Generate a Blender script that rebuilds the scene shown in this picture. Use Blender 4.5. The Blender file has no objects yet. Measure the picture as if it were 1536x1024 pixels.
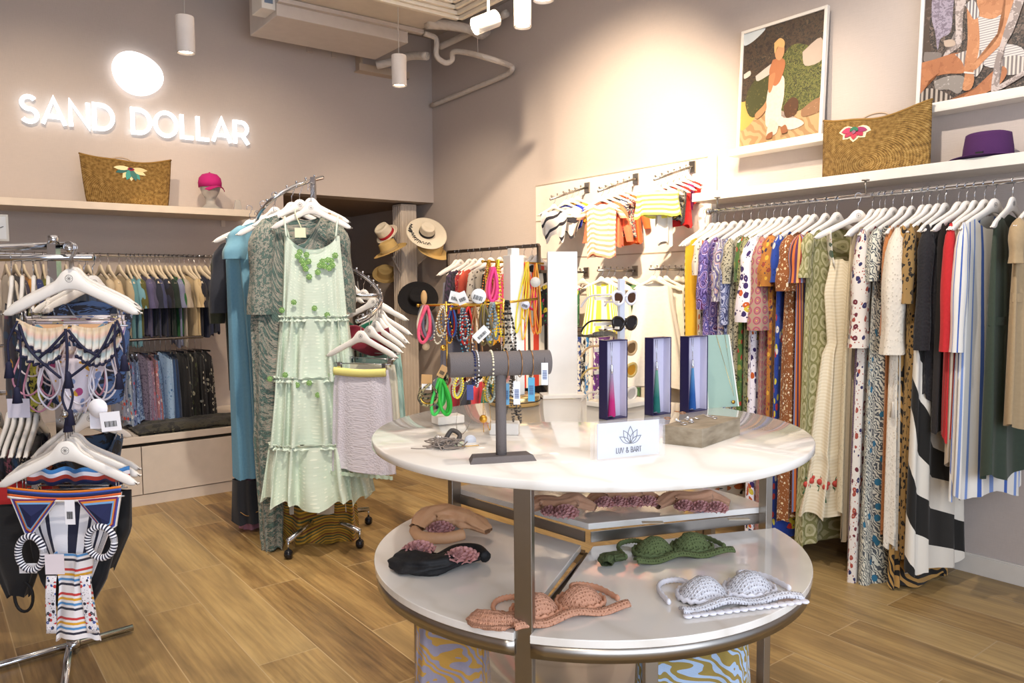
import bpy, math, random
from mathutils import Vector, Matrix, noise
PI = math.pi
S = bpy.context.scene
COL = S.collection
# ---------------------------------------------------------------- camera, exposure, world, lights
F = 1160.0
CAM = Vector((0, 0, 1.4))
ROT = Matrix.Rotation(math.radians(-37.5), 3, 'Z') @ Matrix.Rotation(math.radians(90 - 4.04), 3, 'X') @ Matrix.Rotation(math.radians(-0.5), 3, 'Z')
cd = bpy.data.cameras.new('camera'); cam = bpy.data.objects.new('camera', cd); COL.objects.link(cam)
cam.matrix_world = Matrix.Translation(CAM) @ ROT.to_4x4()
cd.sensor_width = 36; cd.lens = F / 1536 * 36; cd.clip_start = 0.05
cd.dof.use_dof = False
S.camera = cam
S.view_settings.view_transform = 'Standard'; S.view_settings.look = 'None'
S.view_settings.exposure = 0.22; S.view_settings.gamma = 1; S.view_settings.use_curve_mapping = False
S.cycles.max_bounces = 6; S.cycles.diffuse_bounces = 3; S.cycles.glossy_bounces = 3
S.cycles.sample_clamp_indirect = 6; S.cycles.caustics_reflective = False; S.cycles.caustics_refractive = False
W = bpy.data.worlds.new('world'); S.world = W; W.use_nodes = True
W.node_tree.nodes['Background'].inputs[0].default_value = (0.72, 0.82, 1.0, 1)
W.node_tree.nodes['Background'].inputs[1].default_value = 0.9
def light(kind, name, loc, to, energy, col, size=0.1, spot=60, blend=0.6, sy=None):
    l = bpy.data.lights.new(name, kind); l.energy = energy; l.color = col
    if kind == 'AREA':
        l.size = size
        if sy: l.shape = 'RECTANGLE'; l.size_y = sy
    elif kind == 'SPOT': l.spot_size = math.radians(spot); l.spot_blend = blend; l.shadow_soft_size = size
    else: l.shadow_soft_size = size
    o = bpy.data.objects.new(name, l); COL.objects.link(o); o.location = loc
    o.rotation_euler = (Vector(to) - Vector(loc)).to_track_quat('-Z', 'Y').to_euler()
    return o
WARM = (1.0, 0.80, 0.58); NEUT = (1.0, 0.90, 0.78)
CEIL = 3.75
# ceiling track spotlights of the shop (housings further down); last spot is added fill
light('SPOT', 'spot_light', (2.1, 2.75, 3.6), (4.0, 4.1, 1.8), 720, WARM, .03, 64, 1.0)
light('SPOT', 'spot_light', (2.4, 2.3, 3.6), (4.0, 2.9, 1.7), 210, WARM, .03, 60, 1.0)
light('SPOT', 'spot_light', (1.9, 1.5, 3.6), (4.0, 1.9, 1.7), 190, NEUT, .03, 62, .8)
light('SPOT', 'spot_light', (1.0, 1.3, 3.6), (1.5, 1.7, 1.0), 80, NEUT, .05, 55, .8)
light('SPOT', 'spot_light', (2.6, 1.0, 3.6), (1.9, 1.6, 1.0), 55, WARM, .05, 55, .8)
light('SPOT', 'spot_light', (0.4, 3.9, 3.6), (.9, 6.42, 1.75), 200, WARM, .05, 62, 1.0)
light('SPOT', 'spot_light', (1.3, 4.2, 3.6), (2.2, 6.42, 1.8), 130, WARM, .05, 60, 1.0)
light('SPOT', 'spot_light', (1.2, 2.6, 3.6), (1.65, 4.1, 1.0), 230, NEUT, .05, 50, .8)
light('SPOT', 'spot_light', (.1, 1.2, 3.6), (.3, 2.7, 1.0), 150, NEUT, .05, 55, .8)
light('SPOT', 'spot_light', (2.6, 4.4, 3.6), (3.5, 5.8, 1.5), 120, WARM, .05, 65, .8)
light('SPOT', 'spot_light', (-1.0, -.8, 3.3), (1.35, 1.45, .7), 80, NEUT, .05, 48, .8)  # added fill from front left to brighten the lower tier, no lamp built
light('AREA', 'ceiling_bounce', (1.2, 2.6, 3.7), (1.2, 2.6, 0), 40, (1, .88, .78), 4.2, sy=4.6)
light('AREA', 'shopfront_daylight', (.3, -1.75, 1.7), (1.6, 3, 1.1), 95, (.78, .87, 1.0), 3.6, sy=2.4)

def ray(px, py):
    return (ROT @ Vector(((px - 768) / F, -(py - 512) / F, -1)))
def P(px, py, X=None, Y=None, Z=None, D=None):
    d = ray(px, py)
    if X is not None: t = (X - CAM.x) / d.x
    elif Y is not None: t = (Y - CAM.y) / d.y
    elif Z is not None: t = (Z - CAM.z) / d.z
    else: t = D
    return CAM + d * t
def proj(p):
    q = ROT.transposed() @ (Vector(p) - CAM)
    return (768 + F * q.x / -q.z, 512 - F * q.y / -q.z, -q.z)
RIGHT = Vector((math.cos(math.radians(37.5)), -math.sin(math.radians(37.5)), 0))
FWD = Vector((math.sin(math.radians(37.5)), math.cos(math.radians(37.5)), 0))
YAW = math.radians(-37.5)          # rz that turns an object's local +X to the picture's right

# ---------------------------------------------------------------- objects
def tag(o, label=None, cat=None, group=None, kind=None):
    if label: o['label'] = label
    if cat: o['category'] = cat
    if group: o['group'] = group
    if kind: o['kind'] = kind
    return o
def T(name, label, cat, loc=(0, 0, 0), rz=0, group=None):
    o = bpy.data.objects.new(name, None); COL.objects.link(o); o.empty_display_size = .05
    o.location = loc; o.rotation_euler = (0, 0, rz)
    return tag(o, label, cat, group)
def copytree(r, loc, rot=None, label=None, group=None, mats=None):
    c = r.copy(); COL.objects.link(c); c.location = loc
    if rot is not None: c.rotation_euler = rot if isinstance(rot, (tuple, list)) else (0, 0, rot)
    if label: c['label'] = label
    if group: c['group'] = group
    for ch in list(r.children):
        d = ch.copy(); COL.objects.link(d); d.parent = c
        for g in list(ch.children):
            e = g.copy(); COL.objects.link(e); e.parent = d
    return c
class MB:
    def __init__(s): s.v = []; s.f = []; s.uv = []; s.sm = []
    def add(s, vs, fs, uvs=None, smooth=False):
        n = len(s.v); s.v += [tuple(v) for v in vs]
        s.uv += uvs if uvs else [(v[0] + v[1], v[2]) for v in vs]
        s.f += [tuple(i + n for i in f) for f in fs]; s.sm += [smooth] * len(fs); return s
    def box(s, c, d, rz=0, taper=1):
        c = Vector(c); x, y, z = d[0] / 2, d[1] / 2, d[2] / 2
        R = Matrix.Rotation(rz, 3, 'Z')
        vs = [c + R @ Vector((sx * x * (taper if sz > 0 else 1), sy * y * (taper if sz > 0 else 1), sz * z)) for sz in (-1, 1) for sy in (-1, 1) for sx in (-1, 1)]
        return s.add(vs, [(0, 2, 3, 1), (4, 5, 7, 6), (0, 1, 5, 4), (2, 6, 7, 3), (0, 4, 6, 2), (1, 3, 7, 5)])
    def tube(s, pts, r, seg=8, cap=True, closed=False):
        pts = [Vector(p) for p in pts]; n = len(pts)
        rr = r if isinstance(r, (list, tuple)) else [r] * n
        up = None; vs = []; uvs = []; L = 0
        for i, p in enumerate(pts):
            if closed: t = pts[(i + 1) % n] - pts[i - 1]
            else: t = pts[min(i + 1, n - 1)] - pts[max(i - 1, 0)]
            if t.length < 1e-9: t = Vector((0, 0, 1))
            t.normalize()
            if up is None:
                up = t.orthogonal().normalized()
            else:
                up = up - t * up.dot(t)
                up = up.normalized() if up.length > 1e-6 else t.orthogonal().normalized()
            b = t.cross(up)
            if i: L += (p - pts[i - 1]).length
            for k in range(seg):
                a = 2 * PI * k / seg
                vs.append(p + (up * math.cos(a) + b * math.sin(a)) * rr[i]); uvs.append((a * rr[i], L))
        fs = []
        for i in range(n if closed else n - 1):
            for k in range(seg):
                a = i * seg; b2 = ((i + 1) % n) * seg
                fs.append((a + k, a + (k + 1) % seg, b2 + (k + 1) % seg, b2 + k))
        if cap and not closed: fs += [tuple(range(seg))[::-1], tuple(range((n - 1) * seg, n * seg))]
        return s.add(vs, fs, uvs, True)
    def lathe(s, prof, c=(0, 0, 0), seg=24, axis=None, sx=1, sy=1):
        c = Vector(c); vs = []; uvs = []; n = len(prof)
        R = Vector((0, 0, 1)).rotation_difference(Vector(axis)).to_matrix() if axis is not None else Matrix.Identity(3)
        for r, z in prof:
            for k in range(seg):
                a = 2 * PI * k / seg
                vs.append(c + R @ Vector((r * math.cos(a) * sx, r * math.sin(a) * sy, z))); uvs.append((a * .1, z))
        fs = []
        for i in range(n - 1):
            for k in range(seg):
                fs.append((i * seg + k, i * seg + (k + 1) % seg, (i + 1) * seg + (k + 1) % seg, (i + 1) * seg + k))
        if prof[0][0] > 1e-5: fs.append(tuple(range(seg))[::-1])
        if prof[-1][0] > 1e-5: fs.append(tuple(range((n - 1) * seg, n * seg)))
        return s.add(vs, fs, uvs, True)
    def prism(s, out, t, fn, smooth=False):
        """outline [(a,b)] extruded by t; fn(a,b,h) -> point"""
        n = len(out)
        vs = [fn(a, b, 0) for a, b in out] + [fn(a, b, t) for a, b in out]
        fs = [tuple(range(n))[::-1], tuple(range(n, 2 * n))] + [(i, (i + 1) % n, n + (i + 1) % n, n + i) for i in range(n)]
        return s.add(vs, fs, [(a, b) for a, b in out] * 2, smooth)
    def grid(s, nu, nv, fn, wrap=False, uv=None):
        """fn(i/(nu), j/(nv-1)); nu columns (wrap) or nu points"""
        vs = []; uvs = []
        for j in range(nv):
            for i in range(nu):
                u = i / nu if wrap else i / (nu - 1); v = j / (nv - 1)
                vs.append(fn(u, v)); uvs.append(uv(u, v) if uv else (u, v))
        fs = []
        for j in range(nv - 1):
            for i in range(nu if wrap else nu - 1):
                fs.append((j * nu + i, j * nu + (i + 1) % nu, (j + 1) * nu + (i + 1) % nu, (j + 1) * nu + i))
        return s.add(vs, fs, uvs, True)
    def ball(s, c, r, seg=10, rings=6, sz=1):
        return s.lathe([(max(1e-6, r * math.sin(PI * k / rings)), -r * sz * math.cos(PI * k / rings)) for k in range(rings + 1)], c, seg)
    def build(s, name, m, parent=None, bevel=0, solid=0, sub=0, auto=False):
        me = bpy.data.meshes.new(name); me.from_pydata(s.v, [], s.f)
        me.polygons.foreach_set('use_smooth', s.sm)
        ul = me.uv_layers.new(name='UVMap')
        vi = [0] * len(me.loops); me.loops.foreach_get('vertex_index', vi)
        flat = []
        for i in vi: flat += s.uv[i]
        ul.data.foreach_set('uv', flat)
        for mm in (m if isinstance(m, (list, tuple)) else [m]): me.materials.append(mm)
        me.update()
        o = bpy.data.objects.new(name, me); COL.objects.link(o)
        if parent: o.parent = parent
        if solid:
            q = o.modifiers.new('s', 'SOLIDIFY'); q.thickness = solid; q.offset = 0
        if bevel:
            q = o.modifiers.new('b', 'BEVEL'); q.width = bevel; q.segments = 2; q.limit_method = 'ANGLE'; q.angle_limit = .6
        if sub:
            q = o.modifiers.new('u', 'SUBSURF'); q.levels = sub; q.render_levels = sub
        return o
def struct(name, mb, m, **k):
    o = mb.build(name, m, **k); o['kind'] = 'structure'; return o
def nz(x, y=0, z=0): return noise.noise(Vector((x, y, z)))
def smooth_path(pts, n=6):
    pts = [Vector(p) for p in pts]; out = []
    for i in range(len(pts) - 1):
        p0 = pts[max(i - 1, 0)]; p1 = pts[i]; p2 = pts[i + 1]; p3 = pts[min(i + 2, len(pts) - 1)]
        for k in range(n):
            t = k / n
            out.append(.5 * ((2 * p1) + (p2 - p0) * t + (2 * p0 - 5 * p1 + 4 * p2 - p3) * t * t + (3 * p1 - p0 - 3 * p2 + p3) * t ** 3))
    out.append(pts[-1]); return out

# ---------------------------------------------------------------- materials
MATS = {}
def lin(c):
    if isinstance(c, str):
        c = c.lstrip('#'); c = [int(c[i:i + 2], 16) / 255 for i in (0, 2, 4)]
        c = [x / 12.92 if x <= .04045 else ((x + .055) / 1.055) ** 2.4 for x in c]
    return (c[0], c[1], c[2], 1)
class NT:
    def __init__(s, name):
        s.m = bpy.data.materials.new(name); s.m.use_nodes = True; s.t = s.m.node_tree
        s.b = s.t.nodes['Principled BSDF']; s.tc = s.t.nodes.new('ShaderNodeTexCoord')
    def n(s, k, **ins):
        q = s.t.nodes.new('ShaderNode' + k)
        for a, b in ins.items():
            if a.startswith('_'): setattr(q, a[1:], b)
            else:
                a = int(a[1:]) if a[0] == 'i' and a[1:].isdigit() else a.replace('_', ' ')
                s.put(q.inputs[a], b)
        return q
    def put(s, inp, b):
        if isinstance(b, bpy.types.NodeSocket): s.t.links.new(b, inp)
        else: inp.default_value = b
    def coord(s, kind='UV', sc=(1, 1, 1), rot=0, loc=(0, 0, 0)):
        if isinstance(sc, (int, float)): sc = (sc,) * 3
        q = s.n('Mapping'); s.put(q.inputs['Vector'], s.tc.outputs[kind]); q.inputs['Scale'].default_value = sc
        q.inputs['Rotation'].default_value = (0, 0, rot); q.inputs['Location'].default_value = loc
        return q.outputs[0]
    def warp(s, v, scale, amt):
        nn = s.n('TexNoise', Vector=v, Scale=scale, Detail=2.0)
        a = s.n('VectorMath', _operation='MULTIPLY_ADD', i0=nn.outputs['Color'], i1=(amt,) * 3, i2=v)
        return a.outputs[0]
    def ramp(s, fac, stops, interp='CONSTANT'):
        r = s.n('ValToRGB', Fac=fac); cr = r.color_ramp; cr.interpolation = interp
        while len(cr.elements) < len(stops): cr.elements.new(1)
        for e, (p, c) in zip(cr.elements, sorted(stops, key=lambda q: q[0])): e.position = p; e.color = lin(c)
        return r.outputs['Color']
    def math(s, op, a, b=0.0, c=0.0): return s.n('Math', _operation=op, i0=a, i1=b, i2=c).outputs[0]
    def mix(s, f, a, b, mode='MIX'):
        q = s.n('MixRGB', _blend_type=mode)
        s.put(q.inputs[0], f); s.put(q.inputs[1], lin(a) if isinstance(a, (str, tuple)) else a); s.put(q.inputs[2], lin(b) if isinstance(b, (str, tuple)) else b)
        return q.outputs[0]
    def bump(s, h, st=.3, dist=.01):
        s.put(s.b.inputs['Normal'], s.n('Bump', Height=h, Strength=st, Distance=dist).outputs[0])
    def done(s, col=None, rough=.8, metal=0, **kw):
        if col is not None: s.put(s.b.inputs['Base Color'], lin(col) if isinstance(col, (str, tuple)) else col)
        s.put(s.b.inputs['Roughness'], rough); s.b.inputs['Metallic'].default_value = metal
        for k, v in kw.items(): s.put(s.b.inputs[k.replace('_', ' ')], v)
        return s.m
def plain(col, rough=.8, metal=0, weave=0, var=.08, name=None, **kw):
    key = ('p', col, rough, metal, weave, var, str(kw))
    if key in MATS: return MATS[key]
    n = NT(name or 'plain_' + str(col).strip('#'))
    v = n.coord('Object', 1)
    nn = n.n('TexNoise', Vector=v, Scale=14.0, Detail=3.0).outputs['Fac']
    h = n.n('HueSaturation', Value=n.n('MapRange', Value=nn, i3=1 - var, i4=1 + var).outputs[0], Color=lin(col)).outputs[0]
    if weave: n.bump(n.n('TexNoise', Vector=v, Scale=weave, Detail=2.0).outputs['Fac'], .35, .004)
    MATS[key] = n.done(h, rough, metal, **kw); return MATS[key]
def cloth(kind, cols, sc=20, rot=0, seed=0, bg2=None, rough=.85, sheer=0, bump=.3, extra=None):
    """patterned cloth over the UV map (metres). cols[0] is the ground."""
    key = ('c', kind, tuple(cols), sc, rot, seed, str(extra), sheer)
    if key in MATS: return MATS[key]
    n = NT(kind + '_cloth'); uv = n.coord('UV', 1, rot, (seed * 1.7, seed * .9, seed * 3.1))
    g = cols[0]
    def vor(v, s_, feat='F1', rnd=1.0):
        return n.n('TexVoronoi', Vector=v, Scale=float(s_), Randomness=rnd, _feature=feat)
    if kind == 'plain':
        c = n.mix(n.n('TexNoise', Vector=uv, Scale=60.0, Detail=4.0).outputs['Fac'], g, cols[1] if len(cols) > 1 else g)
    elif kind == 'stripes':      # cols repeated across u
        x = n.n('SeparateXYZ', Vector=uv).outputs[0]
        f = n.math('FRACT', n.math('MULTIPLY', x, float(sc)))
        k = len(cols); c = n.ramp(f, [(i / k, q) for i, q in enumerate(cols)])
    elif kind == 'dots':
        d = vor(uv, sc, rnd=.15 if extra is None else extra).outputs['Distance']
        c = n.ramp(d, [(0, cols[1]), (.28, g)])
    elif kind == 'rings':
        w = vor(uv, sc, rnd=.5); c = n.ramp(w.outputs['Distance'], [(0, g), (.17, cols[1]), (.32, g)])
    elif kind == 'leopard':
        v = n.warp(uv, sc * .7, .03); w = vor(v, sc)
        m = n.math('ADD', w.outputs['Distance'], n.math('MULTIPLY', n.n('TexNoise', Vector=uv, Scale=sc * 1.3).outputs['Fac'], .5))
        c = n.ramp(m, [(0, cols[2] if len(cols) > 2 else g), (.38, cols[1]), (.62, g)])
    elif kind == 'zebra':
        w = n.n('TexWave', Vector=uv, Scale=float(sc), Distortion=9.0 if extra is None else extra, Detail=1.0, Detail_Scale=1.2, _bands_direction='DIAGONAL')
        c = n.ramp(w.outputs['Fac'], [(0, cols[1]), (.45, g)])
        if len(cols) > 2:
            c = n.mix(n.ramp(vor(uv, sc * .5).outputs['Distance'], [(0, 'ffffff'), (.22, '000000')]), c, cols[2])
    elif kind == 'floral' or kind == 'ditsy':
        rnd = 1.0 if kind == 'floral' else .8
        v = n.warp(uv, sc * 1.1, .35 / sc)
        w = vor(v, sc, rnd=rnd); d = w.outputs['Distance']
        hue = n.n('SeparateColor', Color=w.outputs['Color']).outputs[0]
        k = len(cols) - 1
        pet = n.ramp(hue, [(i / k, q) for i, q in enumerate(cols[1:])])
        m = n.ramp(d, [(0, '000000'), (.07, 'ffffff'), (.36 if kind == 'floral' else .3, '000000')])
        c = n.mix(m, g, pet)
        c = n.mix(n.ramp(d, [(0, 'ffffff'), (.07, '000000')]), c, cols[min(2, k)])
        w2 = vor(n.coord('UV', 1, rot + .6, (3.3 + seed, 1.1, 0)), sc * 2.1)
        m2 = n.ramp(w2.outputs['Distance'], [(0, 'ffffff'), (.2, '000000')])
        c2 = n.mix(m2, g, cols[-1]); c = n.mix(m, c2, c)
    elif kind == 'medallion':
        w = vor(uv, sc, rnd=0.0); d = w.outputs['Distance']
        c = n.ramp(d, [(0, cols[2]), (.1, cols[1]), (.2, g), (.26, cols[3]), (.34, cols[1]), (.42, g)])
    elif kind == 'paisley':
        v = n.warp(uv, sc * .5, 1.2 / sc); w = vor(v, sc * .6)
        f = n.math('FRACT', n.math('ADD', n.math('MULTIPLY', w.outputs['Distance'], 2.6), n.n('TexNoise', Vector=uv, Scale=sc * 1.0, Detail=3.0).outputs['Fac']))
        k = len(cols); c = n.ramp(f, [(i / k, q) for i, q in enumerate(cols)])
    elif kind == 'blotch':
        f = n.n('TexNoise', Vector=n.warp(uv, sc, .8 / sc), Scale=float(sc), Detail=4.0, Roughness=.7).outputs['Fac']
        k = len(cols); c = n.ramp(f, [(0, cols[0])] + [(.38 + .24 * i / max(1, k - 2), q) for i, q in enumerate(cols[1:])])
    elif kind == 'lace':
        w = vor(uv, sc, 'F1'); w2 = vor(uv, sc * .25)
        a = n.ramp(w.outputs['Distance'], [(0, cols[1]), (.33, g)], 'LINEAR')
        c = n.mix(n.ramp(n.math('FRACT', n.math('MULTIPLY', w2.outputs['Distance'], 3.0)), [(0, '000000'), (.5, '777777')]), a, g)
        n.bump(w.outputs['Distance'], .5, .004)
    elif kind == 'bands':        # horizontal bands: extra = [(v, col)...] over the height in metres
        y = n.n('SeparateXYZ', Vector=uv).outputs[1]
        f = n.math('FRACT', n.math('MULTIPLY', y, float(sc))); k = len(cols)
        c = n.ramp(f, [(i / k, q) for i, q in enumerate(cols)])
    elif kind == 'ikat':
        v = n.warp(n.coord('UV', (1, .6, 1), rot), 60, .012); w = vor(v, sc, rnd=0.0)
        k = len(cols); c = n.ramp(n.math('MULTIPLY', w.outputs['Distance'], 1.4), [(i / k, q) for i, q in enumerate(cols)])
    if kind != 'lace':
        n.bump(n.n('TexNoise', Vector=n.coord('UV', (420, 420, 1)), Scale=1.0, Detail=2.0).outputs['Fac'], bump, .002)
    m = n.done(c, rough, 0)
    n.b.inputs['Sheen Weight'].default_value = .15
    MATS[key] = m; return m
def emit(col, st):
    n = NT('glow'); n.done(col, .5); n.b.inputs['Emission Color'].default_value = lin(col); n.b.inputs['Emission Strength'].default_value = st; return n.m
CHROME = plain('c9cbd0', .13, 1, name='chrome')
STEEL = plain('a39c94', .3, 1, name='brushed_steel')
GOLD = plain('d9a94a', .22, 1, name='brass')
WHITE = plain('e9e4dc', .45, name='white_paint')
HWOOD = plain('efe9e2', .38, name='white_lacquered_wood')
PAPER = plain('f1efea', .6, name='white_card')
BLACK = plain('101014', .7, weave=200, name='black_fabric')
INK = plain('2b2a2c', .6, name='ink')
# ================================================================ ROOM
XR, YB, XL, YF = 3.99, 6.42, -2.3, -1.8
def wallmat(name, col, sc=70):
    n = NT(name); v = n.coord('Object', 1)
    a = n.n('TexNoise', Vector=v, Scale=1.3, Detail=3.0).outputs['Fac']
    c = n.mix(n.n('MapRange', Value=a, i1=.3, i2=.7).outputs[0], col, tuple(x * .93 for x in lin(col)[:3]))
    # wall covering: fine woven linen texture
    w1 = n.n('TexNoise', Vector=n.coord('Object', (300, 300, 22)), Scale=1.0, Detail=1.0).outputs['Fac']
    w2 = n.n('TexNoise', Vector=n.coord('Object', (22, 22, 300)), Scale=1.0, Detail=1.0).outputs['Fac']
    h = n.math('ADD', w1, w2); n.bump(h, .25, .003)
    c = n.mix(n.n('MapRange', Value=h, i1=.6, i2=1.4, i3=0.0, i4=.35).outputs[0], c, tuple(x * .8 for x in lin(col)[:3]))
    return n.done(c, .82)
WALL = wallmat('wall_covering', 'cdc0b8'); WALLR = WALL
def floormat():
    n = NT('wood_look_planks')
    v = n.coord('Object', (1, 1, 1), PI / 2)          # brick rows run along Y
    b = n.n('TexBrick', Vector=v, Scale=1.0, Mortar_Size=.0022, Brick_Width=1.18, Row_Height=.235, Color1=lin('8c8c8c'), Color2=lin('101010'), Mortar=lin('505050'))
    b.offset = .37; b.inputs['Mortar Smooth'].default_value = .1; b.inputs['Bias'].default_value = 0
    tone = n.n('SeparateColor', Color=b.outputs['Color']).outputs[0]
    off = n.n('CombineXYZ', X=n.math('MULTIPLY', tone, 43.0), Y=n.math('MULTIPLY', tone, 17.0)).outputs[0]
    def grain(sx, sy, det, rough=.6, dist=0.0):
        q = n.n('VectorMath', _operation='ADD', i0=n.coord('Object', (sx, sy, 1)), i1=off).outputs[0]
        return n.n('TexNoise', Vector=q, Scale=1.0, Detail=det, Roughness=rough, Distortion=dist).outputs['Fac']
    g1 = grain(7, .8, 6.0, .6, .5); g2 = grain(60, 2.5, 5.0); g3 = grain(3.2, 2.4, 3.0)
    base = n.ramp(g1, [(.28, '584227'), (.42, '8c6d43'), (.54, 'aa8955'), (.72, 'c2a36c')], 'LINEAR')
    fine = n.ramp(g2, [(.3, '8f8070'), (.6, 'ffffff')], 'LINEAR')
    c = n.mix(.6, base, fine, 'MULTIPLY')
    c = n.mix(n.n('MapRange', Value=g3, i1=.58, i2=.75, i3=0.0, i4=.45).outputs[0], c, '4c3a24')
    c = n.mix(n.n('MapRange', Value=tone, i1=0.0, i2=.27, i3=0.0, i4=.32).outputs[0], c, 'd8bd85')
    seam = b.outputs['Fac']; c = n.mix(n.math('MULTIPLY', seam, .7), c, 'c8b088')
    n.bump(n.math('ADD', n.math('MULTIPLY', g2, .3), n.math('MULTIPLY', seam, -1.0)), .25, .003)
    return n.done(c, n.n('MapRange', Value=g1, i3=.30, i4=.5).outputs[0])
struct('floor', MB().box(((XL + XR) / 2, (YF + 8.3) / 2, -.05), (XR - XL + .4, 8.3 - YF, .1)), floormat())
AX0, AZ, AY = 2.5, 2.213, 8.2     # alcove
w = MB()
w.box(((XL + AX0) / 2, YB + .1, CEIL / 2), (AX0 - XL, .2, CEIL)); w.box(((AX0 + XR) / 2, YB + .1, (CEIL + AZ) / 2), (XR - AX0, .2, CEIL - AZ))
struct('wall_back', w, WALL)
struct('wall_right', MB().box((XR + .1, (YF + AY) / 2, CEIL / 2), (.2, AY - YF + .4, CEIL)), WALLR)
struct('wall_left', MB().box((XL - .1, (YF + YB) / 2, CEIL / 2), (.2, YB - YF + .4, CEIL)), WALL)
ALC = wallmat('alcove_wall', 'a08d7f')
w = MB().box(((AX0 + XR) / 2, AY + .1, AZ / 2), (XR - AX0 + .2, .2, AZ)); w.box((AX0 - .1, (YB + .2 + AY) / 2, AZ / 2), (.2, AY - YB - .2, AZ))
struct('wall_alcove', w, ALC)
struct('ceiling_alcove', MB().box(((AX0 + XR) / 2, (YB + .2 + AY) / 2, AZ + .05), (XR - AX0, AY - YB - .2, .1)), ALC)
struct('ceiling', MB().box(((XL + XR) / 2, (YB + YF) / 2, CEIL + .05), (XR - XL + .4, YB - YF + .4, .1)), plain('b9b0a8', .9))
bb = MB(); bb.box((XR - .009, (YF + 6.4) / 2, .045), (.018, 6.4 - YF, .09)); bb.box((XR - .006, (YF + 6.4) / 2, .093), (.012, 6.4 - YF, .008))
struct('baseboard_right', bb, plain('e2dacf', .5), bevel=.003)
# shopfront posts behind the viewer, the open side of the room
fr = MB()
for x in (XL + .1, XR - .1): fr.box((x, YF, CEIL / 2), (.2, .15, CEIL))
fr.box(((XL + XR) / 2, YF, 3.35), (XR - XL, .15, .8)); struct('wall_front', fr, WALL)

# ---- low cabinet along the back wall
CABF, CABT = 5.39, .475
cz = [P(181, 658.6, Y=CABF).z, P(189, 668.4, Y=CABF).z]; CABT = cz[0]
CREAM = plain('d9cdc0', .42, name='cream_lacquer')
cab = T('low_cabinet', 'long low cream cabinet standing against the wall under the sign', 'cabinet', (0, 0, 0))
x0, x1 = XL + .05, 2.02; YC = YB - .01
MB().box(((x0 + x1) / 2, (CABF + YC) / 2, CABT - .022), (x1 - x0, YC - CABF, .044)).build('cabinet_top', CREAM, cab, bevel=.003)
MB().box(((x0 + x1) / 2, (CABF + YC) / 2 + .02, (CABT - .07) / 2), (x1 - x0, YC - CABF - .04, CABT - .07)).build('carcass', plain('b0a294', .5), cab)
MB().box(((x0 + x1) / 2, CABF + .015, .035), (x1 - x0, .02, .07)).build('plinth', CREAM, cab)
dx = P(213, 700, Y=CABF).x
edges = [dx - 1.0 * k for k in (3, 2, 1, 0)] + [dx + .92]
for a, b in zip(edges, edges[1:]):
    a = max(a, x0); b = min(b, x1)
    if b > a: MB().box(((a + b) / 2, CABF + .01, (.075 + CABT - .066) / 2), (b - a - .005, .022, CABT - .066 - .075)).build('drawer_front', CREAM, cab, bevel=.002)
# ---- display shelf under the sign
sh = T('display_shelf', 'long cream wall shelf under the sign holding the straw bag and pink cap', 'shelf', (0, 0, 0))
sx1 = P(384, 315, Y=5.98).x
MB().box(((XL + sx1) / 2, (5.98 + YB) / 2, 1.98), (sx1 - XL, YB - 5.98, .05)).build('board', plain('d6c8b8', .5), sh, bevel=.002)
MB().box((sx1 - .12, YB - .01, 1.93), (.03, .02, .05)).build('bracket', CREAM, sh)
# ---- right wall display shelf
ys0, ys1 = -.6, P(1038, 300, X=3.73).y
sr = T('display_shelf', 'long white wall shelf above the dress rail holding bag and purple hat', 'shelf')
MB().box(((3.73 + XR) / 2, (ys0 + ys1) / 2, 1.925), (XR - 3.73, ys1 - ys0, .05)).build('board', WHITE, sr, bevel=.002)
# ---- picture ledges
def ledge(y0, y1, z, label):
    t = T('picture_ledge', label, 'shelf')
    m = MB().box(((XR + 3.88) / 2, (y0 + y1) / 2, z), (XR - 3.88, y1 - y0, .02)); m.box((3.885, (y0 + y1) / 2, z + .012), (.012, y1 - y0, .034))
    m.build('ledge_board', WHITE, t, bevel=.002); return t
LZ = P(1105, 229, X=3.88).z - .004
ledge(P(1224, 200, X=3.88).y - .06, P(1093, 228, X=3.88).y, LZ, 'short white picture ledge under the walking-woman poster, behind the straw bag')
LZ2 = P(1460, 148, X=3.88).z
ledge(.55, P(1392, 166, X=3.88).y + .03, LZ2 - .02, 'white picture ledge under the large beach poster above the purple hat')
print('ledges', LZ, LZ2)

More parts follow.
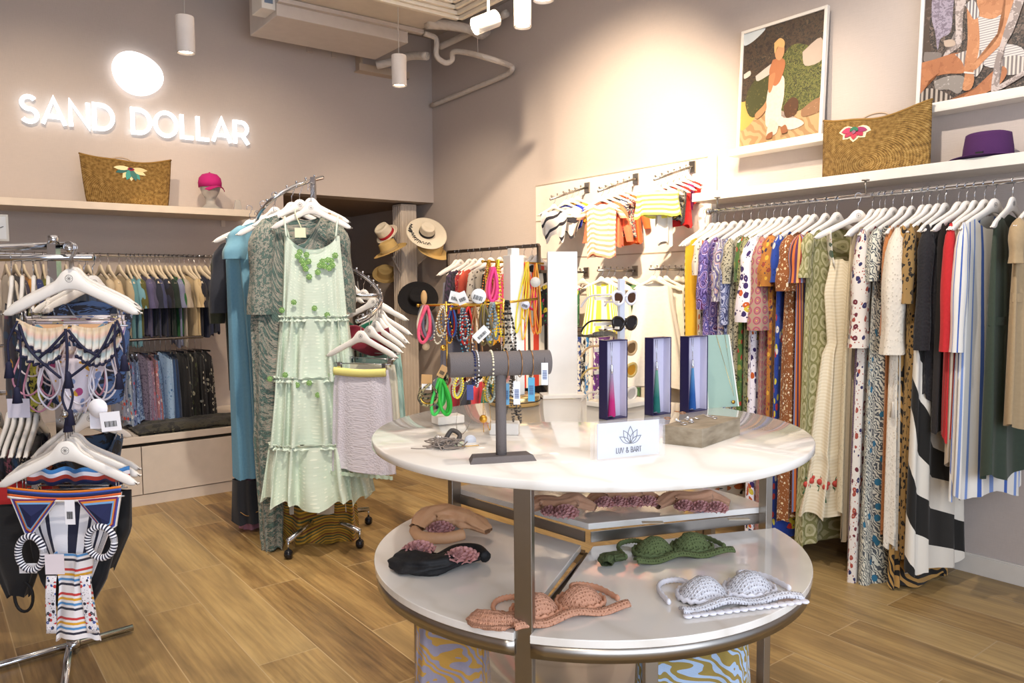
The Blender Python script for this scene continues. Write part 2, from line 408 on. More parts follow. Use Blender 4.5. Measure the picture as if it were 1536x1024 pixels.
# ---- illuminated sign
SG = T('illuminated_sign', 'glowing white letters SAND DOLLAR under a rounded disc on back wall', 'sign', (0, YB, 0))
GL = emit('eef8ff', 1.25); SIDE = plain('cfe6e8', .4)
def stroke(px, w=.026):
    """thick polyline letter stroke in the XZ plane -> outline quads with round-ish joins"""
    return px
def letters(text, h, wgt, gap=.26):
    """hand-built geometric capitals as polylines, unit height"""
    A = []; x = 0
    def arc(cx, cy, rx, ry, a0, a1, n=16):
        return [(cx + rx * math.cos(math.radians(a0 + (a1 - a0) * i / n)), cy + ry * math.sin(math.radians(a0 + (a1 - a0) * i / n))) for i in range(n + 1)]
    G = {'S': (.62, [arc(.31, .74, .25, .235, 35, 262, 14)[:] + arc(.31, .265, .28, .25, 82, -145, 14)[0:]]),
         'A': (.86, [[(.02, 0), (.43, 1), (.84, 0)], [(.17, .3), (.69, .3)]]),
         'N': (.76, [[(.05, 0), (.05, .98), (.71, .02), (.71, 1)]]),
         'D': (.80, [[(.05, .02)] + [(.05, .98), (.32, .98)] + arc(.3, .5, .46, .48, 90, -90, 16) + [(.05, .02), (.05, .1)]]),
         'O': (.98, [arc(.49, .5, .45, .49, 90, 450, 28)]),
         'L': (.56, [[(.05, 1), (.05, .03), (.54, .03)]]),
         'R': (.70, [[(.05, 0), (.05, .97), (.36, .97)] + arc(.36, .685, .27, .285, 90, -90, 12) + [(.05, .4)], [(.38, .42), (.67, 0)]]),
         'V': (.78, [[(.02, 1), (.39, 0), (.76, 1)]]), 'U': (.74, [[(.05, 1), (.05, .36)] + arc(.36, .33, .31, .33, 180, 360, 12) + [(.67, 1)]]),
         'B': (.64, [[(.05, .5), (.05, .98), (.33, .98)] + arc(.33, .745, .23, .235, 90, -90, 10) + [(.05, .5)], [(.05, .5), (.36, .5)] + arc(.36, .26, .26, .24, 90, -90, 10) + [(.05, .02), (.05, .5)]]),
         'T': (.66, [[(.0, .97), (.66, .97)], [(.33, .97), (.33, 0)]]),
         '&': (.84, [[(.8, .45)] + arc(.36, .25, .32, .24, -20, -230, 12) + [(.42, .68)] + arc(.33, .8, .16, .18, -20, 200, 10) + [(.78, 0)]]), ' ': (.42, [])}
    for ch in text:
        wd, st = G[ch]
        A.append((ch, x, wd, st)); x += wd + gap * .55
    return A, x - gap * .55
def ribbon(mb, pts, w, t, fn):
    """constant-width stroke extruded by t"""
    pts = [Vector((p[0], p[1])) for p in pts]; n = len(pts); L = []; R = []
    closed = (pts[0] - pts[-1]).length < 1e-4
    for i, p in enumerate(pts):
        a = pts[i - 1] if i > 0 else (pts[-2] if closed else None)
        b = pts[i + 1] if i < n - 1 else (pts[1] if closed else None)
        d1 = (p - a).normalized() if a is not None and (p - a).length > 1e-6 else None
        d2 = (b - p).normalized() if b is not None and (b - p).length > 1e-6 else None
        if d1 is None: d1 = d2
        if d2 is None: d2 = d1
        n1 = Vector((-d1.y, d1.x)); n2 = Vector((-d2.y, d2.x)); m = n1 + n2
        if m.length < 1e-4: m = n1
        m.normalize(); k = min(1 / max(.3, m.dot(n1)), 1.9)
        L.append(p + m * w * .5 * k); R.append(p - m * w * .5 * k)
    vs = []
    for l, r in zip(L, R): vs += [fn(l.x, l.y, 0), fn(r.x, r.y, 0), fn(l.x, l.y, t), fn(r.x, r.y, t)]
    fs = []
    for i in range(n - 1):
        a = 4 * i; b = a + 4
        fs += [(a, b, b + 1, a + 1), (a + 2, a + 3, b + 3, b + 2), (a, a + 2, b + 2, b), (a + 1, b + 1, b + 3, a + 3)]
    if not closed: fs += [(0, 1, 3, 2), (4 * n - 4, 4 * n - 2, 4 * n - 1, 4 * n - 3)]
    mb.add(vs, fs)
A_, tot = letters('SAND DOLLAR', 1, .15)
pA = P(31, 183, Y=YB - .03); pB = P(373, 216, Y=YB - .03); zT = P(198, 168, Y=YB - .03).z
wid = pB.x - pA.x; hh = .178; zb = (pA.z + pB.z) / 2
for ch, x, wd, st in A_:
    if not st: continue
    sxx = wid / tot
    front = MB()
    for k, s in enumerate(st):
        ribbon(front, [((x + a) * sxx, b * hh) for a, b in s], .028, .02, lambda a, b, t, k=k: Vector((pA.x + a, -.045 + t + k * .0006, zb + b)))
    front.build('letter', GL, SG)
# rounded disc
out = []
c0 = P(206, 111, Y=YB - .03)
for i in range(48):
    a = 2 * PI * i / 48; r = .167 * (1 + .035 * math.cos(2 * (a + .7)) + .03 * math.cos(3 * a - .4))
    out.append((r * math.cos(a) * 1.04, r * math.sin(a) * .94))
MB().prism(out, .03, lambda a, b, h: Vector((c0.x + a, -.05 + h, c0.z + b))).build('disc', emit('ffffff', 1.5), SG)
# ---- small wall sockets
for x, y in ((464, 73), (501, 81)):
    p = P(x, y, Y=YB)
    o = MB().box((0, 0, 0), (.05, .012, .07)).build('wall_socket', plain('c6b9ae', .5), bevel=.003)
    o.location = (p.x, YB - .006, p.z); tag(o, 'small square wall plate just under the air conditioner, ' + ('left one' if x < 480 else 'right one'), 'wall plate', 'wall plates by the air conditioner')

# ---- ceiling lamps
def pendant(px, py, D, label, length=.19, r=.047):
    p = P(px, py, D=D)
    t = T('pendant_lamp', label, 'lamp', tuple(p), 0, 'white cylinder lamps')
    MB().lathe([(.001, length), (r * .96, length), (r, length - .006), (r, .004), (r * .97, 0), (r * .9, 0), (r * .86, .012)], seg=28).build('lamp_body', plain('d9cfc8', .4), t)
    MB().lathe([(0.0005, .012), (r * .87, .012)], seg=24).build('lens', emit('fff4e2', 9), t)
    MB().tube([(0, 0, length - .002), (0, 0, CEIL - p.z)], .0022, 6).build('cable', plain('bdb4ac', .5), t)
    MB().lathe([(.001, 0), (.045, 0), (.045, .025)], (0, 0, CEIL - p.z - .025), 20).build('ceiling_rose', WHITE, t)
    return p
LP = [pendant(279, 80, 4.1, 'white cylinder pendant lamp hanging beside the glowing disc of sign'),
      pendant(599, 129, 4.9, 'white cylinder pendant lamp hanging below the air conditioner pipes'),
      pendant(784, 41, 4.1, 'white cylinder pendant lamp in front of the right wall, cut by top edge'),
      pendant(815, 1, 3.3, 'white pendant lamp of which only the glowing rim shows at top', .16)]
p = P(712, 40, D=4.2); t = T('track_spotlight', 'white tilted cylinder spotlight beside the ceiling air grille, glowing', 'lamp', tuple(p))
ax = (Vector((3.9, 4.3, 1.9)) - Vector(p)); ax = (-RIGHT * .8 - FWD * .35 + Vector((0, 0, -.42))).normalized()
MB().lathe([(.001, -.145), (.044, -.145), (.046, -.14), (.046, .0), (.041, 0), (.039, -.01)], seg=26, axis=ax).build('lamp_body', plain('e5ded6', .4), t)
MB().lathe([(.0005, -.01), (.04, -.01)], seg=24, axis=ax).build('lens', emit('fff4e2', 12), t)
b = -ax * .09
MB().tube([b, b + Vector((0, 0, .08)), (b.x, b.y, CEIL - p.z)], .008, 8).build('stem', WHITE, t)
light('POINT', 'lamp_glow', tuple(Vector(p) + ax * .05), (0, 0, 0), 4, WARM, .03)
light('SPOT', 'pendant_beam', tuple(LP[1] + Vector((0, 0, -.01))), (LP[1].x, LP[1].y, 0), 45, WARM, .035, 80, .8)
light('SPOT', 'pendant_beam', tuple(LP[0] + Vector((0, 0, -.01))), (LP[0].x, LP[0].y, 0), 35, WARM, .035, 80, .8)
light('SPOT', 'pendant_beam', tuple(LP[2] + Vector((0, 0, -.01))), (LP[2].x, LP[2].y, 0), 45, WARM, .035, 80, .8)

# ---- air conditioner, grille, pipes
ACW = plain('cfc5bd', .6, name='dusty_white_metal')
zA = P(375, 54, Y=6.05).z
n0 = P(408, 20, Z=zA + .01); n1 = P(611, 62, Z=zA + .01); f1 = P(567, 89, Z=zA)
yn, yf = (n0.y + n1.y) / 2, 6.05; xa, xb = P(375, 54, Y=6.05).x, (n1.x + f1.x) / 2
print('AC', xa, xb, yn, yf, zA)
ac = T('air_conditioner', 'big white ceiling cassette air conditioner with access panels above the sign', 'air conditioner')
cx, cw = (xa + xb) / 2, xb - xa
m = MB().box((cx, (yn + yf) / 2, zA + .14), (cw, yf - yn, .28)); m.build('housing', ACW, ac, bevel=.006)
m = MB().box((cx + .06, yn - .3, zA + .27), (cw + .1, .6, .3)); m.build('front_duct', plain('ddd3c6', .6), ac, bevel=.006)
m = MB().box((cx + .06, yn - .02, zA + .1), (cw + .12, .05, .03)).build('seam_trim', ACW, ac)
c = MB().box((xa - .05, yn + .12, zA + .12), (.1, .2, .16)); c.build('control_box', WHITE, ac, bevel=.004)
MB().box((xa - .05, yn + .018, zA + .12), (.06, .004, .08)).build('control_label', plain('6f8199', .5), ac)
# square diffuser grille
g = P(690, 31, Z=3.14); gr = T('ceiling_grille', 'square white four-way air grille with concentric louvres hanging at ceiling', 'vent')
gs = .66
MB().box((g.x - gs / 2, g.y - gs / 2, 3.30), (gs - .06, gs - .06, .22)).build('duct_box', ACW, gr)
m = MB()
for k in range(6):
    s = gs - k * .1; zz = 3.145 + k * .012; th = .028 if k == 0 else .02
    for a, b, dx_, dy in ((0, s / 2 - th / 2, s, th), (0, -s / 2 + th / 2, s, th), (s / 2 - th / 2, 0, th, s), (-s / 2 + th / 2, 0, th, s)):
        m.box((g.x - gs / 2 + a, g.y - gs / 2 + b, zz), (dx_, dy, .022))
m.build('louvre', plain('ece2d2', .45), gr)
# wrapped pipes
PW = NT('wrapped_insulation'); vv = PW.coord('UV', (1, 1, 1), .5)
PW.bump(PW.n('TexWave', Vector=vv, Scale=9.0, Distortion=5.0).outputs['Fac'], .4, .006)
PW = PW.done(PW.mix(PW.n('TexNoise', Vector=vv, Scale=20.0).outputs['Fac'], 'e2d9cf', 'cfc4b8'), .75)
def pipe(pts, r, label):
    o = MB().tube(smooth_path(pts, 5), r, 12).build('insulated_pipe', PW)
    return tag(o, label, 'pipe')
zz = P(768, 98, X=3.9).z
pipe([P(636, 50, Y=5.5), P(652, 56, Y=5.5), P(655, 66, Y=5.5), P(655, 84, Y=5.5), P(668, 94, Y=5.48), P(678, 90, Y=5.45), P(680, 78, Y=5.4), P(700, 79, Y=5.25), P(735, 88, Y=4.95), P(764, 98, X=3.9), P(768, 104, X=3.93), P(755, 114, X=3.95), P(700, 137, X=3.95), P(648, 158, X=3.95)], .022, 'white wrapped pipe running from air conditioner along wall into the corner')
pipe([P(640, 36, Y=5.3), P(672, 38, Y=5.3), P(705, 44, Y=5.3), P(722, 52, Y=5.4), P(738, 40, Y=5.6)], .038, 'thick white wrapped duct passing behind the tilted spotlight')
pipe([P(660, 70, Y=5.9), P(690, 56, Y=5.7), P(720, 42, Y=5.5), P(760, 20, Y=5.1)], .03, 'pale pipe rising diagonally to the ceiling behind the wrapped duct')
pipe([P(565, 98, Y=6.1), P(590, 92, Y=6.0), P(615, 84, Y=5.85), P(640, 84, Y=5.6)], .034, 'white wrapped pipe just under the right end of air conditioner')
br = T('pipe_bracket', 'pale steel channel bracket on wall beneath the air conditioner pipes', 'bracket')
pp = P(537, 98, Y=YB - .03); pq = P(590, 112, Y=YB - .03)
m = MB().box(((pp.x + pq.x) / 2 + .05, YB - .1, pp.z - .03), (pq.x - pp.x + .15, .012, .06)); m.box(((pp.x + pq.x) / 2 + .05, YB - .05, pp.z - .055), (pq.x - pp.x + .15, .1, .01))
m.box((pp.x, YB - .05, pp.z + .02), (.02, .1, .16)); m.build('channel', plain('c9b59f', .5), br)
MB().tube([P(716, 50, Y=5.2), P(717, 90, Y=5.2)], .0025, 5).build('hanger_wire', ACW, br)
# ceiling lighting track that carries the shop spotlights
tr = T('lighting_track', 'white ceiling track above the right side of the shop', 'lighting track')
MB().box((1.9, 2.6, CEIL - .015), (.035, 4.6, .03)).build('track_rail', WHITE, tr)
for x, y in ((1.9, 3.9), (2.1, 2.6), (1.7, 1.3)):
    MB().lathe([(.001, .12), (.045, .12), (.045, 0), (.04, 0)], (x, y, 3.56), 20, axis=(0, 0, 1)).build('track_head', WHITE, tr)
# ================================================================ HANGERS AND GARMENTS
HOOK = plain('b9b9bd', .2, 1, name='hook_steel')
_top = [(0, -.066), (.014, -.068), (.026, -.077), (.036, -.092), (.052, -.108), (.09, -.128), (.14, -.151), (.185, -.176), (.203, -.189), (.209, -.200), (.204, -.209)]
_bot = [(.192, -.209), (.14, -.184), (.09, -.160), (.05, -.141), (.02, -.129), (0, -.126)]
def hanger_mesh(scale=1.0, clips=False, logo=True, thick=.013, col=None):
    t = T('clothes_hanger', 'x', 'hanger')
    right = _top + _bot[:-1]
    out = [(x * scale, z * scale) for x, z in right] + [(0, -.126 * scale)] + [(-x * scale, z * scale) for x, z in reversed(right[1:])]
    m = MB()
    # split in a strip so the concave outline triangulates cleanly
    tops = _top[:-1]; n = len(tops)
    def lerp(path, x):
        for (x0, z0), (x1, z1) in zip(path, path[1:]):
            if x0 <= x <= x1: return z0 + (z1 - z0) * (x - x0) / max(1e-6, x1 - x0)
        return path[-1][1]
    botp = sorted(_bot)
    xs = [0, .012, .022, .03, .038, .05, .07, .09, .12, .15, .18, .197, .206, .209]
    cols = []
    for x in [-q for q in reversed(xs[1:])] + xs:
        a = abs(x); tz = lerp(_top, a); bz = lerp(botp, a) if a <= .192 else -.209 + (a - .192) * .5
        k = min(1, (.212 - a) / .02); mid = (tz + bz) / 2; tz = mid + (tz - mid) * max(.25, k); bz = mid + (bz - mid) * max(.25, k)
        cols.append((x * scale, tz * scale, bz * scale))
    vs = []
    for x, tz, bz in cols:
        h = thick / 2; e = .0035
        vs += [(x, -h, tz - e), (x, -h + e, tz), (x, h - e, tz), (x, h, tz - e), (x, h, bz + e), (x, h - e, bz), (x, -h + e, bz), (x, -h, bz + e)]
    fs = []; N = len(cols)
    for i in range(N - 1):
        for k in range(8): fs.append((i * 8 + k, i * 8 + (k + 1) % 8, i * 8 + 8 + (k + 1) % 8, i * 8 + 8 + k))
    fs += [tuple(range(8))[::-1], tuple(range(N * 8 - 8, N * 8))]
    m.add(vs, fs, None, True); arms_ = m.build('wooden_arms', col or HWOOD, t)
    hk = [(0, 0, -.07 * scale), (0, 0, -.035)] + [(.017 * math.sin(a), 0, -.001 + .0155 * -math.cos(a) * -1) for a in [math.radians(d) for d in (150, 120, 90, 60, 30, 0, -30, -60, -85)]]
    hk = [(0, 0, -.07 * scale), (0, 0, -.034), (.009, 0, -.024)] + [(.0155 * math.cos(math.radians(d)), 0, .0155 * math.sin(math.radians(d))) for d in range(-50, 215, 24)]
    MB().tube(hk, .0019, 6).build('hook', HOOK, t)
    if logo:
        lg = MB(); lg.tube([(.011 * math.cos(a), -thick / 2 - .0004, -.094 * scale + .011 * math.sin(a)) for a in [2 * PI * i / 18 for i in range(18)]], .0007, 4, closed=True)
        for a in range(0, 180, 45):
            c, s = .008 * math.cos(math.radians(a)), .008 * math.sin(math.radians(a)); lg.tube([(-c, -thick / 2 - .0004, -.094 * scale - s), (c, -thick / 2 - .0004, -.094 * scale + s)], .0006, 4)
        lg.build('logo', plain('77706a', .6), arms_)
    if clips:
        cb_ = MB().tube([(-.165, 0, -.236), (.165, 0, -.236)], .003, 6).tube([(-.15, 0, -.19), (-.15, 0, -.236)], .0018, 5).tube([(.15, 0, -.19), (.15, 0, -.236)], .0018, 5).build('clip_bar', HOOK, t)
        for x in (-.13, .13):
            MB().box((x, -.006, -.252), (.02, .006, .045)).box((x, .006, -.252), (.02, .006, .045)).tube([(x - .011, 0, -.238), (x + .011, 0, -.238)], .006, 6).build('clip', CHROME, cb_)
    return t
_protos = {}
def of(label, lead='white wooden hanger of the '):
    """label of a hanger that names the garment it carries"""
    w_ = label.split(); k = 16 - len(lead.split()); return lead + ' '.join(w_[:k]).rstrip(',')
def hanger(kind, loc, rz, label, group, scale=1.0, tilt=0, col=None, logo=True):
    key = (kind, scale, col, logo)
    if key not in _protos:
        t = hanger_mesh(scale, kind == 'clip', logo, col=col); _protos[key] = t
        t.location = loc; t.rotation_euler = (tilt, 0, rz); tag(t, label, 'hanger', group); return t
    return copytree(_protos[key], loc, (tilt, 0, rz), label, group)
def interp(tab, t):
    for a, b in zip(tab, tab[1:]):
        if t <= b[0]:
            k = (t - a[0]) / max(1e-6, b[0] - a[0]); k = k * k * (3 - 2 * k) if len(a) > 4 and a[4] else k
            return [a[i] + (b[i] - a[i]) * k for i in range(1, 4)]
    return tab[-1][1:4]
def drape(L, tab, top=-.20, slope=.42, neck=.06, neckd=.07, folds=9, seed=0, hem=.012, nu=64, nv=26, sway=0.0, ruff=None, flat=.55, ox=0.0, hemfn=None, backneck=.3):
    """tab: (t, half width, half depth, fold amplitude) from shoulder to hem; returns an MB in hanger space"""
    rnd = random.Random(seed); ph = [rnd.random() * 6.28 for _ in range(6)]; sg = rnd.choice((-1, 1))
    m = MB()
    def f(u, v):
        w, d, am = interp(tab, v); a = 2 * PI * u
        ca, sa = math.cos(a), math.sin(a)
        x = w * math.copysign(abs(ca) ** flat, ca); y = d * math.copysign(abs(sa) ** .8, sa)
        q_ = .5 * (folds * a + ph[0] + 1.1 * math.sin(2.2 * v + ph[1]) + .9 * math.sin(2 * a + ph[2]))
        fo = 2.3 * abs(math.sin(q_)) - 1.5 + .35 * math.sin((folds * 1.7 // 1) * a + ph[2] - 1.3 * v) + .3 * math.sin(3 * a + ph[3] + 2 * v)
        y += am * fo * (.35 + .65 * abs(sa)) ; x += am * .7 * math.cos(folds * a * .5 + ph[4]) * abs(ca)
        xx = abs(x) - 0.0
        zt = top - slope * max(0, abs(x) - .02)
        if abs(x) < neck:
            zt -= neckd * (1 - (abs(x) / neck) ** 2.2) * (1 if sa < 0 else backneck)
        zt = zt if w > .1 or v == 0 else zt
        zb = top - L + hem * math.sin(folds * a * .5 + ph[5]) + hem * .6 * math.sin(2.2 * a + ph[1])
        if hemfn: zb += hemfn(x, sa)
        z = zt + (zb - zt) * v
        if ruff:
            for rv, ra in ruff:
                dd = (v - rv) / .012
                if abs(dd) < 3: y += math.copysign(ra * math.exp(-dd * dd) * (1 + .5 * math.sin(60 * a)), sa)
        return (x + ox * v + sway * v * v, y, z)
    per = tab[-1][1] * 4 + tab[-1][2] * 2
    m.grid(nu, nv, f, True, lambda u, v: (per * (abs(u - .5) if False else u), L * (1 - v)))
    return m
def sleeve_mb(x0, z0, x1, z1, r0, r1, seed=0, flare=1.0, yd=0.0):
    m = MB(); rnd = random.Random(seed); p = rnd.random() * 6
    def f(u, v):
        a = 2 * PI * u; r = (r0 + (r1 - r0) * v) * math.sqrt(min(1, .03 + v / .16)); r *= 1 + .14 * math.sin(5 * a + p) * v + .1 * math.sin(9 * v + p)
        if v > .9: r *= flare
        cx = x0 + (x1 - x0) * (v ** .8); return (cx + r * math.cos(a) * .8, yd * v + r * .62 * math.sin(a), z0 + (z1 - z0) * v - (.35 * r * (math.cos(a) * math.copysign(1, x0)) * (1 - v)))
    return m.grid(16, 12, f, True, lambda u, v: (u * 2 * PI * r0, (1 - v) * abs(z1 - z0)))
def garment(name, label, cat, loc, rz, mat, L, w=.19, wh=.2, d=.02, dh=.03, am=.004, amh=.012, group=None, folds=8, seed=0, sleeve=0, sr=.045, straps=False, neck=.12, neckd=.085, belt=None, tag_card=False, hem=.01, drop=0, slv_mat=None, tab=None, waist=None, solidify=False, tilt=0, flare=1.0, nu=56, nv=22, layer=None, hemfn=None):
    """a hanging garment; loc is the point of the rail it hangs from"""
    t = T(name, label, cat, loc, rz, group)
    t.rotation_euler = (0, tilt, rz)
    if tab is None:
        if waist: tab = [(0, w, d * .6, am * .5), (.12, w * .97, d, am), (waist, w * .72, d, am), (waist + .06, w * .8, d, am * 1.5), (1, wh, dh, amh)]
        else: tab = [(0, w, d * .5, am * .4), (.08, w * 1.02, d, am), (.4, (w + wh) / 2, (d + dh) / 2, (am + amh) / 2), (1, wh, dh, amh)]
    top = -.112 - drop
    drape(L, tab, top, .42 if not straps else .12, neck, neckd, folds, seed, hem, nu, nv, hemfn=hemfn).build('bodice' if layer else ('fabric' if cat not in ('dress',) else 'dress_body'), mat, t)
    if sleeve:
        for s in (-1, 1):
            sleeve_mb(s * (w - .005), top - .42 * w + .02, s * (w + .025), top - .42 * w - .02 - sleeve, sr, sr * flare * .9, seed + s, yd=-.01).build('sleeve', slv_mat or mat, t)
    if straps:
        for s in (-1, 1):
            pts = [(s * .115, -.013, top - .03 - drop * .2), (s * .12, -.011, top + drop * .5), (s * .125, 0, -.138), (s * .12, .011, top + drop * .5), (s * .115, .013, top - .03)]
            MB().tube(smooth_path(pts, 4), .0035, 6).build('strap', slv_mat or mat, t)
    if belt:
        z = top - L * belt[0]; ww, dd, _ = interp(tab, belt[0])
        MB().grid(32, 4, lambda u, v: ((ww + .006) * math.cos(2 * PI * u), (dd + .012) * math.sin(2 * PI * u), z + (v - .5) * .035), True).build('belt', belt[1], t)
    return t
TAGM = plain('f4f2ee', .6, name='paper_tag')
def swing_tag(parent, loc, rz=0, w=.035, h=.055, name='price_tag', string=.03, col=None):
    R = Matrix.Rotation(rz, 3, 'Z'); c = Vector(loc)
    m = MB().box(c + Vector((0, 0, -string - h / 2)), (w, .0012, h), rz)
    o = m.build(name, col or TAGM, parent)
    b = MB(); b.tube([c, c + Vector((0, 0, -string - .003))], .0007, 4)
    for k in range(9):
        b.box(c + R @ Vector(((k - 4) * w * .07, -.001, -string - h * .72)), (w * (.03 if k % 3 else .05), .0008, h * .2), rz)
    b.build('barcode', INK, o if False else parent)
    return o
def zat(x, y, py):
    """height z at plan position (x,y) that shows at image row py"""
    lo, hi = -1.0, 5.0
    for _ in range(40):
        mid = (lo + hi) / 2
        if proj((x, y, mid))[1] > py: lo = mid
        else: hi = mid
    return (lo + hi) / 2
# ================================================================ ROUND TABLE
TC = Vector((1.475, 1.578, 0)); TR = .597; TT = 1.0; T2 = .668
def marble():
    n = NT('pale_glossy_stone'); v = n.coord('Object', 1)
    w = n.n('TexWave', Vector=n.warp(v, 2.2, .7), Scale=1.6, Distortion=7.0, Detail=3.0).outputs['Fac']
    c = n.ramp(w, [(0, 'e5ded5'), (.1, 'ebe5dd'), (.4, 'efe9e2'), (1, 'f2ede6')], 'LINEAR')
    n.b.inputs['Coat Weight'].default_value = .6; n.b.inputs['Coat Roughness'].default_value = .03
    return n.done(c, .12)
MARB = marble()
tb = T('display_table', 'round two-tier white display table with brushed steel legs in the foreground', 'table', tuple(TC))
prof = [(.0005, -.022), (TR - .004, -.022), (TR, -.019), (TR, -.003), (TR - .003, 0), (.0005, 0)]
MB().lathe(prof, (0, 0, TT), 128).build('table_top', MARB, tb)
posts = []
for px, rel in ((787, None), (681, None), (1149, None)): pass
def polar(lat, dep, r):
    v = (RIGHT * lat + FWD * dep).normalized() * r; return v
def find_post(px, lo, hi, r=.575):
    best = min((abs(proj(TC + Vector((r * math.cos(a), r * math.sin(a), .8)))[0] - px), a) for a in [lo + (hi - lo) * i / 400 for i in range(401)])
    return best[1]
base = math.atan2(FWD.y, FWD.x)      # angle pointing away from the viewer
aF = find_post(787, base + PI - .7, base + PI + .7)
aL = find_post(681, base + .2, base + 1.4)
aR = find_post(1149, base - 1.9, base - .3)
print('post angles', [round(math.degrees(a - base)) for a in (aF, aL, aR)])
for a in (aF, aL, aR):
    c = Vector((.574 * math.cos(a), .574 * math.sin(a), 0))
    MB().box((c.x, c.y, (TT - .022) / 2), (.022, .040, TT - .022), a).build('leg', STEEL, tb, bevel=.0015)
    for s in (-1, 1):   # gusset and radial support arm to the hub
        pass
    MB().box((c.x * .5, c.y * .5, T2 - .045), (.574, .02, .03), a).build('support_arm', STEEL, tb)
    MB().prism([(0, 0), (.05, 0), (0, -.05)], .006, lambda p, q, h, a=a, c=c: Vector((c.x - math.cos(a) * (p + .011) - math.sin(a) * (h - .003), c.y - math.sin(a) * (p + .011) + math.cos(a) * (h - .003), TT - .022 + q))).build('gusset', STEEL, tb)
# three wedges of the lower tier
def wedge(a0, a1, z, name='tier_panel', steel=True):
    if a1 < a0: a1 += 2 * PI
    g = .012; n = 40; am = (a0 + a1) / 2
    out = [(g * 1.6 * math.cos(am), g * 1.6 * math.sin(am))]
    pad = .03
    for i in range(n + 1):
        a = a0 + pad + (a1 - a0 - 2 * pad) * i / n; out.append((TR * math.cos(a), TR * math.sin(a)))
    MB().prism(out, .018, lambda a, b, h: Vector((a, b, z - .018 + h))).build(name, MARB, tb, bevel=.0015)
    vs = []; 
    m = MB()
    m.grid(n + 1, 2, lambda u, v: ((TR - .006) * math.cos(a0 + pad + (a1 - a0 - 2 * pad) * u), (TR - .006) * math.sin(a0 + pad + (a1 - a0 - 2 * pad) * u), z - .018 - .034 * v))
    if steel:
        m.build('steel_band', STEEL, tb, solid=.004)
        for aa in (a0 + pad, a1 - pad):
            MB().box((TR * .5 * math.cos(aa), TR * .5 * math.sin(aa), z - .034), (TR - .02, .004, .03), aa).build('steel_band', STEEL, tb)
wedge(aF - 2 * PI if aF > aL else aF, aR if aR > aF - 2 * PI else aR, T2) if False else None
A = sorted([(a % (2 * PI)) for a in (aF, aL, aR)])
T3 = T2 + .055
for i in range(3):
    a0, a1 = A[i], A[(i + 1) % 3] + (2 * PI if i == 2 else 0)
    mid = (a0 + a1) / 2; far = math.cos(mid - base) > .5
    wedge(a0, a1, T3 if far else T2)
# under-frame of the lowest tier with a few folded skirts hanging from it
MB().lathe([(.0005, -.02), (.50, -.02), (.50, 0), (.0005, 0)], (0, 0, .16), 64).build('bottom_shelf', MARB, tb)
for a in (aF + .5, aF - .7, aR + .35, aR + .42, aF + .85):
    c = Vector((.52 * math.cos(a), .52 * math.sin(a), 0))
    MB().box((c.x, c.y, T2 / 2 - .02), (.02, .03, T2 - .06), a).build('leg', STEEL, tb, bevel=.001)
def on_table(px, py, z=TT): return P(px, py, Z=z)
# skirts hanging under the lower tier
U1 = cloth('zebra', ['8e8797', 'b58a3c'], 20, extra=14.0, seed=2); U2 = cloth('zebra', ['8f7a3a', '9fb4d0'], 20, extra=12.0, seed=5)
for px0, px1, y, D, m_, lab in ((618, 735, 985, 1.9, U1, 'grey-lilac printed skirt with mustard veins hanging under the table, at left'), (945, 1130, 1000, 1.75, U2, 'mustard and pale blue printed skirt hanging under the table, at right')):
    a = P(px0, y, D=D); b = P(px1, y, D=D); mid = (a + b) / 2; w_ = (b - a).length / 2
    t = T('printed_skirt', lab, 'skirt', (mid.x, mid.y, T2 - .06), YAW)
    drape(.42, [(0, w_ * .9, .02, .004), (.5, w_, .03, .012), (1, w_ * 1.05, .035, .016)], 0, 0, 0, 0, 7, int(px0), .01).build('fabric', m_, t)
    MB().box((0, 0, .0), (w_ * 1.7, .012, .03)).build('waistband', m_, t)

# ---------------------------------------------------------------- acrylic sign
a = on_table(889, 691); b = on_table(993, 681)
d = (b - a); wS = d.length; rz = math.atan2(d.y, d.x); hS = .088
sg = T('acrylic_sign', 'clear acrylic block sign with lotus outline and LUV & BART on table', 'sign', tuple((a + b) / 2), rz)
n = NT('clear_acrylic'); n.done('eef2fb', .05, 0); n.b.inputs['Alpha'].default_value = .10; ACR = n.m
MB().box((0, .012, hS / 2), (wS, .004, hS)).build('back_plate', ACR, sg, bevel=.001)
MB().box((0, -.012, hS / 2), (wS, .004, hS)).build('front_plate', ACR, sg, bevel=.001)
MB().box((0, -.0025, hS / 2), (wS - .022, .002, hS - .006)).build('printed_card', plain('d5d8e6', .6), sg)
INKS = plain('3c3c43', .6)
lo = MB()
def petal(cx, cz, ang, L, w):
    pts = []
    for i in range(17):
        s = i / 16
        if s <= .5: q = s * 2; x = -w * math.sin(PI * q) * (1 - .25 * q) ; z = L * q
        else: q = (1 - s) * 2; x = w * math.sin(PI * q) * (1 - .25 * q); z = L * q
        pts.append((cx + x * math.cos(ang) + z * math.sin(ang), cz - x * math.sin(ang) + z * math.cos(ang)))
    return pts
for ang, L, w_ in ((0, .040, .0085), (.52, .036, .0085), (-.52, .036, .0085), (1.02, .033, .007), (-1.02, .033, .007)):
    ribbon(lo, petal(0.004, .034, ang, L, w_), .0015, .0004, lambda a, b, t: Vector((a, -.0042 - t, b)))
lo.build('lotus_outline', INKS, sg)
A_, tot = letters('LUV & BART', 1, .15); lt = MB(); W_ = .066; H_ = .0125
for ch, x, wd, st in A_:
    for k, s in enumerate(st): ribbon(lt, [((x + q[0]) / tot * W_ - W_ / 2, q[1] * H_ + .013) for q in s], .0019, .0004, lambda a, b, t, k=k: Vector((a, -.0042 - t - k * .00005, b)))
lt.build('lettering', INKS, sg)

